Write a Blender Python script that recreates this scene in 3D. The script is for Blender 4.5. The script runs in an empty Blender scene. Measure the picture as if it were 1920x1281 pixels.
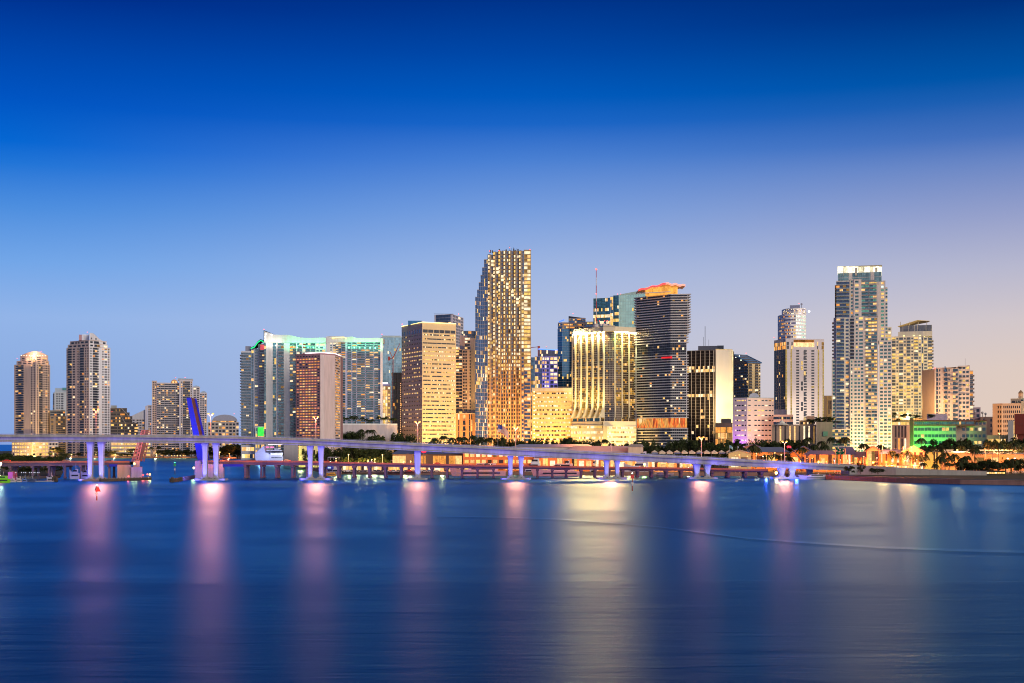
import bpy, bmesh, math, random
from mathutils import Vector, Matrix
R = random.Random(7)
rad = math.radians
scene = bpy.context.scene
COL = scene.collection
F, CX, HY, H = 2400.0, 960.0, 833.0, 20.0          # focal length / centre / horizon of the 1920 px photo, eye height in m
GZ = 1.8                                            # level of the land above the water

def X(px, D): return (px - CX) / F * D
def Z(py, D): return H + (HY - py) / F * D
def P2(px, D): return Vector((X(px, D), D))
def DW(py): return H * F / (py - HY)                # distance of a waterline seen at py

# ------------------------------------------------------------------ tagging
def tag(o, label=None, cat=None, group=None, kind=None):
    if label: o['label'] = label
    if cat: o['category'] = cat
    if group: o['group'] = group
    if kind: o['kind'] = kind
    return o
def empty(name, loc, label, cat, group=None, rz=0.0):
    o = bpy.data.objects.new(name, None); COL.objects.link(o)
    o.location = loc; o.rotation_euler = (0, 0, rz); o.empty_display_size = 1
    return tag(o, label, cat, group)
def link(name, me, parent=None, loc=(0, 0, 0), rz=0.0):
    o = bpy.data.objects.new(name, me); COL.objects.link(o)
    if parent: o.parent = parent
    o.location = loc; o.rotation_euler = (0, 0, rz)
    return o

# ------------------------------------------------------------------ mesh builder
class MB:
    def __init__(s): s.v = []; s.f = []; s.m = []; s.mats = []
    def mi(s, m):
        if m not in s.mats: s.mats.append(m)
        return s.mats.index(m)
    def poly(s, pts, m):
        n = len(s.v); s.v += [tuple(p) for p in pts]; s.f.append(tuple(range(n, n + len(pts)))); s.m.append(s.mi(m))
    def hexa(s, b, t, m):                            # b, t: 4 bottom / 4 top points, counter-clockwise from above
        n = len(s.v); s.v += [tuple(p) for p in b] + [tuple(p) for p in t]; k = s.mi(m)
        for f in ((3, 2, 1, 0), (4, 5, 6, 7), (0, 1, 5, 4), (1, 2, 6, 5), (2, 3, 7, 6), (3, 0, 4, 7)):
            s.f.append(tuple(n + i for i in f)); s.m.append(k)
    def box(s, x0, x1, y0, y1, z0, z1, m):
        s.hexa([(x0, y0, z0), (x1, y0, z0), (x1, y1, z0), (x0, y1, z0)], [(x0, y0, z1), (x1, y0, z1), (x1, y1, z1), (x0, y1, z1)], m)
    def fbox(s, fr, x0, x1, d0, d1, z0, z1, m):      # fr=(P0,u,n): x along the face, d outward
        P, u, n = fr
        def q(x, d, z):
            p = P + u * x + n * d; return (p.x, p.y, z)
        s.hexa([q(x0, d1, z0), q(x1, d1, z0), q(x1, d0, z0), q(x0, d0, z0)], [q(x0, d1, z1), q(x1, d1, z1), q(x1, d0, z1), q(x0, d0, z1)], m)
    def prism(s, pts, z0, z1, m, top=None, ztop=None):   # pts 2D ccw from above
        k = len(pts); n = len(s.v); T = top or pts
        s.v += [(p[0], p[1], z0) for p in pts] + [(T[i][0], T[i][1], ztop[i] if ztop else z1) for i in range(k)]
        j = s.mi(m)
        s.f.append(tuple(n + i for i in reversed(range(k)))); s.m.append(j)
        s.f.append(tuple(n + k + i for i in range(k))); s.m.append(j)
        for i in range(k):
            a = (i + 1) % k; s.f.append((n + i, n + a, n + k + a, n + k + i)); s.m.append(j)
    def extr(s, pts, dv, m):                          # closed outline pts (3D) pushed along dv
        k = len(pts); n = len(s.v); dv = Vector(dv)
        s.v += [tuple(p) for p in pts] + [tuple(Vector(p) + dv) for p in pts]; j = s.mi(m)
        s.f.append(tuple(n + i for i in range(k))); s.m.append(j)
        s.f.append(tuple(n + k + i for i in reversed(range(k)))); s.m.append(j)
        for i in range(k):
            a = (i + 1) % k; s.f.append((n + a, n + i, n + k + i, n + k + a)); s.m.append(j)
    def tube(s, pts, rr, m, seg=8, cap=True):
        pts = [Vector(p) for p in pts]; rr = rr if isinstance(rr, (list, tuple)) else [rr] * len(pts)
        n = len(s.v); j = s.mi(m)
        for i, p in enumerate(pts):
            d = (pts[min(i + 1, len(pts) - 1)] - pts[max(i - 1, 0)]).normalized()
            a = d.orthogonal().normalized() if abs(d.z) < .99 else Vector((1, 0, 0)); b = d.cross(a).normalized(); a = b.cross(d)
            for q in range(seg):
                t = 2 * math.pi * q / seg; s.v.append(tuple(p + (a * math.cos(t) + b * math.sin(t)) * rr[i]))
        for i in range(len(pts) - 1):
            for q in range(seg):
                w = (q + 1) % seg
                s.f.append((n + i * seg + q, n + i * seg + w, n + (i + 1) * seg + w, n + (i + 1) * seg + q)); s.m.append(j)
        if cap:
            s.f.append(tuple(n + q for q in reversed(range(seg)))); s.m.append(j)
            s.f.append(tuple(n + (len(pts) - 1) * seg + q for q in range(seg))); s.m.append(j)
    def ball(s, c, r, m, seg=8, rings=5, sz=1.0):
        c = Vector(c); pts = []; rr = []
        for i in range(rings + 1):
            t = math.pi * i / rings; pts.append(c + Vector((0, 0, -math.cos(t) * r * sz))); rr.append(max(math.sin(t) * r, r * .02))
        n = len(s.v); j = s.mi(m)
        for i, p in enumerate(pts):
            for q in range(seg):
                a = 2 * math.pi * q / seg; s.v.append((p.x + math.cos(a) * rr[i], p.y + math.sin(a) * rr[i], p.z))
        for i in range(rings):
            for q in range(seg):
                w = (q + 1) % seg
                s.f.append((n + i * seg + q, n + i * seg + w, n + (i + 1) * seg + w, n + (i + 1) * seg + q)); s.m.append(j)
    def mesh(s, name, org=(0, 0, 0)):
        me = bpy.data.meshes.new(name); o = Vector(org)
        me.from_pydata([(a - o.x, b - o.y, c - o.z) for a, b, c in s.v], [], s.f)
        for m in s.mats: me.materials.append(m)
        me.polygons.foreach_set('material_index', s.m); me.update()
        return me
    def build(s, name, parent=None, org=None):
        if not s.f: return None
        if org is None: org = parent.location if parent else (0, 0, 0)
        return link(name, s.mesh(name, org), parent)
    def top(s, name, label, cat, group=None, kind=None):   # a thing that is one mesh, origin at its base
        c = Vector((sum(v[0] for v in s.v) / len(s.v), sum(v[1] for v in s.v) / len(s.v), min(v[2] for v in s.v)))
        o = link(name, s.mesh(name, c), None, c); return tag(o, label, cat, group, kind)

# ------------------------------------------------------------------ materials
def srgb(c):
    return tuple(((x / 255) / 12.92 if x / 255 <= .04045 else ((x / 255 + .055) / 1.055) ** 2.4) for x in c)
_M = {}
def newmat(name):
    m = bpy.data.materials.new(name); m.use_nodes = True; nt = m.node_tree; nt.nodes.clear()
    out = nt.nodes.new('ShaderNodeOutputMaterial'); return m, nt, out
def bsdf(nt, out, col, rough=.7, metal=0, spec=.5):
    b = nt.nodes.new('ShaderNodeBsdfPrincipled'); b.inputs['Base Color'].default_value = (*col, 1)
    b.inputs['Roughness'].default_value = rough; b.inputs['Metallic'].default_value = metal
    b.inputs['Specular IOR Level'].default_value = spec
    nt.links.new(b.outputs[0], out.inputs[0]); return b
def wall(col, rough=.75, var=.16, key=None):
    k = ('wall', col, rough, var, key)
    if k in _M: return _M[k]
    m, nt, out = newmat('wall_paint'); b = bsdf(nt, out, col, rough, 0, .3); L = nt.links
    g = nt.nodes.new('ShaderNodeNewGeometry')
    mp = nt.nodes.new('ShaderNodeMapping'); mp.inputs['Scale'].default_value = (.35, .35, .045); L.new(g.outputs['Position'], mp.inputs[0])
    n = nt.nodes.new('ShaderNodeTexNoise'); n.inputs['Scale'].default_value = 1; n.inputs['Detail'].default_value = 6; n.inputs['Roughness'].default_value = .65
    L.new(mp.outputs[0], n.inputs[0])
    r = nt.nodes.new('ShaderNodeMapRange'); r.inputs[1].default_value = .3; r.inputs[2].default_value = .7
    r.inputs[3].default_value = 1 - var; r.inputs[4].default_value = 1 + var * .6; L.new(n.outputs[0], r.inputs[0])
    mx = nt.nodes.new('ShaderNodeVectorMath'); mx.operation = 'SCALE'; mx.inputs[0].default_value = col; L.new(r.outputs[0], mx.inputs['Scale'])
    L.new(mx.outputs[0], b.inputs['Base Color'])
    n2 = nt.nodes.new('ShaderNodeTexNoise'); n2.inputs['Scale'].default_value = 1.3; n2.inputs['Detail'].default_value = 4; L.new(g.outputs['Position'], n2.inputs[0])
    bp = nt.nodes.new('ShaderNodeBump'); bp.inputs['Strength'].default_value = .25; bp.inputs['Distance'].default_value = .06
    L.new(n2.outputs[0], bp.inputs['Height']); L.new(bp.outputs[0], b.inputs['Normal'])
    _M[k] = m; return m
def glass(col, refl=.0, rough=.12, blinds=.25, lum=None):
    """dark glazing: snapped white noise gives each pane its own tint and slight tilt"""
    k = ('glass', col, refl, rough, blinds)
    if k in _M: return _M[k]
    m, nt, out = newmat('window_glass'); b = bsdf(nt, out, col, rough, refl, .8 if refl > .1 else .35); L = nt.links
    g = nt.nodes.new('ShaderNodeNewGeometry')
    sn = nt.nodes.new('ShaderNodeVectorMath'); sn.operation = 'SNAP'; sn.inputs[1].default_value = (2.3, 2.3, 3.45); L.new(g.outputs['Position'], sn.inputs[0])
    wn = nt.nodes.new('ShaderNodeTexWhiteNoise'); wn.noise_dimensions = '3D'; L.new(sn.outputs[0], wn.inputs[0])
    rp = nt.nodes.new('ShaderNodeMapRange'); rp.inputs[3].default_value = 1 - blinds; rp.inputs[4].default_value = 1 + blinds * 2.2; L.new(wn.outputs[0], rp.inputs[0])
    mx = nt.nodes.new('ShaderNodeVectorMath'); mx.operation = 'SCALE'; mx.inputs[0].default_value = col; L.new(rp.outputs[0], mx.inputs['Scale'])
    L.new(mx.outputs[0], b.inputs['Base Color'])
    _M[k] = m; return m
def glow(col, s, vary=.5, name='glow_surface', sample=False):
    """emission for lit rooms, lamps and painted reflections: brightness differs by cell and fine noise"""
    k = ('glow', col, s, vary)
    if k in _M: return _M[k]
    m, nt, out = newmat(name); L = nt.links
    e = nt.nodes.new('ShaderNodeEmission'); e.inputs[0].default_value = (*col, 1); e.inputs[1].default_value = s
    L.new(e.outputs[0], out.inputs[0])
    if vary:
        g = nt.nodes.new('ShaderNodeNewGeometry')
        sn = nt.nodes.new('ShaderNodeVectorMath'); sn.operation = 'SNAP'; sn.inputs[1].default_value = (2.1, 2.1, 3.4); L.new(g.outputs['Position'], sn.inputs[0])
        wn = nt.nodes.new('ShaderNodeTexWhiteNoise'); L.new(sn.outputs[0], wn.inputs[0])
        nz = nt.nodes.new('ShaderNodeTexNoise'); nz.inputs['Scale'].default_value = .9; nz.inputs['Detail'].default_value = 3; L.new(g.outputs['Position'], nz.inputs[0])
        ad = nt.nodes.new('ShaderNodeMath'); ad.operation = 'MULTIPLY_ADD'; ad.inputs[1].default_value = .5; L.new(wn.outputs[0], ad.inputs[0]); L.new(nz.outputs[0], ad.inputs[2])
        r = nt.nodes.new('ShaderNodeMapRange'); r.inputs[1].default_value = .3; r.inputs[2].default_value = 1.15
        r.inputs[3].default_value = s * (1 - vary); r.inputs[4].default_value = s * (1 + vary * 1.1); L.new(ad.outputs[0], r.inputs[0])
        L.new(r.outputs[0], e.inputs[1])
    if not sample: m.cycles.emission_sampling = 'NONE'
    _M[k] = m; return m
def plain(col, rough=.6, metal=0, name='paint'):
    k = ('plain', col, rough, metal)
    if k in _M: return _M[k]
    m, nt, out = newmat(name); b = bsdf(nt, out, col, rough, metal)
    g = nt.nodes.new('ShaderNodeNewGeometry'); n = nt.nodes.new('ShaderNodeTexNoise'); n.inputs['Scale'].default_value = .8; n.inputs['Detail'].default_value = 4
    nt.links.new(g.outputs['Position'], n.inputs[0])
    r = nt.nodes.new('ShaderNodeMapRange'); r.inputs[3].default_value = .82; r.inputs[4].default_value = 1.18; nt.links.new(n.outputs[0], r.inputs[0])
    mx = nt.nodes.new('ShaderNodeVectorMath'); mx.operation = 'SCALE'; mx.inputs[0].default_value = col; nt.links.new(r.outputs[0], mx.inputs['Scale'])
    nt.links.new(mx.outputs[0], b.inputs['Base Color'])
    _M[k] = m; return m

WARM = glow((1, .55, .20), 1.15); AMBER = glow((1, .38, .08), .95); PALE = glow((1, .78, .48), 1.3)
COOL = glow((.75, .95, .9), 1.0); DIM = glow((.8, .42, .13), .38); YEL = glow((1, .62, .16), 1.05); TEALW = glow((.2, .5, .4), .5)
REDW = glow((1, .32, .18), .8); GRN = glow((.05, .6, .25), .7)
PAL = {'mix': [(WARM, 4), (AMBER, 2), (PALE, 2), (DIM, 3), (YEL, 1)], 'warm': [(WARM, 5), (PALE, 2), (YEL, 3), (DIM, 1)],
       'pale': [(PALE, 5), (WARM, 3), (YEL, 2), (DIM, 1)], 'amber': [(AMBER, 4), (WARM, 2), (DIM, 3)], 'yellow': [(YEL, 4), (WARM, 3), (PALE, 1)],
       'goldg': [(glow((1, .52, .10), .62, .6), 3), (glow((.8, .42, .07), .34, .6), 4), (WARM, 1)], 'pink': [(REDW, 5), (WARM, 3), (AMBER, 3)], 'gold': [(glow((.75, .50, .14), .55, .35), 1)], 'teal': [(TEALW, 4), (YEL, 2), (WARM, 2), (COOL, 1)], 'dim': [(DIM, 5), (WARM, 1)], 'cool': [(COOL, 5), (PALE, 2)]}  # 'gold' and part of 'goldg' paint reflected glow on the panes
def pick(pal):
    L = PAL[pal]; t = R.uniform(0, sum(w for _, w in L))
    for m, w in L:
        t -= w
        if t <= 0: return m
    return L[-1][0]

RAIL = plain((.09, .11, .15), .2, .0, 'railing'); DARKM = plain((.05, .06, .08), .5); STEEL = plain((.35, .36, .38), .4, .6)
WHITE = wall((.62, .60, .58)); CONC = wall((.42, .40, .38)); BLACK = plain((.012, .012, .015), .5); DGLASS = glass((.012, .022, .045), .0)
REDLAMP = glow((1, .08, .06), 5, 0); WHITELAMP = glow((1, .93, .8), 8, 0); SODIUM = glow((1, .40, .09), 2.6, 0)

# ------------------------------------------------------------------ buildings
_wm = {}
def wmesh(kind, w, h, mat, mat2=None):
    k = (kind, round(w, 2), round(h, 2), mat.name, mat2.name if mat2 else '')
    if k in _wm: return _wm[k]
    b = MB()
    fr = (Vector((0, 0)), Vector((1, 0)), Vector((0, -1)))
    if kind == 'pane':
        b.fbox(fr, -w / 2, w / 2, -.12, 0, 0, h, mat)
    else:                                            # balcony: slab, front railing, two cheeks
        d = 1.35
        b.fbox(fr, -w / 2, w / 2, .005, d, -.12, .16, mat)
        b.fbox(fr, -w / 2 + .03, w / 2 - .03, d - .1, d - .04, .161, 1.0, mat2)
        b.fbox(fr, -w / 2 + .03, -w / 2 + .09, .01, d - .101, .161, 1.0, mat2)
        b.fbox(fr, w / 2 - .09, w / 2 - .03, .01, d - .101, .161, 1.0, mat2)
    _wm[k] = b.mesh('window' if kind == 'pane' else 'balcony'); return _wm[k]

UNIT = {'S': 1, 's': .4, 'W': 1, 'w': .55, 'B': 1.9, 'b': 1.1, 'G': 1, 'g': .5, 'R': 4, 'T': 1, 't': .12}
class Bld:
    def __init__(s, name, label, cat, poly, wallm, glassm=DGLASS, z0=GZ, group=None):
        c = sum((Vector(p) for p in poly), Vector((0, 0))) / len(poly)
        s.root = empty(name, (c.x, c.y, z0), label, cat, group)
        s.w = MB(); s.win = []; s.bal = []; s.wm = wallm; s.gm = glassm; s.extra = []
        s.fh = 3.6
    def face(s, A, B, z0, z1, pat, nf, lit=.12, pal='mix', hf=.55, sill=.25, t=.55, litf=None, wm=None, gm=None, slab=.16, rail=None, litcols=None, ea=.04, eb=.04):
        wm = wm or s.wm; gm = gm or s.gm; rail = rail or RAIL
        A = Vector(A); B = Vector(B); L = (B - A).length; u = (B - A) / L; n = Vector((u.y, -u.x)); fr = (A, u, n)
        tot = sum(UNIT[c] for c in pat); k = L / tot; x = 0; fh = (z1 - z0) / nf; ang = math.atan2(u.y, u.x)
        for ci, c in enumerate(pat):
            w = UNIT[c] * k; x0 = x; x1 = x + w; x = x1
            e0 = ea if ci == 0 else 0; e1 = eb if ci == len(pat) - 1 else 0
            if c in 'Sst':
                s.w.fbox(fr, x0 + e0, x1 - e1, -t - .3, .06 if c == 't' else 0, z0, z1, wm); continue
            lastlit = False
            for f in range(nf):
                za = z0 + f * fh
                if c in 'Ww': a, b, dep = sill, sill + hf, -.28
                elif c == 'R': a, b, dep = sill, sill + hf, -.22
                elif c in 'Gg': a, b, dep = .07, 1.0, -.06
                elif c == 'T': a, b, dep = .04, 1.0, -.2
                else: a, b, dep = .05, .9, -.45
                if c in 'Bb':
                    s.w.fbox(fr, x0 + e0, x1 - e1, -t - .3, -.002, za - (fh * .1 if f else 0), za + fh * a, wm)
                    s.bal.append((w * .98, fr, (x0 + x1) / 2, za + fh * a, ang, wm, rail, n))
                else:
                    lo = za - ((1 - b) * fh if f else 0)
                    if a > 0: s.w.fbox(fr, x0 + e0, x1 - e1, -t - .3, -.001 if c not in 'GgT' else (dep + .04), lo, za + a * fh, wm)
                if f == nf - 1 and b < 1: s.w.fbox(fr, x0 + e0, x1 - e1, -t - .3, -.001, za + b * fh, z1, wm)
                p = lit
                if litf:
                    q = litf(f / nf, (x0 + x1) / 2 / L, c)
                    p = lit if q is None else q
                if lastlit: p = min(1, p * 1.6)
                npane = 1
                if c == 'R': npane = 4
                if c in 'Gg': npane = max(1, round(w / 1.9))
                if c in 'B' and w > 5: npane = 2
                for q in range(npane):
                    lt = R.random() < p; lastlit = lt
                    ww = w / npane - (.12 if npane > 1 else .0)
                    xc = x0 + w / npane * (q + .5)
                    m = pick(pal) if lt else gm
                    s.win.append((ww - .02, (b - a) * fh - .02, fr, xc, za + a * fh + .01, ang, m, dep, lt, n))
        return fr
    def core(s, poly, z0, z1, m=None, inset=.6, cap=True):
        P = [Vector(p) for p in poly]; c = sum(P, Vector((0, 0))) / len(P); k = len(P); Q = []
        for i in range(k):                            # proper offset of each edge
            a, b, d = P[i - 1], P[i], P[(i + 1) % k]
            u1 = (b - a).normalized(); u2 = (d - b).normalized(); n1 = Vector((-u1.y, u1.x)); n2 = Vector((-u2.y, u2.x))
            den = 1 + n1.dot(n2); v = (n1 + n2) / max(den, .3) * inset; Q.append(b + v)
        s.w.prism(Q, z0, z1 - .02, m or s.wm)
        return Q
    def vol(s, poly, z0, z1, nf, pats, par=1.1, cap=True, **kw):
        """poly ccw from above (front-left, front-right, back...); pats per edge, None = blank wall"""
        P = [Vector(p) for p in poly]; k = len(P)
        s.core(P, z0, z1, inset=kw.pop('inset', .62))
        def ch(i, end):
            pt = pats[i % k] if i % k < len(pats) else None
            pt = pt[0] if isinstance(pt, tuple) else pt
            return 'S' if not pt else pt[end]
        for i in range(k):
            A, B = P[i], P[(i + 1) % k]; pt = pats[i] if i < len(pats) else None
            kk = dict(kw); n_ = nf
            if isinstance(pt, tuple): kk.update(pt[1]); pt = pt[0]; n_ = kk.pop('nf', nf)
            ea = .04 if ch(i - 1, -1) in 'Ss' else .46; eb = .04 if ch(i + 1, 0) in 'Ss' else .46
            if pt: s.face(A, B, z0, z1, pt, n_, ea=ea if pt[0] in 'Ss' else .04, eb=eb if pt[-1] in 'Ss' else .04, **kk)
            else:
                L = (B - A).length; u = (B - A) / L; s.w.fbox((A, u, Vector((u.y, -u.x))), ea, L - eb, -.85, 0, z0, z1, kk.get('wm') or s.wm)
        if par:
            b = MB(); wm = kw.get('wm') or s.wm
            b.prism(P, z1 + .003, z1 + .3, wm)
            for i in range(k):
                A, B = P[i], P[(i + 1) % k]; L = (B - A).length; u = (B - A) / L
                b.fbox((A, u, Vector((u.y, -u.x))), .05, L - .05, -.4, .05, z1 + .31, z1 + .3 + par, wm)
            s.extra.append(('roof', b))
    def add(s, name, b): s.extra.append((name, b))
    def done(s, cap_w=100, cap_b=100, seed=1):
        s.w.build('wall', s.root)
        org = Vector(s.root.location)
        cam = Vector((0, 0))
        def vis(n, p): return max(0.02, (-(p.normalized())).dot(n))
        W = []
        for i, (w, h, fr, xc, z, ang, m, dep, lt, n) in enumerate(s.win):
            p = fr[0] + fr[1] * xc + n * dep; W.append((-round(w * h * vis(n, p), 1) - (.6 if lt else 0), R.random(), i, p))
        W.sort(); rest = MB()
        for j, (_, _, i, p) in enumerate(W):
            w, h, fr, xc, z, ang, m, dep, lt, n = s.win[i]
            if j < cap_w:
                link('window', wmesh('pane', w, h, m), s.root, (p.x - org.x, p.y - org.y, z - org.z), ang)
            else:
                rest.fbox((p, fr[1], n), -w / 2, w / 2, -.12, 0, z, z + h, m)
        o = rest.build('window', s.root)
        if o: o['kind'] = 'stuff'
        Bq = sorted(((-round(b[0] * vis(b[7], b[1][0]), 1), R.random(), i) for i, b in enumerate(s.bal)))
        rest = MB()
        for j, (_, _, i) in enumerate(Bq):
            w, fr, xc, z, ang, m, rm, n = s.bal[i]; p = fr[0] + fr[1] * xc
            if j < cap_b: link('balcony', wmesh('bal', w, 1, m, rm), s.root, (p.x - org.x, p.y - org.y, z - org.z), ang)
            else:
                f2 = (p, fr[1], n); d = 1.35
                rest.fbox(f2, -w / 2, w / 2, .005, d, z - .12, z + .16, m); rest.fbox(f2, -w / 2 + .03, w / 2 - .03, d - .1, d - .04, z + .161, z + 1.0, rm)
        o = rest.build('balcony', s.root)
        if o: o['kind'] = 'stuff'
        for nm, b in s.extra: b.build(nm, s.root)
        return s.root

def cor(xl, xc, xr, D, rl=.975, rr=.985):
    """corner footprint: left end rl, right end rr as a ratio of heights seen (corner = 1) -> ccw polygon"""
    Lp = P2(xl, D / rl); C = P2(xc, D); Rp = P2(xr, D / rr); return [Lp, C, Rp, Lp + Rp - C]
def flat(xl, xr, D, dep=25, skew=0):
    """front parallel to the picture; skew moves the right end back"""
    C = P2((xl + xr) / 2, D); n = C.normalized()
    def hit(px):
        r = P2(px, 1.0); return r * (C.dot(n) / r.dot(n))
    A, B = hit(xl), hit(xr); return [A, B, B + n * dep, A + n * dep]
def roofbox(b, poly, fx0, fx1, fy0, fy1, z0, h, m):
    """box on a quadrilateral roof in fractions of its edges"""
    A, B, C, D_ = [Vector(p) for p in poly[:4]]
    def q(x, y): return (A.lerp(B, x)).lerp(D_.lerp(C, x), y)
    b.prism([q(fx0, fy0), q(fx1, fy0), q(fx1, fy1), q(fx0, fy1)], z0, z0 + h, m)
def redlamp(B, px, py, D, r=.45, m=None):
    b = MB(); b.tube([(X(px, D), D, Z(py, D) - 1.6), (X(px, D), D, Z(py, D))], .09, DARKM, 5); b.ball((X(px, D), D, Z(py, D)), r, m or REDLAMP, 8, 5)
    B.add('beacon', b)
# ================================================================== BUILDINGS (west bank, left to right in the photo)
BEIGE = wall((.56, .44, .40)); PINKB = wall((.50, .40, .36)); LILAC = wall((.50, .49, .53)); OFFW = wall((.60, .57, .54)); CREAM = wall((.60, .50, .38))
NAVY = glass((.010, .018, .040)); TEALG = glass((.02, .07, .09), .25); BLUEG = glass((.01, .10, .22), .5, .06, .12); BRNG = glass((.035, .022, .016), .1)
SKYG = glass((.20, .36, .44), .3, .1, .15); MINT = glass((.48, .82, .74), .1, .15, .06)
def podium(b, poly, z1, pat, nf, **kw): b.vol(poly, GZ, z1, nf, pat, **kw)

# --- rounded beige tower on the far island, crown lit
D = 1950
b = Bld('apartment_tower', 'round topped pinkish beige tower with glowing crown at the far left end', 'tower', cor(26, 68, 94, D, .985, .985), BEIGE, NAVY)
pl = cor(26.5, 68, 94, D, .985, .985)
z1 = Z(683, D)
b.vol(pl, GZ, z1, 40, ['sWBsSSwsws', 'swsBswsWsws'], lit=.1, par=.6)
pl2 = cor(31, 68, 92, D - 1, .985, .985); b.vol(pl2, z1 + .5, Z(676, D), 2, ['sWsWsWsws', 'sWsWsws'], lit=.2, par=.5)
pl3 = cor(38, 66, 90, D - 2, .985, .985); b.vol(pl3, Z(676, D) + .4, Z(669, D), 2, ['sWsWswsw', 'sWsWs'], lit=.4, pal='warm', par=.4)
m = MB(); A, Bq, C_, D_ = [Vector(p) for p in pl3]
prev = None
for i in range(9):                                     # barrel vault crown along the front
    t0 = i / 9; t1 = (i + 1) / 9; 
    h0 = math.sin(math.pi * (.12 + .76 * t0)) * 8; h1 = math.sin(math.pi * (.12 + .76 * t1)) * 8
    def q(t): 
        v = A.lerp(Bq, t * 2) if t < .5 else Bq.lerp(C_, t * 2 - 1); return v
    a0, a1 = q(t0), q(t1); c0, c1 = a0.lerp((A + C_) / 2, .75), a1.lerp((A + C_) / 2, .75); zz = Z(669, D) + .5
    m.hexa([(a0.x, a0.y, zz), (a1.x, a1.y, zz), (c1.x, c1.y, zz), (c0.x, c0.y, zz)], [(a0.x, a0.y, zz + h0), (a1.x, a1.y, zz + h1), (c1.x, c1.y, zz + h1), (c0.x, c0.y, zz + h0)], BEIGE)
b.add('crown', m)
m = MB()
for px in range(40, 90, 5): m.ball((X(px, D - 8), D - 8, Z(669, D) + 1.2), .5, glow((1, .6, .3), 7, 0))
b.add('crown_light', m); redlamp(b, 77, 659, D); redlamp(b, 32, 672, D)
podm = cor(22, 60, 92, D - 25, .985, .985)
b.vol(podm, GZ, Z(829, D - 25), 4, [('sWsWsWsWsWsWsWsWs', dict(lit=.9, pal='yellow')), ('sWsWsWsWsWs', dict(lit=.85, pal='yellow'))], par=.8)
b.done()

# --- teal capped grey block behind
D = 2400
b = Bld('apartment_block', 'pale grey block with teal roof box between the two left beige towers', 'building', flat(99.5, 126, D, 20), wall((.42, .46, .52)))
b.vol(flat(102, 128, D, 20), GZ, Z(737, D), 26, ['sswswsWSS', 'sWsWs', None, 'sBs'], lit=.06)
b.vol(flat(99.5, 101.9, D + 3, 12), GZ, Z(738, D), 26, ['B', None, None, 'B'], lit=.08)
p = flat(103, 127, D + 2, 12); m = MB(); m.prism(p, Z(737, D) + 1.6, Z(728, D), wall((.36, .44, .55))); b.add('roof_plant', m)
m = MB(); m.prism(flat(117, 126, D + 1, 10), Z(731.5, D), Z(727, D), plain((.02, .2, .24), .4)); b.add('roof_cap', m)
b.done(60, 30)

# --- brown framed block
D = 1970
b = Bld('apartment_block', 'low dark brown framed block between the two left beige towers', 'building', flat(94, 124, D, 20), wall((.25, .20, .18)))
b.vol(flat(94, 124, D, 22), GZ, Z(782, D), 19, ['sWSRs', 'sWs', None, None], lit=.12, hf=.62, pal='dim')
b.vol(flat(94, 122, D + 4, 18), Z(782, D) + 1.5, Z(771, D), 2, ['WRWW', 'sWs'], lit=.25, hf=.6, wm=wall((.22, .24, .28)))
b.done(90, 0)
b = Bld('pavilion', 'small white block with square windows under the left beige towers', 'building', flat(91, 109.5, 1880, 14), OFFW)
b.vol(flat(91, 109.5, 1880, 14), GZ, Z(830, 1880), 4, ['sWsWsWs', None, None, 'sWs'], lit=.2, hf=.6); b.done()

# --- tall beige / white tower with gable
D = 1900
b = Bld('apartment_tower', 'tall twin faced beige and white tower with curved gable top on the left', 'tower', cor(124.5, 167.5, 207, D, .985, .985), BEIGE)
LW = wall((.66, .68, .78))
z1 = Z(651, D)
b.vol(cor(124.5, 167.5, 207, D, .985, .985), GZ, z1, 43, ['sBsWSwsBswsws', ('swsBwsSwsWsws', dict(wm=LW))], lit=.1, par=.5)
b.vol(cor(127, 167, 202.5, D - 1, .985, .985), z1 + .3, Z(645, D), 1, ['sWsWsWsWsws', ('sWsBsSWs', dict(wm=LW))], lit=.15, par=.4)
b.vol(cor(131, 167, 200, D - 2, .985, .985), Z(645, D) + .3, Z(638.5, D), 1, ['sWswswsWsWs', ('sWsBsSWs', dict(wm=LW))], lit=.05, par=.4)
m = MB(); pc = cor(160, 167.8, 192, D - 6, .985, .985); c0, c1 = pc[1], pc[2]; zb = Z(638.5, D) + .8
prof = [(0, Z(625, D)), (.28, Z(624.8, D)), (.5, Z(629, D)), (.75, Z(634, D)), (1, Z(636.5, D))]
pts = [(c0.x, c0.y, zb)] + [(c1.x, c1.y, zb)] + [(c0.lerp(c1, t).x, c0.lerp(c1, t).y, z) for t, z in reversed(prof)]
m.extr(pts, (-3, 14, 0), LW); b.add('gable', m)
m = MB(); u = (c1 - c0).normalized(); n = Vector((u.y, -u.x)); L_ = (c1 - c0).length
for a in (.10, .45): m.fbox((c0, u, n), a * L_, a * L_ + 2.8, -.1, .12, zb + 1, zb + 3.2, NAVY)
b.add('gable_window', m)
m = MB(); m.prism(flat(154, 167, D + 8, 12), Z(638.5, D) + .8, Z(626.5, D), LW); m.prism(flat(148, 153.5, D + 6, 8), Z(638.5, D) + .8, Z(627, D), wall((.42, .25, .3))); b.add('penthouse', m)
redlamp(b, 163.5, 623, D + 8); b.done()

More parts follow.
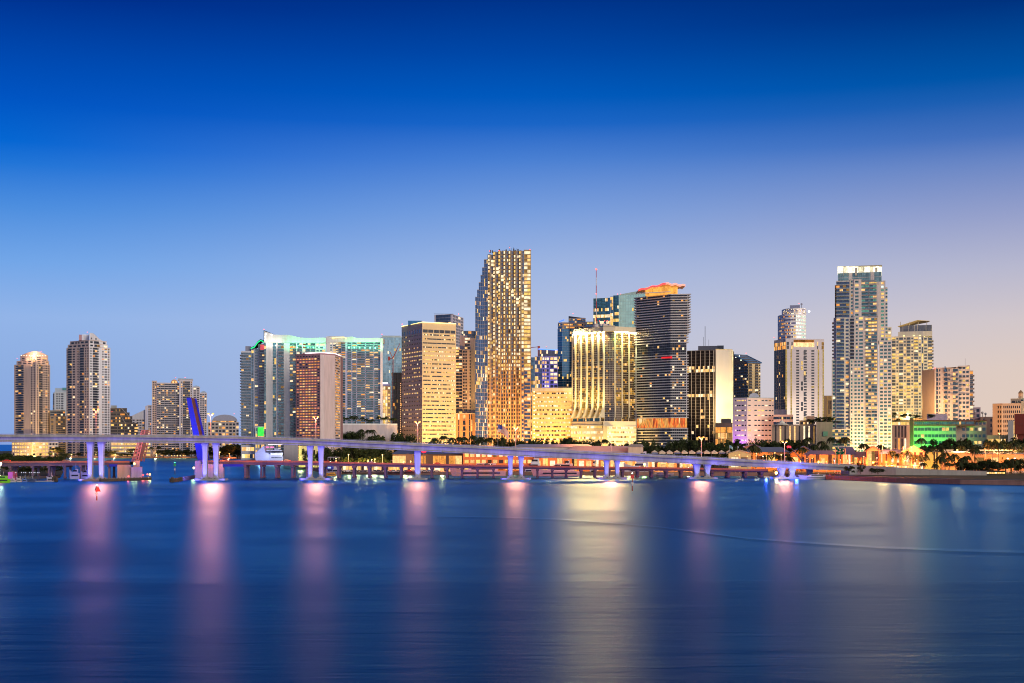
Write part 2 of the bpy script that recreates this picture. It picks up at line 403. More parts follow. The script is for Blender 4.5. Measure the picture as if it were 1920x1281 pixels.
# --- stepped dark office with diagonal rails
D = 1960
b = Bld('office_building', 'dark stepped building with amber windows right of the gabled tower', 'building', flat(207, 258, D, 26), wall((.18, .15, .14)), glass((.015, .014, .02)))
steps = [(207, 258, 793, 8), (207, 248, 780, 2), (207, 243, 773, 1), (207, 238, 766.5, 1)]
zz = GZ
for i, (a, c, t, nf) in enumerate(steps):
    zt = Z(t, D) - (1.4 if i < 3 else 0)
    b.vol(flat(a, c, D + i * 2, 26 - i * 3), zz, zt, nf if i else 11, ['sRsRsRsWs' if i else 'sRsRsRsR', 'sRs', None, None], lit=.22 + .12 * (i == 1), pal='amber' if i else 'yellow', hf=.6, par=.9)
    zz = Z(t, D) + .02
m = MB(); m.tube([(X(227, D - 1), D - 1, Z(766, D) + 1), (X(248, D - 1), D - 1, Z(788, D))], .35, plain((.5, .5, .52), .4), 6); m.tube([(X(226, D - 1), D - 1, Z(780, D) + 1), (X(236, D - 1), D - 1, Z(795, D))], .3, plain((.5, .5, .52), .4), 6); b.add('rail', m)
m = MB(); m.prism(flat(208, 219, D + 10, 8), Z(766, D) + 1, Z(760, D), wall((.35, .38, .42))); b.add('roof_plant', m)
redlamp(b, 210, 772, D - 4); b.done(100, 0)

D = 1880
b = Bld('parking_garage', 'low garage with yellow green lit decks under the bridge at left', 'garage', flat(208, 283, D, 30), CONC)
b.vol(flat(208, 283, D, 30), GZ, Z(829, D), 4, [('sRsRsRsRsRsRs', dict(lit=.75, pal='yellow')), None, None, None], hf=.4, par=.7); b.done()

# --- pale sloped building with fin
D = 2250
b = Bld('apartment_block', 'pale block with long sloping roof and a tall white fin', 'building', flat(246, 284, D, 22), wall((.45, .42, .48)))
pl = flat(247, 272, D, 20); b.vol(pl, GZ, Z(786, D), 14, ['sWSWsWsWs', None, None, 'sWs'], lit=.15, pal='amber', par=0)
m = MB(); P = pl; z0_ = Z(786, D) + .02; m.prism(P, z0_, 0, wall((.45, .46, .55)), None, [Z(780, D), Z(768, D), Z(768, D), Z(780, D)]); b.add('roof', m)
m = MB(); P = flat(272.3, 277, D - 2, 24); m.prism(P, GZ, 0, wall((.52, .48, .56)), None, [Z(762, D), Z(760, D), Z(760, D), Z(762, D)]); b.add('fin', m)
b.vol(flat(277.4, 284.5, D, 18), GZ, Z(761, D), 20, ['sWsWs', None, None, None], lit=.2)
b.done(80, 0)

# --- broad slab with lit columns, far shore
D = 1900
LG = wall((.56, .53, .58))
b = Bld('apartment_tower', 'broad grid fronted slab stepping down to the right behind the blue bridge leaf', 'tower', flat(285, 388, D, 30), LG)
b.vol(flat(285, 294, D - 3, 20), GZ, Z(716, D), 34, ['sWsws', None, None, 'sWs'], lit=.1, wm=BEIGE)
b.vol(flat(294.2, 336, D, 28), GZ, Z(719.5, D), 34, ['BtBtBtBtBtB', None, None, None], lit=.17, slab=.2, rail=plain((.42, .42, .46), .5))
b.vol(flat(336.2, 361, D - 1.5, 30), GZ, Z(715, D), 34, ['SwsBBsws', 'sWsWs', None, None], lit=.17)
b.vol(flat(361.2, 375, D + 3, 24), GZ, Z(727, D), 32, ['sWsWs', 'sWs', None, None], lit=.12)
b.vol(flat(375.2, 388, D + 6, 22), GZ, Z(738, D), 30, ['WsWsWs', 'sWsWs', None, None], lit=.07)
def barrel(b, xa, xb, yb, yt, D, dep, m, nm='roof_vault', n=8):
    q = MB(); za, zt = Z(yb, D), Z(yt, D); P = flat(xa, xb, D, dep); v = P[3] - P[0]
    pts = []
    for i in range(n + 1):
        p = P[0].lerp(P[1], (1 - math.cos(math.pi * i / n)) / 2); pts.append((p.x, p.y, za + (zt - za) * math.sin(math.pi * i / n)))
    q.extr(pts[::-1], (v.x, v.y, 0), m); b.add(nm, q)
BLR = plain((.30, .42, .58), .35)
m = MB(); m.prism(flat(333, 362, D + 4, 16), Z(715, D) + 1.45, Z(711, D), LG); b.add('penthouse', m)
m = MB(); m.prism(flat(334, 361.5, D + 3, 16), Z(711, D) + .02, 0, BLR, None, [Z(709.2, D), Z(710, D), Z(709, D), Z(708.5, D)]); b.add('penthouse_roof', m)
barrel(b, 320, 333.5, 719, 711.5, D + 2, 12, wall((.5, .32, .18)), 'dome')
m = MB(); [m.ball((X(px, D + .5), D + .5, Z(716.4, D)), .7, glow((1, .5, .18), 6, 0)) for px in (324.5, 330)]; b.add('dome_light', m)
barrel(b, 361.5, 374.5, 727, 723, D + 3, 20, BLR); barrel(b, 376, 387.5, 738, 733.5, D + 6, 18, BLR)
redlamp(b, 329.5, 708, D + 2); redlamp(b, 347, 708, D + 4)
b.done()

# --- low round topped office
D = 1920
b = Bld('office_building', 'low white grid office with rounded glass roof left of the blue balcony tower', 'building', flat(390, 448, D, 40), wall((.50, .44, .42)))
b.vol(flat(389, 443, D, 36), GZ, Z(793, D), 10, ['sWsWsWsWsWsWsWsWs', 'sWsWs', None, None], lit=.3, hf=.6, par=.6)
b.vol(flat(397, 444, D + 2, 32), Z(793, D) + .95, Z(789, D), 1, [('sRsRsRs', dict(lit=.8, pal='amber')), 'sRs', None, None], hf=.6, par=.4)
b.vol(flat(443.2, 447.5, D + 6, 28), GZ, Z(792, D), 10, ['W', 'sWs', None, None], lit=.15, hf=.6, par=.6)
barrel(b, 398, 445, 789, 777.5, D + 2, 30, plain((.30, .32, .42), .25), 'vault', 12); redlamp(b, 439, 776, D + 4)
b.done(90, 0)

# --- blue balcony tower with green wave roof
D = 1500
BW = wall((.52, .54, .62)); BG = glass((.02, .06, .10), .35, .06, .3)
b = Bld('apartment_tower', 'blue glass balcony tower with a green lit wave roof', 'tower', flat(450, 497, D, 30), BW, BG)
b.vol(flat(452, 471, D - 3, 26), GZ, Z(661, D), 38, [('BB', dict(rail=plain((.10, .16, .26), .15))), None, None, 'B'], lit=.07, litf=lambda f, u, c: None, pal='warm')
b.vol(flat(471.2, 475.5, D - 1, 24), GZ, Z(652, D), 40, ['G', None, None, None], lit=.08, par=0, pal='warm')
b.vol(flat(475.7, 497, D + .5, 24), GZ, Z(654, D), 40, ['sWsB', 'sWs', None, None], lit=.08, par=0)
m = MB(); pts = [(471, 655, 0), (471, 651.5, 0), (478, 648.5, 0), (484, 640, 0), (489, 636.4, 0), (493, 637.5, 0), (496.5, 642, 0)]
o = [(X(x, D), D - 2, Z(y, D)) for x, y, _ in pts[1:]]; o2 = [(X(x, D), D - 2, Z(y + 1.6, D)) for x, y, _ in reversed(pts[1:])]
m.extr((o + o2)[::-1], (0, 22, 0), plain((.02, .22, .2), .4)); b.add('wave_roof', m)
m = MB(); GS = glow((.02, .9, .25), 1.6, 0)
for (x0, y0, _), (x1, y1, _) in zip(pts[1:-1], pts[2:]): m.tube([(X(x0, D), D - 2.4, Z(y0 + 2.6, D)), (X(x1, D), D - 2.4, Z(y1 + 2.6, D))], .5, GS, 6)
b.add('neon_strip', m)
m = MB(); m.prism(flat(460, 470.8, D + 2, 18), Z(661, D) + 1.45, Z(649, D), wall((.25, .27, .38))); m.prism(flat(484, 496, D + 1, 18), Z(654, D) + .02, Z(645, D), BW); b.add('penthouse', m)
m = MB(); m.prism(flat(488, 496, D - .2, 1), Z(656, D), Z(646.5, D), glow((.9, .12, .15), .8)); b.add('red_lit_panel', m)
m = MB(); m.prism(flat(483.5, 494.6, D - 22, 1), Z(818, D - 22), Z(801.5, D - 22), glow((.06, .85, .09), 1.25, .25)); b.add('green_sign', m)
b.vol(flat(478, 497, D - 20, 16), GZ, Z(801, D - 20), 6, [('sWsRs', dict(lit=.4, pal='yellow')), None, None, None], par=.6)
b.vol(flat(452, 478, D - 10, 12), GZ, Z(836, D - 10), 2, [('sRsRs', dict(lit=.8, pal='yellow')), None, None, None], par=.6)
b.done()

# --- two matching slabs with green lit tops
D = 1480
SL = wall((.66, .68, .70)); GB = wall((.36, .45, .60))
GLG = glass((.02, .08, .11), .3, .08, .6)
def greentop(b, pts, D, yb, mlist):
    m = MB()
    for (x0, y0), (x1, y1) in zip(pts, pts[1:]):
        m.hexa([(X(x0, D), D, Z(yb, D)), (X(x1, D), D, Z(yb, D)), (X(x1, D), D + 24, Z(yb, D)), (X(x0, D), D + 24, Z(yb, D))],
               [(X(x0, D), D, Z(y0, D)), (X(x1, D), D, Z(y1, D)), (X(x1, D), D + 24, Z(y1, D)), (X(x0, D), D + 24, Z(y0, D))], mlist)
    b.add('crown', m)
b = Bld('apartment_tower', 'long white slab with sail shaped top corner and green lit parapet at left', 'tower', flat(495, 611, D, 26), SL, GLG)
b.vol(flat(495.5, 521, D, 26), GZ, Z(643, D), 38, ['gSSggst', None, None, 'sWs'], lit=.08, par=0, pal='yellow')
b.vol(flat(521.2, 555, D + .8, 24), GZ, Z(643, D), 38, [('BSSBt', dict(wm=SL)), None, None, None], lit=.2, par=0)
b.vol(flat(555.2, 611, D + 1.6, 24), GZ, Z(643, D), 38, ['sBsWBtBsWsWWs', 'sWsWs', None, None], lit=.3, par=0, pal='pale')
greentop(b, [(495, 621), (503, 623.5), (513, 627.5), (528, 628), (540, 628), (550, 630), (560, 632.5), (575, 634), (590, 633.5), (611, 633)], D - .4, 642.7, SL)
m = MB(); m.extr([(X(494.6, D), D - 1, Z(646, D)), (X(495.6, D), D - 1, Z(646, D)), (X(495.6, D), D - 1, Z(620, D)), (X(508, D), D - 1, Z(624.5, D)), (X(495, D), D - 1, Z(619.5, D)), (X(494.6, D), D - 1, Z(619.5, D))], (0, 26, 0), plain((.06, .07, .12))); b.add('fin', m)
m = MB()
for x, y in ((499, 627), (509.5, 627.5), (497.5, 631.5), (512, 637), (497.5, 637)): m.ball((X(x, D), D - .9, Z(y, D)), .5, WHITELAMP)
b.add('crown_light', m); redlamp(b, 495, 617.5, D)
b.done()
D = 1380
b = Bld('apartment_tower', 'white striped slab with green lit parapet right of the purple faced tower', 'tower', flat(611, 717, D, 26), SL, GLG)
BLW = wall((.42, .46, .66))
b.vol(flat(612, 640, D, 26), Z(800, D), Z(642, D), 38, [('SswsWBt', dict(wm=SL)), None, None, None], lit=.25, par=0, pal='pale')
b.vol(flat(640.2, 713, D + .8, 24), Z(800, D), Z(642, D), 36, [('BSBtsBsBBsBBsBW', dict(wm=BLW)), None, None, None], lit=.2, par=0)
b.vol(flat(713.2, 717.6, D - 1, 26), Z(800, D), Z(636, D), 1, [('S', dict(wm=wall((.7, .66, .7)))), None, None, None], par=.4)
greentop(b, [(612, 631), (625, 631), (640, 631), (652, 632), (660, 631), (668, 634), (690, 634), (717, 633.5)], D - .4, 641.7, SL)
m = MB(); m.tube([(X(622, D - 2), D - 2, Z(634.5, D)), (X(645, D - 2), D - 2, Z(632.5, D)), (X(649, D - 2), D - 2, Z(635.5, D))], .35, glow((1, .75, .25), 3, 0), 6); b.add('neon_strip', m)
m = MB(); m.prism(flat(616, 645, D + 5, 14), Z(631, D) + .02, 0, plain((.05, .07, .11)), None, [Z(630, D), Z(630.3, D), Z(628, D), Z(629, D)]); b.add('roof_canopy', m)
redlamp(b, 716, 627, D)
b.vol(flat(600, 745, D - 40, 70), GZ, Z(797, D - 40), 1, [('S', dict(wm=wall((.50, .44, .47)))), None, None, None], par=1.2)
b.done()

# --- purple faced hotel, three visible sides
D = 1150
PUR = wall((.28, .16, .18)); STN = wall((.56, .45, .46))  # darker purple puts the shade of the left face into its colour
b = Bld('hotel_tower', 'purple brown tower with rows of orange windows and a blank stone right side', 'tower', cor(554, 601, 628, D, .99, .985), PUR, glass((.014, .014, .028)))
Lp = P2(554.5, D * 1.012); C1 = P2(600.5, D); C2 = P2(608, D + 1); C3 = P2(628, D * 1.01); C4 = P2(638.5, D * 1.035); Bk = Lp + Vector((8, 34))
poly = [Lp, C1, C2, C3, C4, Vector((C4.x, Bk.y + 8)), Bk]
z1 = Z(665, D)
def lf(f, u, c):
    if f > .95: return 0
    if f > .83: return .5
    if f > .3: return .85 if .12 < u < .9 else .25
    return .45
b.vol(poly, GZ, z1, 40, [('sWsWsWsWsWsWsWsWs', dict(lit=.3, litf=lf, pal='pink')), ('S', dict(wm=wall((.62, .52, .52)))), ('S', dict(wm=STN, nf=1)), ('sRs', dict(wm=wall((.6, .48, .46)), lit=.35, litf=lambda f, u, c: .8 if .3 < f < .82 else .2, pal='amber')), None, None, None], hf=.42, sill=.3, par=1.0)
m = MB(); LS = glow((1, .8, .85), 3.2, 0)
for a, c in ((P2(572, D * 1.007 - 1), C1 + Vector((0, -1))), (C1 + Vector((0, -1)), C2 + Vector((.1, -1))), (C2 + Vector((.1, -1)), C3 + Vector((0, -1))), (C3 + Vector((0, -1)), C4 + Vector((.4, -.6)))):
    m.tube([(a.x, a.y, z1 + 1.7), (c.x, c.y, z1 + 1.7)], .35, LS, 6)
b.add('roof_light_strip', m)
m = MB(); m.prism([(Lp.x + 5, Lp.y + 8), (C3.x - 6, C3.y + 10), (C3.x - 6, C3.y + 22), (Lp.x + 8, Lp.y + 24)], z1 + .3, z1 + 3, wall((.4, .2, .22))); b.add('roof_plant', m)
b.done()

# --- pale blue glass tower with the crane, yellow lit tower, scaffolded tower
D = 1750
b = Bld('glass_tower', 'pale blue glass tower behind the red crane', 'tower', flat(716, 753, D, 28), wall((.40, .50, .54)), SKYG)
b.vol(flat(714, 754, D, 28), GZ, Z(633, D), 44, ['GGtGGGtGGG', 'sWs', None, None], lit=.035, par=.3, pal='pale')
m = MB(); m.prism(flat(716, 752, D + 4, 20), Z(633, D) + .7, Z(629, D), wall((.42, .5, .52))); b.add('penthouse', m)
b.done()
D = 1560
b = Bld('office_tower', 'narrow yellow lit tower with a white lit crown below the red crane', 'tower', flat(715, 733, D, 18), CREAM, BRNG)
b.vol(flat(715, 732.5, D, 18), GZ, Z(725, D), 22, ['GtGtGsWs', 'sWs', None, None], lit=.62, pal='warm', par=.5)
m = MB(); m.prism(flat(716.5, 731, D + 3, 10), Z(725, D) + .9, Z(719, D), wall((.4, .42, .7))); m.prism(flat(716, 727, D + 2, .5), Z(719, D) + .02, Z(717, D), glow((.8, .85, 1), 3, 0)); b.add('crown', m)
b.done(70, 0)
D = 1460
b = Bld('unfinished_tower', 'unfinished brown tower with an orange lit scaffold edge beside the cream ribbon tower', 'tower', flat(735, 753, D, 22), wall((.17, .12, .09)), glass((.03, .02, .016)))
b.vol(flat(737, 754, D, 22), GZ, Z(699, D), 26, ['GtGtgt', None, None, 'GtG'], lit=.12, pal='amber', par=0)
m = MB()
for i in range(34): m.ball((X(751.2, D - 1.5), D - 1.5, GZ + 18 + i * 2.1), .34, glow((1, .5, .2), 3.2, 0), 6, 4)
b.add('edge_light', m)
m = MB()
for px in (736, 741, 746, 751):
    m.tube([(X(px, D - .8), D - .8, GZ), (X(px, D - .8), D - .8, Z(696 + (px % 3), D))], .18, plain((.25, .16, .1)), 5)
for k in range(26): z = GZ + 4 + k * (Z(699, D) - GZ) / 26; m.tube([(X(736, D - .8), D - .8, z), (X(752, D - .8), D - .8, z)], .12, plain((.25, .16, .1)), 4)
b.add('scaffold', m); b.done(60, 0)

# --- cream ribbon window tower
D = 1350
PK = wall((.46, .33, .33), var=.06); CR = wall((.64, .50, .30), var=.06)  # mauve left face: shade of the unlit side put into the colour
b = Bld('office_tower', 'cream and mauve tower with dashed ribbon windows and a lit roof edge', 'tower', cor(753, 791.5, 855, D, .965, .987), CR)
pl = cor(753, 791.5, 855, D, .965, .987)
z1 = Z(605.5, D)
lit1 = lambda f, u, c: {31: 0, 29: .9, 28: .3, 27: .9, 26: .5, 22: .6, 18: .6, 13: .5, 3: .7, 2: .6}.get(int(f * 34 + .5), .18)
lit2 = lambda f, u, c: ({31: 0, 29: .7, 27: .97, 26: .8}.get(int(f * 34 + .5), .32 + (.4 if u > .85 else 0)))
b.vol(pl, GZ, Z(624, D), 31, [('s' + 'ws' * 12, dict(wm=PK, litf=lit1, pal='warm')), ('s' + 'Rt' * 6 + 'Rs', dict(litf=lit2, pal='warm')), None, None], hf=.3, sill=.42, par=0, t=.5)
b.vol(pl, Z(624, D) + .01, z1 - .6, 1, [('s' + 'ws' * 12, dict(wm=PK, gm=BLUEG, hf=.42, sill=.03)), ('s' + 'Rs' * 6, dict(hf=.34, sill=.03)), None, None], par=.9, lit=0)
m = MB(); LS2 = glow((1, .72, .25), 3.4, 0)
A, C_, Bq = pl[0], pl[1], pl[2]; off = Vector((0, -.7)); m.tube([((A + off).x, (A + off).y, z1 + .7), ((C_ + off).x, (C_ + off).y, z1 + .7), ((Bq + off).x, (Bq + off).y, z1 + .7)], .38, LS2, 6); b.add('roof_light_strip', m)
m = MB(); roofbox(b, pl, .12, .5, .18, .6, z1 + .3, 4.6, BLUEG) if False else m.prism(flat(765, 792, D + 26, 14), z1, Z(601.5, D + 26), BLUEG); b.add('roof_plant', m)
m = MB(); m.prism(flat(841, 846, D + 14, 3), z1, Z(604, D + 14), glow((1, .5, .2), 2, .2)); b.add('roof_hut', m)
redlamp(b, 754, 608, D + 46); b.done()

# --- tower behind with white grid right side
D = 1750
b = Bld('office_tower', 'dark glass topped tower with white grid right side behind the cream ribbon tower', 'tower', cor(815, 849, 869, D, .99, .97), wall((.55, .50, .55)), glass((.015, .03, .07), .3))
b.vol(cor(814.5, 848.5, 869, D, .995, .97), GZ, Z(590, D), 46, ['sGGGGts', ('tWtWtWtWt', dict(lit=.15)), None, None], lit=.04, par=.4, hf=.7)
m = MB(); m.prism(flat(813.5, 850, D - 2, 2), Z(590, D) + .8, Z(588.7, D), plain((.1, .12, .16))); b.add('cornice', m)
redlamp(b, 859.5, 589, D); b.done()

# --- white stepped tower between
D = 1460
b = Bld('apartment_tower', 'white stepped tower squeezed between the cream tower and the tallest tower', 'tower', flat(855, 892, D, 26), wall((.80, .74, .70)))
b.vol(flat(855, 866.5, D, 20), GZ + 30, Z(656, D), 26, ['BtB', None, None, None], lit=.3, par=.6, pal='warm')
b.vol(flat(866.7, 883, D - 1, 22), GZ + 30, Z(657, D), 27, ['swtwtwsSwt', None, None, None], lit=.05, par=.4, hf=.6)
b.vol(flat(862, 876, D + 5, 18), GZ + 30, Z(628.5, D), 1, ['S', 'S', None, 'S'], par=0, wm=wall((.82, .78, .80)))
b.vol(flat(883.2, 893, D + .6, 22), GZ + 30, Z(633.5, D), 1, ['S', None, None, None], par=0, wm=wall((.85, .80, .78)))
b.vol(flat(866.8, 883, D + 4, 14), Z(657, D) + 1, Z(632, D), 4, ['SWWs', None, None, None], lit=.5, par=0, pal='pale')
b.vol(flat(866, 893, D + 24, 18), GZ + 30, Z(618, D), 40, ['GtGtG', None, None, None], lit=.1, par=.3, gm=glass((.03, .06, .09), .3))
b.vol(flat(854.5, 892, D - 12, 40), GZ, Z(777, D), 8, [('SgsSbsSgsgsS', dict(wm=wall((.66, .40, .24)))), None, None, None], lit=.25, pal='yellow', par=.8)
b.done()

# --- the tallest tower: stepped left shoulder, saw toothed face
D = 1400
GLD = wall((.38, .29, .17), var=.08)
SAWL = glass((.40, .40, .42), .75, .12, .25)
b = Bld('skyscraper', 'tallest tower with stepped left shoulder and gold lit saw toothed face', 'skyscraper', flat(891, 995, D, 46), GLD, glass((.02, .05, .12), .45, .08, .2))
yb = 833 + 18.2 * F / D
tops = [(891.2, 894.5, 557), (894.7, 897.6, 543.5), (897.8, 901, 530), (901.2, 904, 516), (904.2, 907.4, 502), (907.6, 914, 487)]
fhpx = 6.8
def litS(f, u, c):
    return None
for i, (xa, xb, yt) in enumerate(tops):
    nf = int(round((829 - yt) / fhpx)) + 3
    b.vol(flat(xa, xb, D + 3 - i * .2, 34 - i * 2), GZ, Z(yt, D), nf, [('gg' if i < 5 else 'tgggg', dict(wm=wall((.34, .28, .22), var=.08))), None, None, 'sWsWs'], lit=.33, hf=.62, sill=.2, par=.3, pal='warm', t=.3,
          litf=lambda f, u, c: (.5 if (.40 < f < .47) else .10 if f > .3 else .2))
# saw toothed centre: bays stepping back at different heights
n_b = 7; xs = [914.2 + i * (982 - 914.2) / n_b for i in range(n_b + 1)]
ytop = [477, 472, 470.5, 470, 470, 470, 470]
def lf19(f, u, c):
    k = int(f * 55); 
    if f > .52: return .62 if c == 'w' else .35  # upper panes glow to imitate the sunset mirrored in the glass
    if f > .4: return .85
    return .55 if k % 7 == 0 else .16
for i in range(n_b):
    a, c = xs[i], xs[i + 1]; mid = a + (c - a) * .52; yt = ytop[i]; nf = int(round((829 - yt) / fhpx)) + 3
    # each tooth: a bright bay facing right-front, then a recessed bay with shade painted into its wall
    A = P2(a, D + 1.5); Bv = P2(mid, D - 1.8); 
    dz = Vector((0, 34))
    b.vol([A, Bv, Bv + dz, A + dz], GZ, Z(yt, D), nf, [('twt', dict(litf=lf19, pal='pale')), None, None, None], hf=.66, sill=.17, par=0, t=.3)
    A2 = P2(mid + .05, D + 1.2); B2 = P2(c - .05, D + 1.8)
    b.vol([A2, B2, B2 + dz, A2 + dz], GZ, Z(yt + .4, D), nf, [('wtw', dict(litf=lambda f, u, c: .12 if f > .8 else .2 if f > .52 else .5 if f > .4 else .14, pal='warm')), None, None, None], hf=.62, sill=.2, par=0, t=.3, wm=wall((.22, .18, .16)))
m = MB()
for i in range(6):
    px = 921 + i * 9.4; yy_ = 488 + i * 14.2
    for k in range(2):
        m.box(X(px, D), X(px, D) + 2.6, D - 2.3, D - 1.85, Z(yy_ + k * fhpx + 4.6, D), Z(yy_ + k * fhpx, D), PALE)
b.add('setback_window', m)
b.vol(flat(982.3, 995.5, D + 1, 40), GZ, Z(470, D), 56, [('tWWt', dict(litf=lambda f, u, c: .93 if f > .52 else .6 if f > .4 else .25, pal='cool' if False else 'pale')), 'tWtWtWtWt', None, None], hf=.68, sill=.16, par=.8, t=.3)  # glowing upper panes are a painted sunset reflection, not lit rooms
b.vol(flat(975.4, 982.6, D - 1.2, 3), GZ, Z(552, D), 43, [('tWt', dict(litf=lambda f, u, c: .93 if f > .67 else .3, pal='pale')), None, None, None], hf=.68, sill=.16, par=.3, t=.3)  # upper panes here also paint the reflection as glow
m = MB()
for px, hh in ((918, 2), (922, 1.5), (935, 3), (941, 1.2), (948, 2.5), (962, 3.5), (965, 2), (970, 3), (982, 2)):
    m.prism(flat(px, px + 2.5, D + 8, 4), Z(471, D), Z(470, D) + hh, DARKM)
b.add('roof_plant', m)
m = MB()
for px, hh in ((955.5, 6.5), (959, 4), (963, 5), (969, 4)): m.tube([(X(px, D + 9), D + 9, Z(470, D)), (X(px, D + 9), D + 9, Z(470, D) + hh)], .12, DARKM, 4)
b.add('antenna', m)
for px, py in ((918, 471), (935.5, 470), (955.5, 464.5), (993.5, 468)): redlamp(b, px, py, D - 1)
b.done()

# --- low cream office with strip of round lamps
D = 1280
b = Bld('office_building', 'low gold lit office with a column of bright lamps right of the tallest tower', 'building', flat(996, 1071, D, 34), wall((.68, .48, .20)), BRNG)
b.vol(flat(997, 1072, D, 34), GZ, Z(734, D), 17, [('SSttRtRtRtRtRtRt', dict(litf=lambda f, u, c: .9 if int(f * 17) in (2, 9, 10, 13, 14, 15) else .42, pal='pale')), None, None, 'sWsW'], hf=.38, sill=.35, par=0)
b.vol(flat(997, 1072, D - .5, 34), Z(734, D) + .01, Z(729, D), 1, ['S', None, None, None], par=.6, wm=wall((.60, .50, .34)))
m = MB()
for i in range(14): m.ball((X(1001.5, D - .8), D - .8, Z(827, D) + i * 3.78), .62, glow((1, .75, .3), 5, 0), 6, 4)
b.add('lamp_column', m); b.done()

# --- violet lit block and blue rimmed tower behind
D = 1650
b = Bld('office_tower', 'violet lit white grid block with a blue neon rim behind the gold office', 'tower', flat(997, 1046, D, 24), wall((.42, .38, .62)), NAVY)
b.vol(flat(1016, 1046, D, 20), GZ, Z(669.5, D), 26, ['sWsWsWSBsBs', None, None, 'sWs'], lit=.4, hf=.6, par=.5, pal='pale')
b.vol(flat(1009.5, 1046, D + 14, 16), GZ, Z(655, D), 28, [('GtGtGtG', dict(gm=glass((.06, .06, .1), .2), wm=wall((.16, .15, .2)))), None, None, 'GG'], lit=.12, par=.3, pal='warm')
b.vol(flat(1003, 1015.7, D + 2, 10), GZ, Z(669, D), 26, [('GG', dict(gm=glass((.05, .08, .13), .3))), None, None, None], lit=.3, par=.2, pal='warm')
b.vol(flat(995, 1002.8, D + 30, 10), GZ, Z(668, D), 26, ['GG', None, None, None], lit=.2, par=.2, gm=SKYG)
m = MB(); m.tube([(X(1009.5, D + 13), D + 13, Z(653.3, D)), (X(1046, D + 13), D + 13, Z(655, D))], .5, glow((.08, .2, 1), 3, 0), 6); b.add('neon_strip', m)
redlamp(b, 1024.5, 650, D + 14); b.done(90, 20)

# --- dark blue glass tower with white terraces
D = 1560
b = Bld('glass_tower', 'dark blue glass tower with white roof terraces left of the gold ribbed tower', 'tower', flat(1045, 1110, D, 34), wall((.50, .48, .46)), BLUEG)
pl = [P2(1045.3, D + 5), P2(1054, D), P2(1095, D + 6), P2(1110, D + 22), P2(1080, D + 40), P2(1046, D + 30)]
b.vol(pl, GZ, Z(617, D), 52, ['gg', 'GGGGGGG', 'GG', None, None, 'GG'], lit=.06, par=.2, pal='yellow', t=.2)
b.vol([P2(1046, D + 6), P2(1054, D + 1), P2(1095, D + 7), P2(1108, D + 22), P2(1080, D + 38), P2(1047, D + 29)], Z(617, D) + .5, Z(606, D), 2, ['R', ('sRsRsRs', dict(lit=.7, pal='amber')), 'sRs', None, None, None], hf=.55, par=.8)
b.vol(flat(1066, 1098, D + 12, 14), Z(606, D) + 1.2, Z(596, D), 2, ['sRsBsBs', 'sWs', None, None], lit=.25, par=.5)
b.vol(flat(1085, 1116, D + 10, 14), Z(613, D), Z(603, D), 2, ['BtBtB', 'B', None, None], lit=.4, pal='yellow', par=.5)
m = MB(); P = flat(1066, 1096, D + 14, 10); m.prism(P, Z(596, D) + 1, 0, plain((.08, .09, .13)), None, [Z(595, D), Z(594, D), Z(593, D), Z(589, D)]); b.add('sloped_roof', m)
m = MB(); m.tube([(X(1048, D), D, Z(603.5, D)), (X(1058, D), D - 1, Z(600, D))], .8, glow((.1, .25, 1), 1.5, 0), 6); b.add('neon_strip', m)
redlamp(b, 1074.5, 588, D + 14); b.done()

# --- teal glass tower behind
D = 1500
TG = glass((.015, .10, .17), .45, .06, .12)
b = Bld('glass_tower', 'teal glass tower with a bright mint right face behind the gold ribbed tower', 'tower', flat(1112, 1210, D, 34), wall((.05, .16, .22)), TG)
bandl = lambda f, u, c: {49: .1, 46: .5, 44: .9, 42: .6}.get(int(f * 50 + .5), .03)
b.vol([P2(1112.5, D + 12), P2(1144, D + 4), P2(1144, D + 30), P2(1114, D + 34)], GZ, Z(558.5, D), 50, ['gGGGGGG', None, None, 'GG'], litf=bandl, par=.2, pal='pale', t=.2)
b.vol([P2(1144.3, D + 6), P2(1149.5, D + 6), P2(1149.5, D + 30), P2(1145, D + 30)], GZ, Z(556, D), 50, ['G', None, None, None], lit=.5, par=.2, pal='yellow', wm=wall((.12, .12, .10)))
b.vol([P2(1149.8, D + 3), P2(1160, D), P2(1160, D + 30), P2(1151, D + 30)], GZ, Z(554.5, D), 50, ['GG', None, None, None], litf=bandl, par=.2, pal='yellow', t=.2)
b.vol([P2(1160.2, D), P2(1210, D - 14), P2(1212, D + 20), P2(1162, D + 30)], GZ, Z(554, D), 50, [('GGGGGGGG', dict(gm=MINT, wm=wall((.42, .62, .58)))), None, None, None], lit=.03, par=0, pal='pale', t=.2)
m = MB(); m.prism([P2(1160.2, D), P2(1210, D - 14), P2(1212, D + 20), P2(1162, D + 30)], Z(554, D) + .02, 0, wall((.45, .66, .62)), None, [Z(552.5, D), Z(546, D), Z(546, D), Z(552.5, D)]); b.add('crown', m)
for px in (1158, 1164, 1170.5): redlamp(b, px, 551.5, D, .35)
b.done()

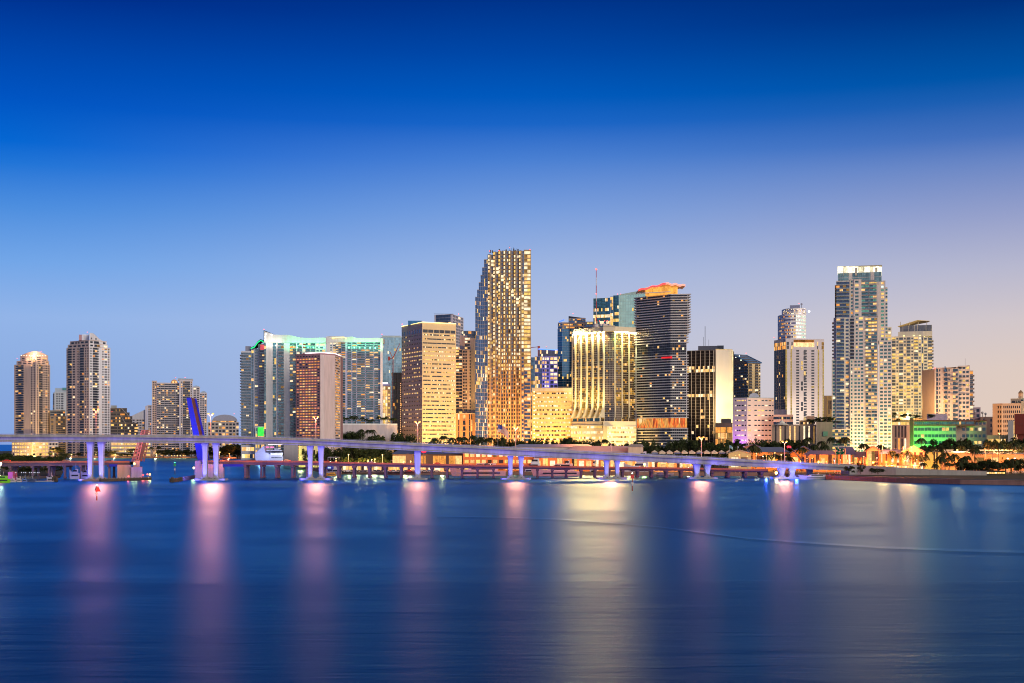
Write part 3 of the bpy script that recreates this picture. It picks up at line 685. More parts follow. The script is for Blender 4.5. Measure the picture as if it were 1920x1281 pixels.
# --- gold ribbed tower on a lit garage
D = 1250
RW = wall((.66, .58, .42), var=.06); GBR = glass((.055, .034, .018), .25, .1, .35)
b = Bld('office_tower', 'dark glass tower with glowing gold ribs standing on a bright parking garage', 'tower', cor(1071, 1142, 1192, D, .975, .985), RW, GBR)
pl = cor(1072, 1142, 1192, D, .975, .985); zb, zt = Z(790, D), Z(622, D)
pl = [P2(1072, D * 1.024), P2(1133, D + 2), P2(1152, D), P2(1192, D + 12), P2(1160, D + 60), P2(1085, D + 64)]
def lf23(f, u, c): return .8 if int(f * 40) in (24,) else .45 if int(f * 40) in (19, 27) else (.5 if f < .36 else .3 if f > .93 else .05)  # lower floors: golden reflection between the ribs painted as lit panes
b.vol(pl, zb, zt, 40, [('sGGtGGtGGtGGtGGt', dict(litf=lf23)), ('tGGGt', dict(lit=.06)), ('tGGtGGtGGt', dict(litf=lambda f, u, c: .85 if int(f * 40) in (9, 12, 22, 33) else .2)), None, None, None], pal='goldg', par=0, t=.3)
capp = [P2(1074.5, D * 1.024 - 2), P2(1131, D - 1), P2(1131, D - 3.5), P2(1152.3, D - 5), P2(1192, D + 8), P2(1162, D + 64), P2(1083, D + 68)]
b.vol(capp, zt + .01, Z(614, D), 1, ['S', None, 'S', 'S', None, None, None], par=.3)
m = MB(); b.vol([P2(1131, D - 3), P2(1152, D - 4.8), P2(1154, D + 12), P2(1133, D + 12)], Z(614, D) + 1, Z(611, D), 1, ['S', 'S', None, 'S'], par=0)
m = MB()
def rib(p, u, n, w=1.0, d=1.5, flare=True):
    """white rib standing out along the face normal, flaring at its foot and under the cap"""
    zf, zt_ = Z(783, D), Z(622, D)
    prof = [(d + (7.5 if flare else 0), zf), (d + (4.0 if flare else 0), zf + 4), (d + .9, zf + 10), (d, zf + 15), (d, zt_ - 22), (d + (1.8 if flare else 0), zt_ - 9), (d + (2.6 if flare else 0), zt_)]
    pts = [(p.x - n.x, p.y - n.y, zf)] + [(p.x + n.x * a, p.y + n.y * a, z) for a, z in prof] + [(p.x - n.x, p.y - n.y, zt_)]
    m.extr(pts, (u.x * w, u.y * w, 0), RW)
LE = pl[0]; CE = pl[1]; ul = (CE - LE).normalized(); nl = Vector((ul.y, -ul.x)); ur = (pl[3] - pl[2]).normalized(); nr = Vector((ur.y, -ur.x))
for px in (1079.5, 1090, 1101, 1112, 1122.5, 1132):
    t = (px - 1072) / (1133 - 1072); rib(LE.lerp(CE, t), ul, nl)
for px in (1152, 1165.5, 1178.5): rib(pl[2].lerp(pl[3], (px - 1152) / 40), ur, nr, .8, .8, False)
b.add('rib', m)
m = MB(); CAPL = glow((1, .74, .34), 260, 0, sample=True)
for i in range(12):
    t = (i + .5) / 12; q = LE.lerp(CE, t); m.box(q.x - .9, q.x + .9, q.y - 3.2, q.y - 2.7, Z(622.5, D) - .55, Z(622.5, D) - .05, CAPL)
for i in range(7):
    q = pl[2].lerp(pl[3], (i + .5) / 7); m.box(q.x - .8, q.x + .8, q.y - 2.2, q.y - 1.8, Z(622.5, D) - .5, Z(622.5, D) - .05, CAPL)
b.add('cap_light', m)
b.vol([P2(1073, D * 1.024 - 3), P2(1126, D - 2), P2(1128, D + 14), P2(1076, D + 40)], Z(790.5, D), Z(783, D), 1, [('sRtRtRtRtRs', dict(gm=TEALG)), None, None, None], hf=.75, sill=.12, par=0, lit=.1)
b.vol([P2(1072, D * 1.024 - 4), P2(1129, D - 4), P2(1131, D + 20), P2(1076, D + 50)], Z(797, D), Z(790.5, D) - .02, 1, ['S', None, None, None], par=0)
b.vol([P2(1131, D - 8), P2(1152, D - 8), P2(1193, D + 3), P2(1192, D + 40), P2(1133, D + 40)], Z(799, D), Z(790, D) - .1, 1, ['S', 'S', None, None, 'S'], par=0)
gar = dict(lit=.97, pal='pale', hf=.42, sill=.42)
b.vol([P2(1070, D * 1.024 - 6), P2(1132, D - 6), P2(1134, D + 40), P2(1074, D + 50)], GZ, Z(797, D) - .02, 7, [('tRtRtRtRtRt', gar), None, None, None], par=0)
b.vol(flat(1130.5, 1138, D - 12, 12), GZ, Z(799, D), 1, ['S', 'S', None, 'S'], par=0, wm=wall((.5, .42, .26)))
b.vol([P2(1138.2, D - 10), P2(1142, D - 10), P2(1193, D + 2), P2(1192, D + 40), P2(1140, D + 30)], GZ, Z(799, D) - .1, 8, [('W', gar), ('tRtRtRtRt', gar), None, None, None], par=0)
m = MB(); m.prism(flat(1085, 1090.5, D + 18, .6), Z(833, D), Z(806, D), plain((.22, .25, .45))); b.add('banner', m)
m = MB(); zr = Z(611, D) - 1
m.ball((X(1118, D + 22), D + 22, zr + 2.5), 3.6, plain((.55, .5, .48)), 12, 6, .8)
for px, r_ in ((1127, 1.3), (1133, 1.6), (1137, 1.3), (1143, 1.2)): m.ball((X(px, D + 18), D + 18, zr + 3.5), r_, plain((.7, .62, .6)), 8, 5)
b.add('radome', m)
m = MB(); MR = plain((.42, .02, .02)); MW = plain((.6, .55, .55)); z_a = zr + 4; z_b = Z(506, D + 22)
for i in range(7): m.tube([(X(1118, D + 22), D + 22, z_a + (z_b - z_a) * i / 7), (X(1118, D + 22), D + 22, z_a + (z_b - z_a) * (i + 1) / 7)], .5 - i * .035, MR if i % 2 == 0 else MW, 6)
b.add('mast', m); redlamp(b, 1118, 505, D + 22, .9); redlamp(b, 1118, 551, D + 21, .6)
for px in (1124, 1134, 1138.5): redlamp(b, px, 602, D + 14, .4)
b.done()

# --- horizontal balcony tower with red wavy roof
D = 1230
SLB = wall((.52, .50, .49)); 
b = Bld('apartment_tower', 'slab balcony tower with a glowing red and orange wavy roof', 'tower', cor(1189, 1257, 1295, D, .975, 1.004), SLB, glass((.016, .017, .022), .0, .12, .5))
def L25(xl, xr, rl=.975): return [P2(xl, D / rl), P2(1257, D), P2(xr, D - 2), P2(xr, D - 2) + Vector((-2, 34)), P2(xl, D / rl) + Vector((6, 20))]
def addb(xl, xr, y0, y1, nf, **kw):
    b.vol(L25(xl, xr), Z(y0, D), Z(y1, D), nf, [('ttGGGGGGGGG', kw), ('GGGGt', dict(kw, lit=kw.get('lit', .05) * 3)), 'GGG', None, 'GGG'], par=0, t=.2)
addb(1192.5, 1290, 627.5, 552.5, 16, lit=.02, pal='amber'); addb(1192.5, 1287.5, 783, 627.7, 32, lit=.04, pal='mix'); addb(1193, 1289, 861.5, 804, 11, lit=.03, pal='yellow')
m = MB()
for nf, y0, y1, xa, xb in ((16, 627.5, 552.5, 1188.5, 1295.5), (32, 783, 627.7, 1189, 1291), (11, 861, 804, 1191.5, 1290)):
    pp = L25(xa, xb)
    for k in range(nf + 1):
        if nf == 16 or not (24 < k < 29 and nf == 32):
            z = Z(y0, D) + (Z(y1, D) - Z(y0, D)) * k / nf; q = [p + Vector((0, -1.2)) if i < 3 else p for i, p in enumerate(pp)]
            if k == 0 and nf == 16: continue
            m.prism(q, z - .42, z + .5, SLB)
b.add('balcony_slab', m)
m = MB()
for i in range(3):
    m.extr([(X(1196, D), D - 2, Z(552, D) + .4), (X(1257, D), D - 2, Z(548, D)), (X(1257, D), D - 2, Z(548, D) + .6), (X(1196, D), D - 2, Z(552, D) + 1)], (0, 2, 0), SLB) if i == 0 else None
b.add('roof_edge', m)
ART = newmat('mural_glass')
nt, out = ART[1], ART[2]; e = nt.nodes.new('ShaderNodeEmission'); nt.links.new(e.outputs[0], out.inputs[0]); g = nt.nodes.new('ShaderNodeNewGeometry')
mp = nt.nodes.new('ShaderNodeMapping'); mp.inputs['Scale'].default_value = (.55, .12, .05); nt.links.new(g.outputs['Position'], mp.inputs[0])
nz = nt.nodes.new('ShaderNodeTexNoise'); nz.inputs['Scale'].default_value = 1.2; nz.inputs['Detail'].default_value = 5; nt.links.new(mp.outputs[0], nz.inputs[0])
cr = nt.nodes.new('ShaderNodeValToRGB'); cr.color_ramp.elements[0].position = .36; cr.color_ramp.elements[0].color = (.12, .05, .03, 1); cr.color_ramp.elements[1].position = .66; cr.color_ramp.elements[1].color = (1, .75, .4, 1)
for ps, cc in ((.44, (.9, .12, .03, 1)), (.5, (.9, .4, .08, 1)), (.56, (.35, .12, .05, 1)), (.6, (1, .5, .1, 1))):
    q = cr.color_ramp.elements.new(ps); q.color = cc
nt.links.new(nz.outputs[0], cr.inputs[0]); nt.links.new(cr.outputs[0], e.inputs[0]); e.inputs[1].default_value = 1.1; ART[0].cycles.emission_sampling = 'NONE'
b.w.prism(L25(1194, 1288), Z(803.8, D), Z(783.2, D), SLB)
m = MB(); a = P2(1194, D / .975) + Vector((0, -.8)); c = P2(1257, D) + Vector((0, -.8)); d_ = P2(1288, D - 2) + Vector((0, -.8))
u = (c - a).normalized(); m.fbox((a, u, Vector((u.y, -u.x))), 0, (c - a).length, 0, .3, Z(802, D), Z(784, D), ART[0])
u = (d_ - c).normalized(); m.fbox((c, u, Vector((u.y, -u.x))), .1, (d_ - c).length, 0, .3, Z(802, D), Z(784, D), ART[0]); b.add('mural_window', m)
ORW = glow((1, .42, .08), 1.0, .5)
m = MB(); q = [P2(1210, D + 10), P2(1247, D + 1), P2(1270.5, D + 3), P2(1262, D + 24), P2(1216, D + 28)]; m.prism(q, Z(552, D), Z(537, D), ORW); b.add('penthouse', m); rims = MB()
m = MB(); RN = wall((.62, .42, .36)); PN = wall((.70, .52, .45)); RIM = glow((1, .06, .05), 2.6, 0); RIM2 = glow((1, .30, .22), 2.0, 0)
for (xa, xb, Da, Db, mm, ya, yb_) in ((1197, 1248, D + 14, D - 2, RN, 541, 532.5), (1248.3, 1285, D - 2, D + 4, PN, 532.3, 534.5)):
    pr = None
    for i in range(17):
        t = i / 16; px = xa + (xb - xa) * t; Dd = Da + (Db - Da) * t; zz = Z(ya + (yb_ - ya) * t, D) + math.sin(t * math.pi * 5) * .55
        cur = (X(px, Dd), Dd, zz)
        if pr: 
            m.hexa([(pr[0], pr[1], pr[2] - .9), (cur[0], cur[1], cur[2] - .9), (cur[0], cur[1] + 24, cur[2] - .9), (pr[0], pr[1] + 24, pr[2] - .9)],
                   [(pr[0], pr[1], pr[2] + .5), (cur[0], cur[1], cur[2] + .5), (cur[0], cur[1] + 24, cur[2] + .5), (pr[0], pr[1] + 24, pr[2] + .5)], mm)
        if pr: rims.tube([(pr[0], pr[1] - .2, pr[2] + .45), (cur[0], cur[1] - .2, cur[2] + .45)], .3, RIM if mm is RN else RIM2, 5); rims.tube([(pr[0], pr[1] - .2, pr[2] - .85), (cur[0], cur[1] - .2, cur[2] - .85)], .22, RIM if mm is RN else RIM2, 5)
        pr = cur
b.add('wavy_roof', m); b.add('neon_rim', rims)
m = MB(); a = P2(1240.5, D + 4.2); c = P2(1257, D - 1.45); u = (c - a).normalized(); m.fbox((a, u, Vector((u.y, -u.x))), 0, (c - a).length, .1, .5, Z(672, D), Z(669, D), glow((1, .03, .04), .9, 0))
m.fbox((c, Vector((1, 0)), Vector((0, -1))), .1, 1.6, .1, .5, Z(672.5, D), Z(668.5, D), glow((1, .03, .04), 1.3, 0)); b.add('red_sign', m)
b.done()

# --- black glass tower with blank white side
D = 1300
BLK = wall((.16, .14, .14), var=.05)
b = Bld('office_tower', 'black glass tower with pale mullions and a broad blank white side wall', 'tower', cor(1290, 1341, 1373, D, .985, .99), BLK, glass((.018, .014, .016), .15, .1, .2))
pl = [P2(1288, D + 14), P2(1340, D), P2(1345, D + 40), P2(1296, D + 50)]
bl = lambda f, u, c: {30: .5, 29: .85, 21: .9, 14: .25, 11: .25, 9: .3, 7: .2, 4: .3, 3: .2}.get(int(f * 36 + .5), .025)
b.vol(pl, GZ, Z(657, D), 36, [('GGtGGtGGtGGtGGtGGt', dict(litf=bl, pal='warm')), None, None, None], par=.3, t=.2)
m = MB(); MUL = wall((.30, .27, .27))
for px in (1295.5, 1304, 1312.5, 1321, 1329.5, 1337):
    t = (px - 1288) / 52; Dd = D + 14 * (1 - t) - .2; m.box(X(px, Dd), X(px, Dd) + .55, Dd - .7, Dd, GZ, Z(657, D), MUL)
b.add('mullion', m)
b.vol([P2(1341, D - 1), P2(1373.5, D + 6), P2(1376, D + 40), P2(1345, D + 38)], GZ, Z(656, D), 1, [('S', dict(wm=wall((.66, .6, .56), var=.04))), None, None, None], par=0)
b.vol([P2(1341.6, D - 1.3), P2(1372.9, D + 5.7), P2(1376, D + 40), P2(1345, D + 38)], Z(656, D) + .02, Z(654.5, D), 1, ['S', None, None, None], par=0, wm=wall((.7, .56, .34)))
m = MB(); m.prism(flat(1309, 1345, D + 22, 14), Z(657, D), Z(648.5, D + 20), plain((.10, .11, .16))); m.prism(flat(1344.4, 1357, D + 28, 10), Z(657, D), Z(648, D + 28), plain((.06, .08, .12))); b.add('roof_plant', m)
m = MB()
for px, y in ((1322, 612), (1319, 632), (1329, 637)): m.tube([(X(px, D + 24), D + 24, Z(649, D)), (X(px, D + 24), D + 24, Z(y, D + 24))], .28 if y < 620 else .15, DARKM, 5)
b.add('antenna', m)
m = MB(); m.prism([P2(1373.6, D + 4), P2(1374.6, D + 4), P2(1374.6, D + 5), P2(1373.6, D + 5)], GZ + 12, Z(656, D), glow((1, .8, .4), 1.6, .5)); b.add('edge_light', m)
b.done()
D = 1240
b = Bld('office_building', 'low brown box with rows of amber windows before the blank white side', 'building', flat(1341, 1373, D, 24), wall((.10, .07, .05)), BRNG)
b.vol(flat(1341, 1373.5, D, 22), GZ, Z(801, D), 6, ['tGGtgggggtGGt', None, None, None], lit=.85, pal='amber', par=0, t=.2)
b.vol(flat(1341, 1373.5, D - .4, 22), Z(801, D) + .01, Z(793, D), 1, ['S', None, None, None], par=0)
m = MB(); m.prism(flat(1352, 1371, D + 4, 12), Z(793, D) + .02, Z(785, D), wall((.07, .06, .07))); b.add('roof_plant', m)
b.done()

# --- slanted roof tower behind
D = 1560
b = Bld('apartment_tower', 'brown tower with steeply slanted blue roof behind the blank white wall', 'tower', cor(1375, 1403, 1427, D, .985, .99), wall((.42, .34, .28)), glass((.02, .02, .025)))
pl = [P2(1374.5, D + 22), P2(1402.5, D), P2(1426, D + 8), P2(1400, D + 36)]
b.vol(pl, GZ, Z(682, D), 34, ['BtBtBtB', ('sBsSsBsW', dict(wm=wall((.80, .62, .34)), lit=.1)), None, None], lit=.08, par=0)
m = MB(); m.prism(pl, Z(682, D) + .02, 0, wall((.24, .19, .16)), None, [Z(664, D), Z(681, D), Z(681, D), Z(663, D)]); b.add('wall_top', m)
m = MB(); P = [P2(1374, D + 21), P2(1402.5, D - 1.5), P2(1428, D + 7.5), P2(1400, D + 37)]
for i in range(5):
    t = i / 4; a = P[0].lerp(P[1], t); c = P[3].lerp(P[2], t); z = Z(663.5, D) * (1 - t) + Z(680.6, D) * t
    m.tube([(a.x, a.y, z + .5), (c.x, c.y, z + .5)], .7, plain((.08, .18, .36)), 6)
for a, c in ((0, 1), (3, 2)): m.tube([(P[a].x, P[a].y, Z(663.5, D) + .5), (P[c].x, P[c].y, Z(680.6, D) + .5)], .8, plain((.08, .18, .36)), 6)
b.add('roof_frame', m)
m = MB(); [m.ball((X(x, D - 2), D + 4, Z(y, D)), .55, glow((.9, 1, .7), 5, 0)) for x, y in ((1381, 670), (1391, 675), (1388, 667))]; b.add('roof_lamp', m)
redlamp(b, 1399, 662.5, D + 20); b.done(100, 60)

# --- white block with violet flood
D = 1250
b = Bld('government_building', 'white ribbed block washed violet at its left foot with small square windows', 'building', cor(1373.5, 1401, 1450, D, .985, .99), wall((.68, .56, .48), var=.05))
pl = [P2(1374, D + 10), P2(1401, D), P2(1451, D + 8), P2(1446, D + 40), P2(1380, D + 44)]
b.vol(pl, GZ, Z(746.5, D), 13, [('SwtwtWsWswts', dict(wm=wall((.50, .48, .56), var=.05), lit=.4)), ('sWSsWsWsWsWsWswt', dict(lit=.3)), 'sWs', None, None], hf=.26, sill=.4, pal='pale', par=0)
m = MB()
for k in range(52): 
    z = GZ + k * (Z(746.5, D) - GZ) / 52
    for a, c in ((pl[0], pl[1]), (pl[1], pl[2])):
        u = (c - a).normalized(); m.fbox((a, u, Vector((u.y, -u.x))), .1, (c - a).length - .1, -.02, .10, z, z + .12, plain((.35, .30, .30))) if k % 4 == 0 else None
b.add('cladding_joint', m)
m = MB(); m.prism([p for p in pl], Z(746.5, D) + .003, Z(745.5, D), wall((.4, .46, .42))); b.add('roof', m)
barrel(b, 1404, 1424, 745.4, 737, D + 12, 10, plain((.5, .53, .6), .3), 'roof_dome'); b.done()

# --- striped white tower (tall slot windows)
D = 1420
HW = wall((.58, .54, .58), var=.05); GG = glass((.30, .22, .07), .5, .15, .2)
b = Bld('hotel_tower', 'tall white tower with black and gold vertical slots and an orange lit top storey', 'tower', cor(1451, 1474, 1544, D, .985, .99), HW, NAVY)
pl = [P2(1451.3, D + 26), P2(1473, D), P2(1545, D + 6), P2(1540, D + 44), P2(1462, D + 48)]
b.vol(pl, GZ, Z(655, D), 40, [('GtgtgtGG', dict(wm=wall((.42, .33, .32)), gm=glass((.012, .010, .012)))), ('gtSgSsWtsSWSstWtSgtSg', dict(pal='gold', litf=lambda f, u, c: .95 if c in 'Gg' and f > .33 else .02)), 'sWs', None, None], lit=.03, par=0, hf=.6, sill=.2)  # gold slots glow to paint a reflection in the upper glass
b.vol(pl, Z(655, D) + .01, Z(641, D), 2, [('GtgtgtG', dict(lit=.97, pal='amber')), ('sGSgSSSSSSSSSSgSsG', dict(lit=.4, pal='warm')), None, None, None], par=0)
b.vol(pl, Z(641, D) + .01, Z(636.5, D), 1, ['S', 'S', 'S', None, None], par=.5)
m = MB(); u = (pl[2] - pl[1]).normalized(); n = Vector((u.y, -u.x)); L_ = (pl[2] - pl[1]).length; fr = (pl[1], u, n)
m.fbox(fr, L_ * .21, L_ * .74, .02, .5, Z(650, D), Z(642, D), glow((1, .55, .25), 1.5, .5)); m.fbox(fr, L_ * .21, L_ * .74, .02, .4, Z(641.6, D), Z(637, D), glow((.55, .2, .05), .5, .7)); b.add('lounge_window', m)
m = MB()
for k in range(14):
    yb_ = 790 - k * 9.6; off = .40 if (k // 2) % 2 else .47
    m.fbox(fr, L_ * off, L_ * (off + .05), .02, .25, Z(yb_, D), Z(yb_ - 7.5, D), NAVY if R.random() < .6 else GG)
b.add('stagger_window', m); redlamp(b, 1451.5, 633, D + 26); b.done()

# --- round ribbon tower behind
D = 1650
b = Bld('bank_tower', 'curved white ribbon tower in three tiers with a glaring corner lamp', 'tower', flat(1468, 1520, D, 30), wall((.80, .78, .82)), glass((.12, .10, .2), .2))
def rnd(xa, xb, D, dep):
    c = Vector((X((xa + xb) / 2, D), D + dep)); rx = (X(xb, D) - X(xa, D)) / 2; P = []
    for i in range(9):
        a = math.pi * (1 + i / 8); P.append(Vector((c.x + rx * math.cos(a), c.y + dep * .8 * math.sin(a))))
    return P + [Vector((c.x + rx, c.y + 8)), Vector((c.x - rx, c.y + 8))]
b.vol(rnd(1468.5, 1519.5, D, 26), GZ, Z(589, D), 42, [('R', dict(pal='amber'))] * 3 + [('RR', dict(pal='warm'))] + [('RR', dict(gm=MINT, pal='cool', lit=.45))] * 4 + [None] * 3, lit=.3, hf=.45, par=.4)
b.vol(rnd(1475.5, 1519, D + 1, 24), Z(589, D) + .8, Z(577.5, D), 4, [('R', {})] * 8 + [None] * 3, lit=.4, hf=.45, par=.3, pal='pale')
m = MB(); m.prism(flat(1481, 1500, D + 12, 12), Z(577, D), Z(570.5, D), plain((.2, .22, .34))); b.add('roof_plant', m)
m = MB(); m.ball((X(1503, D + 10), D + 10, Z(569, D)), 1.4, plain((.3, .3, .4)), 10, 6); m.tube([(X(1503, D + 10), D + 10, Z(577, D)), (X(1503, D + 10), D + 10, Z(570, D))], .3, DARKM, 5); b.add('dish', m)
m = MB(); m.ball((X(1517, D + 8), D + 8, Z(582.5, D)), 1.3, glow((1, .97, .95), 9, 0), 10, 6); b.add('corner_lamp', m)
redlamp(b, 1498, 569.5, D + 12); b.done()

# --- podium blocks around
D = 1200
b = Bld('office_building', 'pink banded low block at the foot of the slotted white tower', 'building', flat(1450, 1487, D + 40, 20), wall((.62, .42, .36)))
b.vol(flat(1450, 1487, D + 40, 20), GZ, Z(779, D + 40), 9, ['RtRtR', None, None, None], hf=.5, lit=.1, par=.4)
b.vol(flat(1452, 1475, D + 70, 14), Z(779, D + 40), Z(769, D + 70), 1, ['S', None, None, None], wm=LG, par=.3); b.done(60, 0)
b = Bld('shopping_block', 'long brown arcade block with tall piers and sparkling lights behind the palms', 'building', flat(1447, 1561, D - 30, 40), wall((.38, .27, .20)), BRNG)
b.vol(flat(1447, 1530, D - 30, 40), GZ, Z(799, D - 30), 2, [('SgSgSgSgSgSgSgSgSgs', dict(lit=.3, pal='warm')), None, None, None], par=1.0)
b.vol(flat(1530.3, 1561, D - 45, 50), GZ, Z(794, D - 45), 1, ['S', None, None, 'S'], par=1.0)
b.vol(flat(1499, 1526, D - 10, 14), Z(799, D - 30) + 1, Z(790, D - 10), 1, [('sRsRs', dict(lit=.5)), None, None, None], par=.5, wm=wall((.5, .32, .14)))
b.vol(flat(1512, 1527, D, 12), Z(790, D), Z(782, D), 1, ['S', None, None, None], par=.5, wm=wall((.42, .25, .16)))
m = MB(); m.prism(flat(1532.5, 1538, D - 31, .4), Z(832, D - 31), Z(820, D - 31), glow((1, .7, .12), 1.0, .3)); b.add('lit_doorway', m)
m = MB(); m.prism(flat(1543, 1552, D - 46, .4), Z(818, D - 46), Z(809, D - 46), plain((.15, .3, .2))); b.add('green_panel', m); b.done()
m = MB(); ctr = P2(1466, D - 25); zc = Z(797, D - 25)
for i in range(8):
    a0, a1 = math.pi * i / 4, math.pi * (i + 1) / 4; r0 = 7.5
    def pt(a, r, z): return (ctr.x + math.cos(a) * r, ctr.y + math.sin(a) * r, z)
    for (ra, za), (rb, zb_) in (((r0, zc), (r0 * .45, zc + 1.6)), ((r0 * .45, zc + 1.6), (.2, zc + 4.6))): m.poly([pt(a0, ra, za), pt(a1, ra, za), pt(a1, rb, zb_), pt(a0, rb, zb_)], plain((.7, .68, .6)))
    m.tube([pt(a0, r0 * .95, zc - 3.2), pt(a0, r0 * .95, zc)], .12, STEEL, 5)
m.top('tent_canopy', 'white peaked tent canopy on the roof of the brown arcade block', 'tent')
b = Bld('office_building', 'narrow sand coloured block in the gap left of the tallest condo', 'building', flat(1545, 1561, 1560, 20), wall((.48, .34, .22)), BRNG)
b.vol(flat(1545, 1562, 1560, 20), GZ, Z(743, 1560), 14, ['SsgsgsGs', None, None, None], lit=.3, pal='dim', par=.4); b.done(40, 0)

# --- tall stepped condo with glowing crown
D = 1200
CW = wall((.56, .51, .48)); CW2 = wall((.66, .60, .54)); TB = glass((.03, .10, .10), .2, .1, .6)
b = Bld('apartment_tower', 'tall stepped condo tower on the right with a glowing white crown', 'tower', flat(1559, 1672, D, 50), CW, TB)
bg = glass((.03, .05, .09), .3)
rl = plain((.12, .17, .22), .2)
def stack(xa, xb, yt, pat, dd, dep=40, side=None, wm=None, lit=.1, pal='mix', gm=None, yb=860, par=.5, **kw):
    zt = Z(yt, D + dd); z0 = GZ if yb == 860 else Z(yb, D + dd); nf = max(1, int(round((zt - z0) / 3.32)))
    b.vol(flat(xa, xb, D + dd, dep), z0, zt, nf, [(pat, dict(wm=wm or CW, gm=gm or TB)), None, None, side], lit=lit, pal=pal, par=par, **kw)
stack(1559.5, 1568, 676, 'sWs', 4, side='sWsWs', lit=.04)
stack(1563, 1568, 597.5, 'sWs', 8, yb=676, side='sWBs', lit=.04)
stack(1568.2, 1583, 597, 'BB', 1, gm=bg, lit=.12, rail=rl)
stack(1583.2, 1593.5, 597, 'sWs', 2, gm=bg)
stack(1593.7, 1601.5, 597, 'B', 1.5, yb=675, gm=glass((.015, .015, .02)), lit=.1); stack(1593.7, 1600, 675, 'sWs', -1, lit=.1, pal='yellow', wm=CW2)
stack(1600.2, 1620.5, 675, 'sWsWsWs', -2, wm=CW2, lit=.14, pal='teal', yb=860)
stack(1601.7, 1620.5, 594, 'swsWs', 0, wm=CW2, lit=.1, pal='teal', yb=675)
stack(1568, 1593.5, 528, 'BBt', 5, yb=597, gm=bg, lit=.1, side='B', rail=rl, pal='amber')
stack(1593.7, 1600.5, 525, 'sWs', 5, yb=597); stack(1600.7, 1615, 525, 'sWss', 3, wm=CW2, yb=594, lit=.2, pal='teal')
stack(1615.2, 1646.5, 521, 'BtBs', 6, yb=594, gm=TB, lit=.35, pal='teal', rail=rl)
stack(1620.7, 1646.5, 596, 'sBtBs', 2, gm=TB, lit=.42, pal='warm', rail=rl)
stack(1646.7, 1660, 528, 'SWst', 3, yb=640, wm=CW2, lit=.5, pal='teal'); stack(1660.2, 1664, 540, 'w', 8, yb=640, wm=CW2, lit=.3, pal='yellow')
stack(1648, 1672.5, 640, 'sWsWsWs', 0, wm=CW2, lit=.22, pal='warm')
stack(1560, 1594, 806, 'tBtBtBt', -6, lit=.35, pal='yellow', dep=5, wm=wall((.3, .32, .38)))
b.vol(flat(1571, 1653, D + 8, 26), Z(528, D), Z(509, D), 2, [('GGGSGGGGGSGG', dict(gm=glass((.12, .2, .18), .3))), None, None, 'GG'], par=0, lit=0)
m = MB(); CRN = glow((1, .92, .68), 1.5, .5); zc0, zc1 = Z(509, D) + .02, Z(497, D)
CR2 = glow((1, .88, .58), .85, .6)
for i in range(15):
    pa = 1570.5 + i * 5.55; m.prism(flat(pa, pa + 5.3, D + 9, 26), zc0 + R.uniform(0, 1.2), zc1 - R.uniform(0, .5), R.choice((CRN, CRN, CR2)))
b.add('lit_crown', m)
m = MB()
for px in (1581, 1588, 1603, 1618, 1641): m.prism(flat(px, px + (4 if px in (1603, 1641) else .8), D + 7.5, 1.2), zc0 - 3, zc1 - 1.5, wall((.5, .46, .36)))
m.prism(flat(1570, 1654, D + 8, 28), zc1 + .01, zc1 + .5, wall((.5, .46, .36))); b.add('crown_pier', m)
b.done()

# --- pale condo with canopy roof behind right
D = 1420
YC = wall((.62, .56, .46))
b = Bld('apartment_tower', 'pale cream condo with a tilted canopy roof above glass screens', 'tower', flat(1671, 1753, D, 36), YC, glass((.08, .09, .08), .2))
b.vol(flat(1672, 1728, D, 34), GZ, Z(632, D), 38, ['BsWsBsWsBsWsBsWs', None, None, None], lit=.28, pal='yellow', par=.6, wm=wall((.60, .54, .46)))
b.vol(flat(1728.2, 1740, D + 3, 30), GZ, Z(632, D), 38, ['gsWs', None, None, None], lit=.25, pal='yellow', par=.6)
b.vol(flat(1740.2, 1748, D + 5, 26), GZ, Z(632, D), 38, ['B', 'BB', None, None], lit=.4, pal='yellow', par=.6)
b.vol(flat(1664, 1671.6, D + 4, 20), GZ, Z(614, D), 40, ['sWs', None, None, None], lit=.2, pal='yellow', par=.3)
b.vol(flat(1684, 1748, D + 5, 22), Z(632, D) + 1, Z(621, D), 1, ['SSSSS', 'S', None, None], par=0)
b.vol(flat(1687, 1747.5, D + 5.5, 20), Z(621, D) + .02, Z(609, D), 1, [('tTtTTtTTtTtTTTtTTt', dict(gm=glass((.10, .09, .08), .3))), 'TtTt', None, 'TtT'], par=0, lit=0)
m = MB(); m.prism([P2(1683, D), P2(1720, D - 3), P2(1744, D + 3), P2(1742, D + 24), P2(1688, D + 24)], 0, 0, wall((.55, .45, .28)), None, [0] * 5); m = MB()
P = [P2(1683, D + 2), P2(1720, D), P2(1744, D + 4), P2(1740, D + 24), P2(1688, D + 24)]; zt = [Z(611.5, D), Z(600, D), Z(601, D), Z(600, D), Z(610, D)]
n0 = len(m.v); wmm = wall((.55, .45, .28)); m.v += [(p.x, p.y, z - .5) for p, z in zip(P, zt)] + [(p.x, p.y, z) for p, z in zip(P, zt)]; j = m.mi(wmm)
m.f += [(4, 3, 2, 1, 0), (5, 6, 7, 8, 9)] + [(i, (i + 1) % 5, 5 + (i + 1) % 5, 5 + i) for i in range(5)]; m.m += [j] * 7
b.add('canopy_roof', m)
m = MB()
for px in (1688, 1705, 1721, 1737): m.prism(flat(px, px + 1.2, D + 6.5, 1), Z(609, D), Z(602.5, D), YC)
b.add('post', m)
m = MB(); [m.ball((X(x, D - .6), D - .6 + 4, Z(629.5, D)), .8, glow((1, .8, .2), 4, 0)) for x in (1697, 1716, 1727, 1735, 1742)]; b.add('terrace_lamp', m)
b.vol(flat(1664, 1735, D - 60, 50), GZ, Z(786, D - 60), 9, [('SSsSSs', dict(lit=0)), None, None, None], par=.6, wm=wall((.62, .46, .22)))
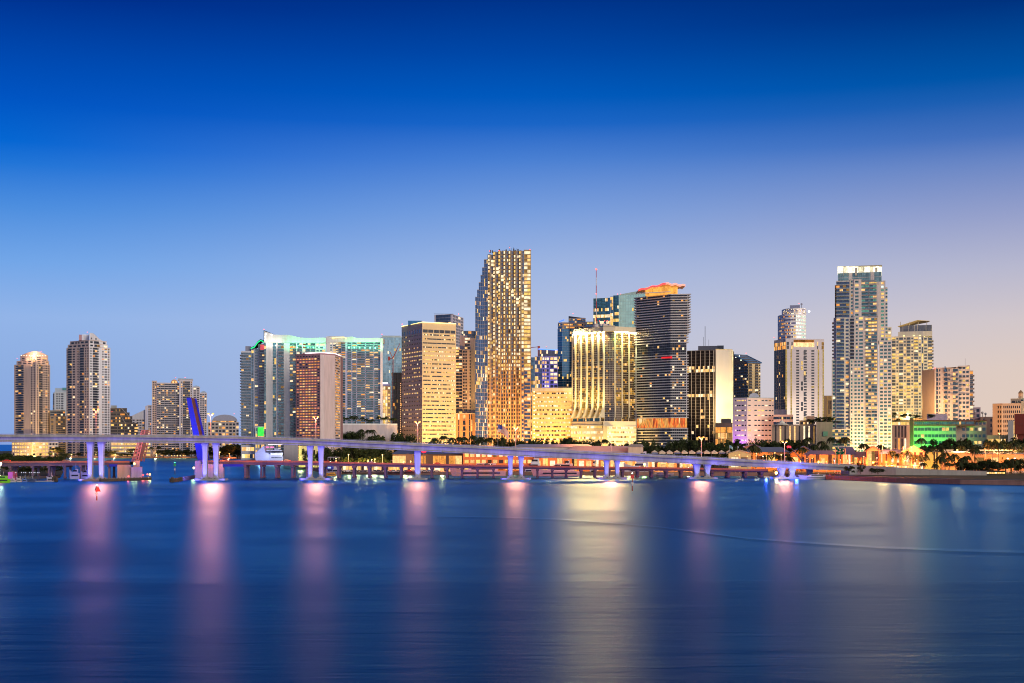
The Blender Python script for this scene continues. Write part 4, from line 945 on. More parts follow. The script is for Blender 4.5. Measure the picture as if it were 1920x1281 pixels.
b.done()
D = 1230
b = Bld('shopping_block', 'brown and terracotta arcade with a palm terrace right of the tallest condo', 'building', flat(1671, 1706, D, 34), wall((.42, .26, .20)), BRNG)
b.vol(flat(1671, 1706, D, 34), GZ, Z(799, D), 3, ['SgsgsgsgS', None, None, None], lit=.15, par=.8)
b.vol(flat(1671, 1706, D + 16, 16), Z(799, D) + .01, Z(789, D), 1, [('sRtRs', dict(lit=.95, pal='yellow')), None, None, None], par=.6, wm=wall((.6, .5, .2))); b.done()

# --- beige condo with blank side
D = 1330
TN = wall((.50, .38, .28), var=.06)
b = Bld('apartment_tower', 'tan condo with a broad blank left wall and wrap round right balconies', 'tower', flat(1728, 1826, D, 34), wall((.52, .42, .38)), glass((.03, .05, .055), .15))
b.vol([P2(1728.5, D + 26), P2(1754, D), P2(1754.5, D + 30), P2(1734, D + 44)], GZ, Z(692, D), 1, [('S', dict(wm=TN)), None, None, None], par=0)
b.vol(flat(1754.3, 1796, D, 30), GZ, Z(690.5, D), 21, [('bswsSwbswsSbW', {}), None, None, None], lit=.16, par=.4, pal='yellow')
b.vol(flat(1796.2, 1818.5, D - 2, 32), GZ, Z(686, D), 22, [('sWsWsWs', dict(wm=wall((.6, .52, .48)))), None, None, None], lit=.14, par=0, pal='yellow')
b.vol(flat(1818.7, 1824.5, D, 28), GZ, Z(696, D), 21, ['B', 'BB', None, None], lit=.14, par=.3)
m = MB(); m.prism([P2(1775, D - 3), P2(1818, D - 3), P2(1818, D + 30), P2(1775, D + 28)], Z(690.5, D) + 1, 0, wall((.5, .42, .40)), None, [Z(691, D), Z(684.8, D), Z(685, D), Z(691, D)]); b.add('wave_roof', m)
m = MB()
for k in range(5):
    z = Z(708 + k * 7.6, D); m.box(X(1768, D - 4), X(1827, D - 4), D - 4, D - 2.1, z, z + .3, wall((.36, .32, .36)))
b.add('balcony_slab', m)
m = MB(); m.prism(flat(1771, 1773, D - 1, 3), Z(697, D), Z(687, D), plain((.06, .18, .4))); m.tube([(X(1811, D), D + 2, Z(686, D)), (X(1811, D), D + 2, Z(672, D))], .1, DARKM, 4); b.add('roof_mast', m)
redlamp(b, 1752.5, 690.5, D, .9); b.done()

# --- green flooded hotel
D = 1060
b = Bld('hotel', 'low long hotel with a brown roof band and its left half washed green', 'hotel', flat(1706, 1850, D, 34), wall((.50, .42, .34), var=.06), glass((.02, .06, .07), .15))
b.vol(flat(1706, 1713, D - 2, 34), GZ, Z(784, D), 1, [('S', dict(wm=wall((.16, .07, .05)))), None, None, None], par=.4)
b.vol(flat(1713.2, 1793, D, 30), GZ, Z(799, D), 6, [('tWtWtWtWtWtWtWtWtWtWtWtWt', dict(lit=.13)), None, None, None], hf=.46, sill=.3, par=0, pal='yellow', wm=wall((.34, .34, .27)))
b.vol(flat(1793.2, 1850, D - 1.5, 32), GZ, Z(799, D), 6, [('SSWsWsWsWsWsWs', dict(lit=.15)), None, None, None], hf=.46, sill=.3, par=0, pal='yellow')
b.vol(flat(1713.2, 1827, D - 2.5, 32), Z(799, D) + .01, Z(789.5, D), 1, [('tRtRtRtRtRtRtRt', dict(wm=wall((.20, .09, .06)))), None, None, None], hf=.55, sill=.3, par=0, lit=.04, gm=glass((.06, .11, .12), .3))
b.vol(flat(1827.2, 1850, D - 1.5, 32), Z(799, D) + .01, Z(789.5, D), 1, ['sWsWsWs', None, None, None], hf=.5, par=0, lit=.2)
b.vol(flat(1713.2, 1851, D - 3.2, 34), Z(789.5, D) + .01, Z(787.8, D), 1, [('S', dict(wm=wall((.20, .08, .05)))), None, None, None], par=0)
b.vol(flat(1738, 1776, D + 6, 18), Z(787.5, D), Z(777, D), 1, [('S', dict(wm=wall((.42, .36, .44)))), None, None, None], par=.3); b.done()

# --- far right group
D = 1380
b = Bld('office_building', 'small mauve blocks with roof tanks between the green washed hotel and the domed one', 'building', flat(1823, 1862, D, 30), wall((.34, .22, .20)))
b.vol(flat(1838, 1862, D, 24), GZ, Z(783, D), 8, ['SwSSws', None, None, None], par=.5, lit=.3)
b.vol(flat(1820, 1838.5, D + 20, 20), GZ, Z(765, D + 20), 10, ['SSWs', None, None, None], par=.3, lit=.1, wm=wall((.38, .30, .38)))
m = MB()
for px, y in ((1828, 772), (1842, 774), (1848, 776)): m.ball((X(px, D + 4), D + 4, Z(y, D)), 1.4, plain((.4, .4, .45)), 8, 5); m.tube([(X(px, D + 4), D + 4, Z(784, D)), (X(px, D + 4), D + 4, Z(y, D))], .3, DARKM, 4)
b.add('roof_tank', m); b.done()
D = 1300
HC = wall((.60, .40, .26), var=.07)
b = Bld('old_hotel', 'old cream hotel with many small windows and a domed roof cupola at far right', 'building', flat(1861, 1935, D, 40), HC, glass((.02, .016, .014)))
b.vol([P2(1861, D + 10), P2(1879.5, D), P2(1880, D + 40), P2(1866, D + 46)], GZ, Z(759, D), 12, [('SSwsws', {}), None, None, None], hf=.55, lit=.02)
b.vol(flat(1879.7, 1914, D, 40), GZ, Z(759, D), 12, ['sws' + 'wsws' * 4, None, None, None], hf=.55, lit=.02)
b.vol(flat(1914.2, 1940, D - 4, 44), GZ, Z(755, D), 12, ['SwsWsWs', None, None, 'S'], hf=.55, lit=.05, wm=wall((.45, .38, .28)))
b.vol(flat(1895, 1914, D + 6, 20), Z(759, D) + 1, Z(749.5, D), 1, ['sWsWs', None, None, 'S'], lit=0, wm=wall((.34, .28, .22)))
b.vol(flat(1907, 1925, D + 4, 14), Z(755, D), Z(748, D), 1, ['sWsWsWs', None, None, 'sWs'], hf=.6, lit=0, par=.5, wm=wall((.4, .42, .32)))
m = MB(); c = P2(1914, D + 10)
def ring(r0, z0, r1, z1, mm, n=10):
    for i in range(n):
        a0, a1 = 2 * math.pi * i / n, 2 * math.pi * (i + 1) / n
        m.poly([(c.x + r0 * math.cos(a0), c.y + r0 * math.sin(a0), z0), (c.x + r0 * math.cos(a1), c.y + r0 * math.sin(a1), z0), (c.x + r1 * math.cos(a1), c.y + r1 * math.sin(a1), z1), (c.x + r1 * math.cos(a0), c.y + r1 * math.sin(a0), z1)], mm)
ring(2.4, Z(749, D), 2.3, Z(737, D), HC); ring(2.7, Z(737, D), 2.2, Z(735, D), wall((.3, .2, .12))); ring(2.2, Z(735, D), 1.3, Z(733, D), wall((.3, .2, .12))); ring(1.3, Z(733, D), .1, Z(730.5, D), wall((.3, .2, .12)))
b.add('cupola', m); b.done()
b = Bld('concrete_block', 'plain grey block with yellow lit slots before the domed hotel', 'building', flat(1890, 1908, 1180, 20), CONC, BRNG)
b.vol(flat(1890, 1903, 1180, 20), GZ, Z(790, 1180), 3, ['SSg', None, None, None], lit=.8, pal='yellow', par=.4); b.vol(flat(1850, 1890, 1190, 20), GZ, Z(818, 1190), 2, [('sRsRsRs', dict(lit=.7, pal='yellow')), None, None, None], par=.6, wm=wall((.45, .42, .2))); b.done()
D = 1020
b = Bld('warehouse', 'windowless dark red building at the right edge', 'building', flat(1903, 1960, D, 40), wall((.13, .025, .02)))
b.vol(flat(1902, 1960, D, 40), Z(814, D), Z(777.5, D), 1, ['S', None, None, 'S'], par=.3); b.vol(flat(1908, 1960, D + 2, 36), GZ, Z(814, D) - .02, 1, ['S', None, None, 'S'], par=0)
m = MB(); m.box(X(1902, D) + .1, X(1960, D), D - .2, D - .01, Z(795.5, D), Z(795, D), plain((.05, .01, .01))); b.add('joint', m); b.done()
# ================================================================== WATER, LAND
ANX = 1.0
def water_mat():
    m, nt, out = newmat('calm_water'); L = nt.links
    g = nt.nodes.new('ShaderNodeNewGeometry')
    def nz(sc, detail, dist=.6):
        mp = nt.nodes.new('ShaderNodeMapping'); mp.inputs['Scale'].default_value = sc; L.new(g.outputs['Position'], mp.inputs[0])
        n = nt.nodes.new('ShaderNodeTexNoise'); n.inputs['Scale'].default_value = 1; n.inputs['Detail'].default_value = detail; n.inputs['Distortion'].default_value = dist
        L.new(mp.outputs[0], n.inputs[0]); return n
    n1 = nz((.014, .10, .1), 6, 1.2); n2 = nz((.12, .6, .1), 3, 1.0); n3 = nz((.007, .013, .1), 5, 1.5)
    r = nt.nodes.new('ShaderNodeMapRange'); r.inputs[1].default_value = .32; r.inputs[2].default_value = .68; r.inputs[3].default_value = .34; r.inputs[4].default_value = .42; L.new(n3.outputs[0], r.inputs[0])
    a = nt.nodes.new('ShaderNodeMath'); a.operation = 'MULTIPLY_ADD'; a.inputs[1].default_value = 3.0; L.new(n1.outputs[0], a.inputs[0]); L.new(n2.outputs[0], a.inputs[2])
    bp = nt.nodes.new('ShaderNodeBump'); bp.inputs['Strength'].default_value = 1; bp.inputs['Distance'].default_value = .05; L.new(a.outputs[0], bp.inputs['Height'])
    gl = nt.nodes.new('ShaderNodeBsdfGlossy'); gl.distribution = 'BECKMANN'; gl.inputs['Color'].default_value = (.29, .74, 1, 1); gl.inputs['Anisotropy'].default_value = .16; tg = nt.nodes.new('ShaderNodeCombineXYZ'); tg.inputs[0].default_value = ANX; tg.inputs[1].default_value = 1 - ANX; L.new(tg.outputs[0], gl.inputs['Tangent']); L.new(r.outputs[0], gl.inputs['Roughness']); L.new(bp.outputs[0], gl.inputs['Normal'])
    df = nt.nodes.new('ShaderNodeBsdfDiffuse'); df.inputs['Color'].default_value = (.0, .014, .06, 1)
    fr = nt.nodes.new('ShaderNodeFresnel'); fr.inputs['IOR'].default_value = 1.33
    mx = nt.nodes.new('ShaderNodeMixShader'); pw = nt.nodes.new('ShaderNodeMath'); pw.operation = 'POWER'; pw.inputs[1].default_value = 1.0; L.new(fr.outputs[0], pw.inputs[0]); L.new(pw.outputs[0], mx.inputs[0]); L.new(df.outputs[0], mx.inputs[1]); L.new(gl.outputs[0], mx.inputs[2]); L.new(mx.outputs[0], out.inputs[0])
    return m
WATER = water_mat()
m = MB(); S_ = 60000; m.poly([(-S_, -4000, 0), (S_, -4000, 0), (S_, S_, 0), (-S_, S_, 0)], WATER)
o = link('water', m.mesh('water')); tag(o, 'calm blue bay with long streaked reflections', 'water', kind='structure')

def ground_mat():
    m, nt, out = newmat('city_ground'); b = bsdf(nt, out, (.05, .05, .05), .9)
    g = nt.nodes.new('ShaderNodeNewGeometry'); n = nt.nodes.new('ShaderNodeTexNoise'); n.inputs['Scale'].default_value = .03; n.inputs['Detail'].default_value = 6
    nt.links.new(g.outputs['Position'], n.inputs[0]); cr = nt.nodes.new('ShaderNodeValToRGB')
    cr.color_ramp.elements[0].position = .4; cr.color_ramp.elements[0].color = (.035, .05, .02, 1); cr.color_ramp.elements[1].position = .6; cr.color_ramp.elements[1].color = (.09, .08, .07, 1)
    nt.links.new(n.outputs[0], cr.inputs[0]); nt.links.new(cr.outputs[0], b.inputs['Base Color']); return m
GROUND = ground_mat(); SEAW = wall((.24, .17, .13), var=.3); GRASS = plain((.03, .055, .018), .9); PAVE = wall((.22, .17, .15))
shore = [(18, 1900), (120, 1890), (300, 1850), (440, 1780), (478, 1500), (500, 1290), (545, 1220), (575, 1000), (622, 850), (900, 830), (1300, 812), (1460, 800), (1700, 790), (1960, 780), (2600, 780)]
pts = [P2(a, d) for a, d in shore]; back = [Vector((6000, 9000)), Vector((-2000, 9000)), Vector((-1250, 2600))]
m = MB(); m.prism([Vector((p.x, p.y + .6)) for p in pts] + back, -2, GZ, GROUND); o = link('ground', m.mesh('ground')); tag(o, kind='structure')
m = MB()
for a, c in zip(pts, pts[1:]):
    u = (c - a).normalized(); m.fbox((a, u, Vector((u.y, -u.x))), 0, (c - a).length, -.6, 0, -1, GZ + .35, SEAW)
o = link('seawall', m.mesh('seawall')); tag(o, 'low brown seawall along the marina', 'seawall')
# right hand causeway bank
bank = [P2(1478, 752), P2(1560, 722), P2(1680, 668), P2(1800, 640), P2(1960, 618), P2(2700, 560)]
m = MB(); m.prism([Vector((p.x, p.y + .5)) for p in bank] + [P2(2700, 779), P2(1700, 789), P2(1470, 799)], -2, GZ + .6, GRASS); o = link('lawn', m.mesh('lawn')); tag(o, kind='structure')
m = MB(); BANKW = wall((.30, .17, .14), var=.25); WALK = wall((.40, .22, .18), var=.2)
for a, c in zip(bank, bank[1:]):
    u = (c - a).normalized(); fr = (a, u, Vector((u.y, -u.x)))
    m.fbox(fr, 0, (c - a).length, -.5, 0, -1, 1.9, BANKW); m.fbox(fr, 0, (c - a).length, -2.0, .12, 1.91, 2.25, WALK)
o = link('seawall', m.mesh('seawall')); tag(o, 'reddish brown seawall with a pink coping along the right bank', 'seawall')
m = MB()
for a, c in zip(bank, bank[1:]):
    u = (c - a).normalized(); fr = (a, u, Vector((u.y, -u.x))); m.fbox(fr, 0, (c - a).length, -9, -3.5, GZ + .3, GZ + .66, plain((.06, .075, .12), .5))
o = link('path', m.mesh('path')); tag(o, kind='structure')
# small wooded islet at far left
m = MB(); m.prism([P2(-140, 745), P2(60, 738), P2(112, 760), P2(118, 900), P2(60, 1050), P2(-160, 1050)], -2, 1.3, GROUND); o = link('islet', m.mesh('islet')); tag(o, kind='structure')

# ================================================================== HIGH BRIDGE
def DB(px): return 690 + (px / 1500.0) * 45
prof = [(-420, 816, 831), (-200, 815, 830), (0, 814.5, 829), (220, 815, 829.3), (395, 816.8, 831), (560, 821, 834.5), (640, 824.5, 838.5), (740, 829, 843.5), (820, 832.5, 847.5), (900, 836, 852), (1000, 841, 857), (1120, 847, 862.5), (1210, 851.5, 866), (1310, 856.5, 870.5), (1400, 861.5, 875), (1500, 867, 879.5), (1592, 871.5, 883)]
BC = wall((.30, .29, .29), var=.3); BC2 = wall((.26, .25, .26), var=.3)
hb = empty('road_bridge', (X(700, 710), 712, 0), 'long pale concrete road bridge on paired columns lit violet from below', 'bridge')
def interp(px):
    for (a, t0, b0), (c, t1, b1) in zip(prof, prof[1:]):
        if a <= px <= c:
            s = (px - a) / (c - a); s2 = s; return t0 + (t1 - t0) * s2, b0 + (b1 - b0) * s2
    return prof[-1][1:]
seg = []
px = -420
while px < 1592: seg.append(px); px += 18
seg.append(1592)
def strip(b, f, mat):
    """f(px) -> (y0, y1, z0, z1) section box in metres relative to the front line"""
    pr = None
    for px in seg:
        D = DB(px); t, bt = interp(px); y0, y1, z0, z1 = f(px, D, Z(t, D), Z(bt, D)); x = X(px, D)
        cur = [(x, D + y0, z0), (x, D + y1, z0), (x, D + y1, z1), (x, D + y0, z1)]
        if pr:
            for i in range(4):
                j = (i + 1) % 4; b.poly([pr[i], cur[i], cur[j], pr[j]][::1], mat)
        else: b.poly(cur, mat)
        pr = cur
    b.poly(pr[::-1], mat)
m = MB(); strip(m, lambda p, D, t, bt: (0, .35, t - 1.25, t), BC); m.build('parapet', hb)
m = MB(); strip(m, lambda p, D, t, bt: (17.6, 18, t - 1.25, t - .1), BC); m.build('parapet', hb)
m = MB(); ROAD = plain((.05, .05, .052), .85); strip(m, lambda p, D, t, bt: (.355, 17.59, t - 1.6, t - 1.1), ROAD); m.build('road_deck', hb)
m = MB(); strip(m, lambda p, D, t, bt: (-.25, .354, t - 1.62, t - 1.27), BC2); strip(m, lambda p, D, t, bt: (17.6, 18.2, t - 1.62, t - 1.27), BC2); m.build('deck_edge', hb)
for yo in (1.3, 6.2, 11.1, 16):
    m = MB(); strip(m, lambda p, D, t, bt: (yo, yo + .6, bt, t - 1.61), BC2); strip(m, lambda p, D, t, bt: (yo - .25, yo + .85, bt - .002, bt + .35), BC2); m.build('girder', hb)
m = MB(); strip(m, lambda p, D, t, bt: (.1, .16, t + .35, t + .42), STEEL)
for px in range(640, 1592, 9):
    D = DB(px); t, _ = interp(px); m.box(X(px, D), X(px, D) + .08, D + .1, D + .16, Z(t, D) + .001, Z(t, D) + .36, STEEL)
m.build('railing', hb)
COLM = wall((.32, .32, .34), var=.2); FT = wall((.26, .26, .27), var=.2)
piers = [(-58, 1, 'l'), (180, 1, 'b'), (395, 1, 'b'), (592, 1, 'b'), (783, 0, 's'), (967, 1, 'b'), (1147, 1, 'b'), (1316, 1, 'b'), (1475, 1, 'b')]
lightsdone = []
def light(kind, name, loc, col, W, size=.3, parent=None, rot=None, spot=None, blend=.5):
    L = bpy.data.lights.new(name, kind); L.color = col; L.energy = W
    if kind in ('POINT', 'SPOT'): L.shadow_soft_size = size
    if kind == 'SPOT': L.spot_size = rad(spot or 90); L.spot_blend = blend
    o = bpy.data.objects.new(name, L); COL.objects.link(o); 
    o.location = loc
    if rot is not None: o.rotation_euler = Vector(rot).to_track_quat('-Z', 'Y').to_euler()
    return o
for px, two, kd in piers:
    D = DB(px) + 6.5; t, bt = interp(px); zt = Z(bt, DB(px)) - .02
    offs = [-3.0, 3.0] if two else [0]
    for oi, of in enumerate(offs):
        m = MB(); cx = X(px, D) + of; wb, wt = (1.18, 1.85) if two else (1.55, 1.85)
        if zt < 9: wb, wt = 1.25, 2.3
        db, dt = 1.6, 2.3
        zz0 = 1.15
        lv = [(0, wb, db), (.45, wb * 1.02, db), (.75, wb * 1.12, db * 1.1), (.92, (wb + wt) / 2 * 1.05, dt * .95), (1, wt, dt)]
        if zt < 9: lv = [(0, wb, db), (.55, wb * 1.25, db * 1.1), (1, wt, dt)]
        for (a, wa, da), (c, wc, dc) in zip(lv, lv[1:]):
            za, zc_ = zz0 + (zt - zz0) * a, zz0 + (zt - zz0) * c
            def oc(w, d, z):
                e = .45; return [(cx - w + e, D - d, z), (cx + w - e, D - d, z), (cx + w, D - d + e, z), (cx + w, D + d - e, z), (cx + w - e, D + d, z), (cx - w + e, D + d, z), (cx - w, D + d - e, z), (cx - w, D - d + e, z)]
            A_, B_ = oc(wa, da, za), oc(wc, dc, zc_)
            for i in range(8): j = (i + 1) % 8; m.poly([A_[i], A_[j], B_[j], B_[i]], COLM)
        m.poly(oc(lv[-1][1], lv[-1][2], zt), COLM)
        col = m.build('column', hb)
        m = MB(); m.box(cx - 1.9, cx + 1.9, D - 2.3, D + 2.3, 1.0, 1.75, BC); m.build('plinth', hb)
    m = MB(); w = 8.6 if two else 5.4
    m.prism([(X(px, D) - w, D - 3.2), (X(px, D) - w + 1, D - 4.2), (X(px, D) + w - 1, D - 4.2), (X(px, D) + w, D - 3.2), (X(px, D) + w, D + 5), (X(px, D) - w, D + 5)], -.5, .99, FT)
    if kd != 'l' and px < 1400: m.build('footing', hb)
    elif px >= 1400: m.build('footing', hb)
    m = MB(); m.box(X(px, D) - 6 * two - 2.4, X(px, D) + 6 * two + 2.4, D - 1.2, D + 1.2, zt - .9, zt + .25, BC2) if False else None
    # upward violet white flood lamps on the footing
    if px > -200:
        hz = max(zt, 5)
        for of in offs:
            cx = X(px, D) + of
            light('SPOT', 'pier_flood', (cx + .3, D - 4.0, 1.35), (.17, .19, 1), 3600 * (hz / 16) ** 1.0, .15, None, (0, 2.6, 5.5), 62)
        light('SPOT', 'deck_wash', (X(px, D) - 5, D - 12.5, 1.3), (.15, .12, 1), 46000 * (hz / 14) ** 1.6, .4, None, (-.9, 1, 1.05), 130, 1)
        light('SPOT', 'deck_wash', (X(px, D) + 5, D - 12.5, 1.3), (.15, .12, 1), 46000 * (hz / 14) ** 1.6, .4, None, (.9, 1, 1.05), 120, 1)
        m = MB()
        for of in offs: m.box(X(px, D) + of - .25, X(px, D) + of + .55, D - 4.15, D - 3.75, .991, 1.3, DARKM)
        m.build('flood_lamp', hb)
m = MB(); D = DB(1592); m.box(X(1592, D) + .02, X(1606, D), D - .3, D + 18.2, 0, Z(871, D), BC); m.build('abutment', hb)
# approach ramp wall to the right of the bridge
m = MB(); RW_ = wall((.30, .28, .26), var=.2)
ramp = [(1606, DB(1592), 872), (1680, 728, 876.5), (1760, 724, 881), (1850, 720, 884)]
for (a, da, ya), (c, dc, yc) in zip(ramp, ramp[1:]):
    A, B_ = P2(a, da), P2(c, dc); m.hexa([(A.x, A.y, 1.9), (B_.x, B_.y, 1.9), (B_.x, B_.y + 16, 1.9), (A.x, A.y + 16, 1.9)], [(A.x, A.y, Z(ya, da)), (B_.x, B_.y, Z(yc, dc)), (B_.x, B_.y + 16, Z(yc, dc)), (A.x, A.y + 16, Z(ya, da))], RW_)
m.top('retaining_wall', 'grey approach ramp wall sloping down right of the bridge end', 'retaining wall')

# ================================================================== LOW BRIDGE
def DL(px): return 748 + px / 1500 * 22
lprof = [(-200, 865, 876), (0, 864.5, 875), (225, 864.5, 872), (365, 863, 872), (560, 864, 872.5), (700, 867.5, 875), (900, 871.5, 879), (1100, 874.5, 881), (1300, 877, 883.5), (1440, 880, 886)]
LC = wall((.14, .10, .09), var=.3); LGi = wall((.09, .08, .11), var=.2)
lb = empty('road_bridge', (X(800, 760), 765, 0), 'low old road bridge with many short piers behind the tall one', 'bridge')
def li(px):
    for (a, t0, b0), (c, t1, b1) in zip(lprof, lprof[1:]):
        if a <= px <= c: s = (px - a) / (c - a); return t0 + (t1 - t0) * s, b0 + (b1 - b0) * s
for s0, s1 in ((-200, 243), (378, 1440)):
    sg = list(range(s0, s1, 20)) + [s1]
    for nm, fn, mt in (('parapet', lambda D, t, bt: (0, .3, t - .9, t), wall((.30, .13, .07))), ('road_deck', lambda D, t, bt: (.301, 14, t - 1.3, t - .7), ROAD), ('girder', lambda D, t, bt: (.5, 1.0, bt, t - 1.31), LGi), ('girder', lambda D, t, bt: (12.5, 13, bt, t - 1.31), LGi), ('deck_edge', lambda D, t, bt: (-.2, .3, t - 1.31, t - .91), LC)):  # orange glow of the traffic trails put into the parapet colour
        m = MB(); pr = None
        for p in sg:
            D = DL(p); t, bt = li(p); y0, y1, z0, z1 = fn(D, Z(t, D), Z(bt, D)); x = X(p, D)
            cur = [(x, D + y0, z0), (x, D + y1, z0), (x, D + y1, z1), (x, D + y0, z1)]
            if pr:
                for i in range(4): j = (i + 1) % 4; m.poly([pr[i], cur[i], cur[j], pr[j]], mt)
            else: m.poly(cur, mt)
            pr = cur
        m.poly(pr[::-1], mt); m.build(nm, lb)
bents = [-150, -90, -30, 20, 62, 92, 122, 152, 205, 460, 490, 518, 548, 576, 606, 634, 663, 692, 722, 752, 780, 809, 838, 866, 895, 925, 954, 982, 1008, 1036, 1062, 1090, 1116, 1142, 1168, 1196, 1222, 1250, 1278, 1306, 1336, 1366, 1398, 1428]
PL = wall((.11, .10, .13), var=.35)
for i, p in enumerate(bents):
    D = DL(p) + 2; t, bt = li(p); m = MB(); zt = Z(bt, DL(p)) - .02; nn = 3 if i % 2 else 2
    m.box(X(p, D) - .85, X(p, D) + .85, D - 1.6, D + 10.5, zt - 1.0, zt, PL)
    for k in range(nn):
        yy = D + k * 9.0 / (nn - 1); m.box(X(p, D) - .55, X(p, D) + .55, yy - .55, yy + .55, -.5, zt - 1.0, PL); m.box(X(p, D) - .75, X(p, D) + .75, yy - .8, yy + .8, -.5, .8, wall((.12, .10, .12)))
    m.build('pier', lb)
# blue side beams next to the bascule piers
BLUE = plain((.01, .02, .38), .35, 0, 'blue_steel')
m = MB(); 
for a, c in ((205, 221), (419, 457)): m.box(X(a, DL(a)), X(c, DL(c)), DL(a) - .5, DL(a) - .25, Z(875, DL(a)), Z(870.5, DL(a)), BLUE)
m.build('blue_beam', lb)
# bascule piers
PP = wall((.40, .34, .42), var=.3)
m = MB(); D = DL(245) - 3
m.prism([P2(220, D), P2(246, D), P2(246, D + 20), P2(220, D + 20)], -.5, Z(872, D), wall((.40, .34, .30), var=.3)); m.prism([P2(246.2, D - 2), P2(266.5, D - 2), P2(267, D + 22), P2(246.2, D + 22)], -.5, Z(876, D), PP)
m.prism([P2(250, D - .5), P2(262, D - .5), P2(262, D + 16), P2(250, D + 16)], Z(876, D) + .01, Z(864, D), wall((.4, .30, .18)))
m.build('bascule_pier', lb)
m = MB(); D = DL(390) - 3
m.prism([P2(365, D), P2(419, D), P2(421, D + 20), P2(366, D + 20)], -.5, Z(877, D), PP); m.prism([P2(365.5, D + .1), P2(376, D + .1), P2(376, D + 18), P2(365.5, D + 18)], Z(877, D) + .01, Z(864, D), PP); m.prism([P2(376.2, D + 1), P2(418, D + 1), P2(418, D + 18), P2(376.2, D + 18)], Z(877, D) + .01, Z(870, D), PP); m.build('bascule_pier', lb)
# raised leaves (belong to the low bridge)
def leaf(xb0, xb1, yb, xt0, xt1, yt, D, gm_, dk, wd=12.5, lattice=False):
    for k, yo in enumerate((0, wd)):
        m = MB(); P = [(X(xb0, D), D + yo, Z(yb, D)), (X(xb1, D), D + yo, Z(yb, D)), (X(xt1, D), D + yo, Z(yt, D)), (X(xt0, D), D + yo, Z(yt + .8, D))]
        if not lattice:
            m.extr(P, (0, .5, 0), gm_); A, B_, C_, E = [Vector(p) for p in P]
            for i in range(1, 14):
                t = i / 14; a_, c_ = A.lerp(E, t), B_.lerp(C_, t); m.tube([a_ + Vector((0, -.06, 0)), c_ + Vector((0, -.06, 0))], .09, dk if i % 4 == 0 else gm_, 4)
        else:
            A, B_, C_, E = [Vector(p) for p in P]; n = 9
            m.tube([A, E], .35, gm_, 4); m.tube([B_, C_], .35, gm_, 4)
            for i in range(n): m.tube([A.lerp(E, i / n), B_.lerp(C_, (i + .5) / n)], .18, gm_, 4); m.tube([B_.lerp(C_, (i + .5) / n), A.lerp(E, (i + 1) / n)], .18, gm_, 4)
        m.build('leaf_girder', lb)
    A, B_ = Vector((X(xb1, D) - 2.1, D + .55, Z(yb, D))), Vector((X(xt1, D) - 1.9, D + .55, Z(yt, D)))
    m = MB(); d = Vector((.9, 0, 0)); m.extr([A, A + d, B_ + d, B_], (0, wd - .6, 0), dk); m.build('leaf_deck', lb)
    m = MB()
    for i in range(10):
        t = (i + .5) / 10; a = Vector((X(xb0 + (xt0 - xb0) * t + 1.5, D), D + .55, 0)); z = Z(yb + (yt - yb) * t, D); w = X(xb1 + (xt1 - xb1) * t, D) - 2 - a.x
        m.box(a.x, a.x + max(w - .3, .5), D + .55, D + wd - .05, z, z + .5, gm_)
    m.build('leaf_crossbeam', lb)
leaf(371, 384.5, 866, 349.5, 357.8, 745.5, DL(380) + 1, BLUE, plain((.10, .02, .015), .6), 13.0)
PKS = plain((.36, .15, .10), .5, 0, 'pink_steel')
leaf(247, 259, 866, 266, 272, 806, DL(250) + 1, PKS, plain((.28, .13, .09), .6), 12, True)
# fender walls
TIM = plain((.045, .04, .035), .8, 0, 'timber')
def fender(pts, h, label):
    m = MB()
    for (a, da), (c, dc) in zip(pts, pts[1:]):
        A, B_ = P2(a, da), P2(c, dc); u = (B_ - A).normalized(); L_ = (B_ - A).length; fr = (A, u, Vector((u.y, -u.x)))
        m.fbox(fr, 0, L_, -1.0, 0, -.5, h, TIM); m.fbox(fr, 0, L_, -1.2, .15, h + .003, h + .3, plain((.12, .11, .09), .8))
        for k in range(int(L_ / 2.2)): m.fbox(fr, k * 2.2, k * 2.2 + .35, .001, .3, -.5, h + .6, TIM)
    m.top('fender_wall', label, 'fender')
fender([(188, 684), (215, 690), (262, 705), (284, 718)], 1.3, 'dark timber fender curving out from the left bascule pier')
fender([(321, 676), (334, 684), (366, 742)], 1.6, 'dark timber fender running to the right bascule pier')
m = MB(); m.prism([P2(153, 690), P2(185, 684), P2(188, 693), P2(156, 698)], -.5, .9, wall((.36, .26, .2))); m.top('pier_platform', 'flat tan concrete platform at the foot of the first lit columns', 'platform')
def cluster(px, D, label, n=7):
    m = MB(); c = P2(px, D)
    for i in range(n): a = i * 2 * math.pi / n; m.tube([(c.x + math.cos(a) * .8, c.y + math.sin(a) * .8, -.5), (c.x + math.cos(a) * .45, c.y + math.sin(a) * .45, 2.6)], .28, TIM, 6)
    m.top('pile_cluster', label, 'pile cluster')
cluster(323, 672, 'bundled dark timber piles at the tip of the right fender')

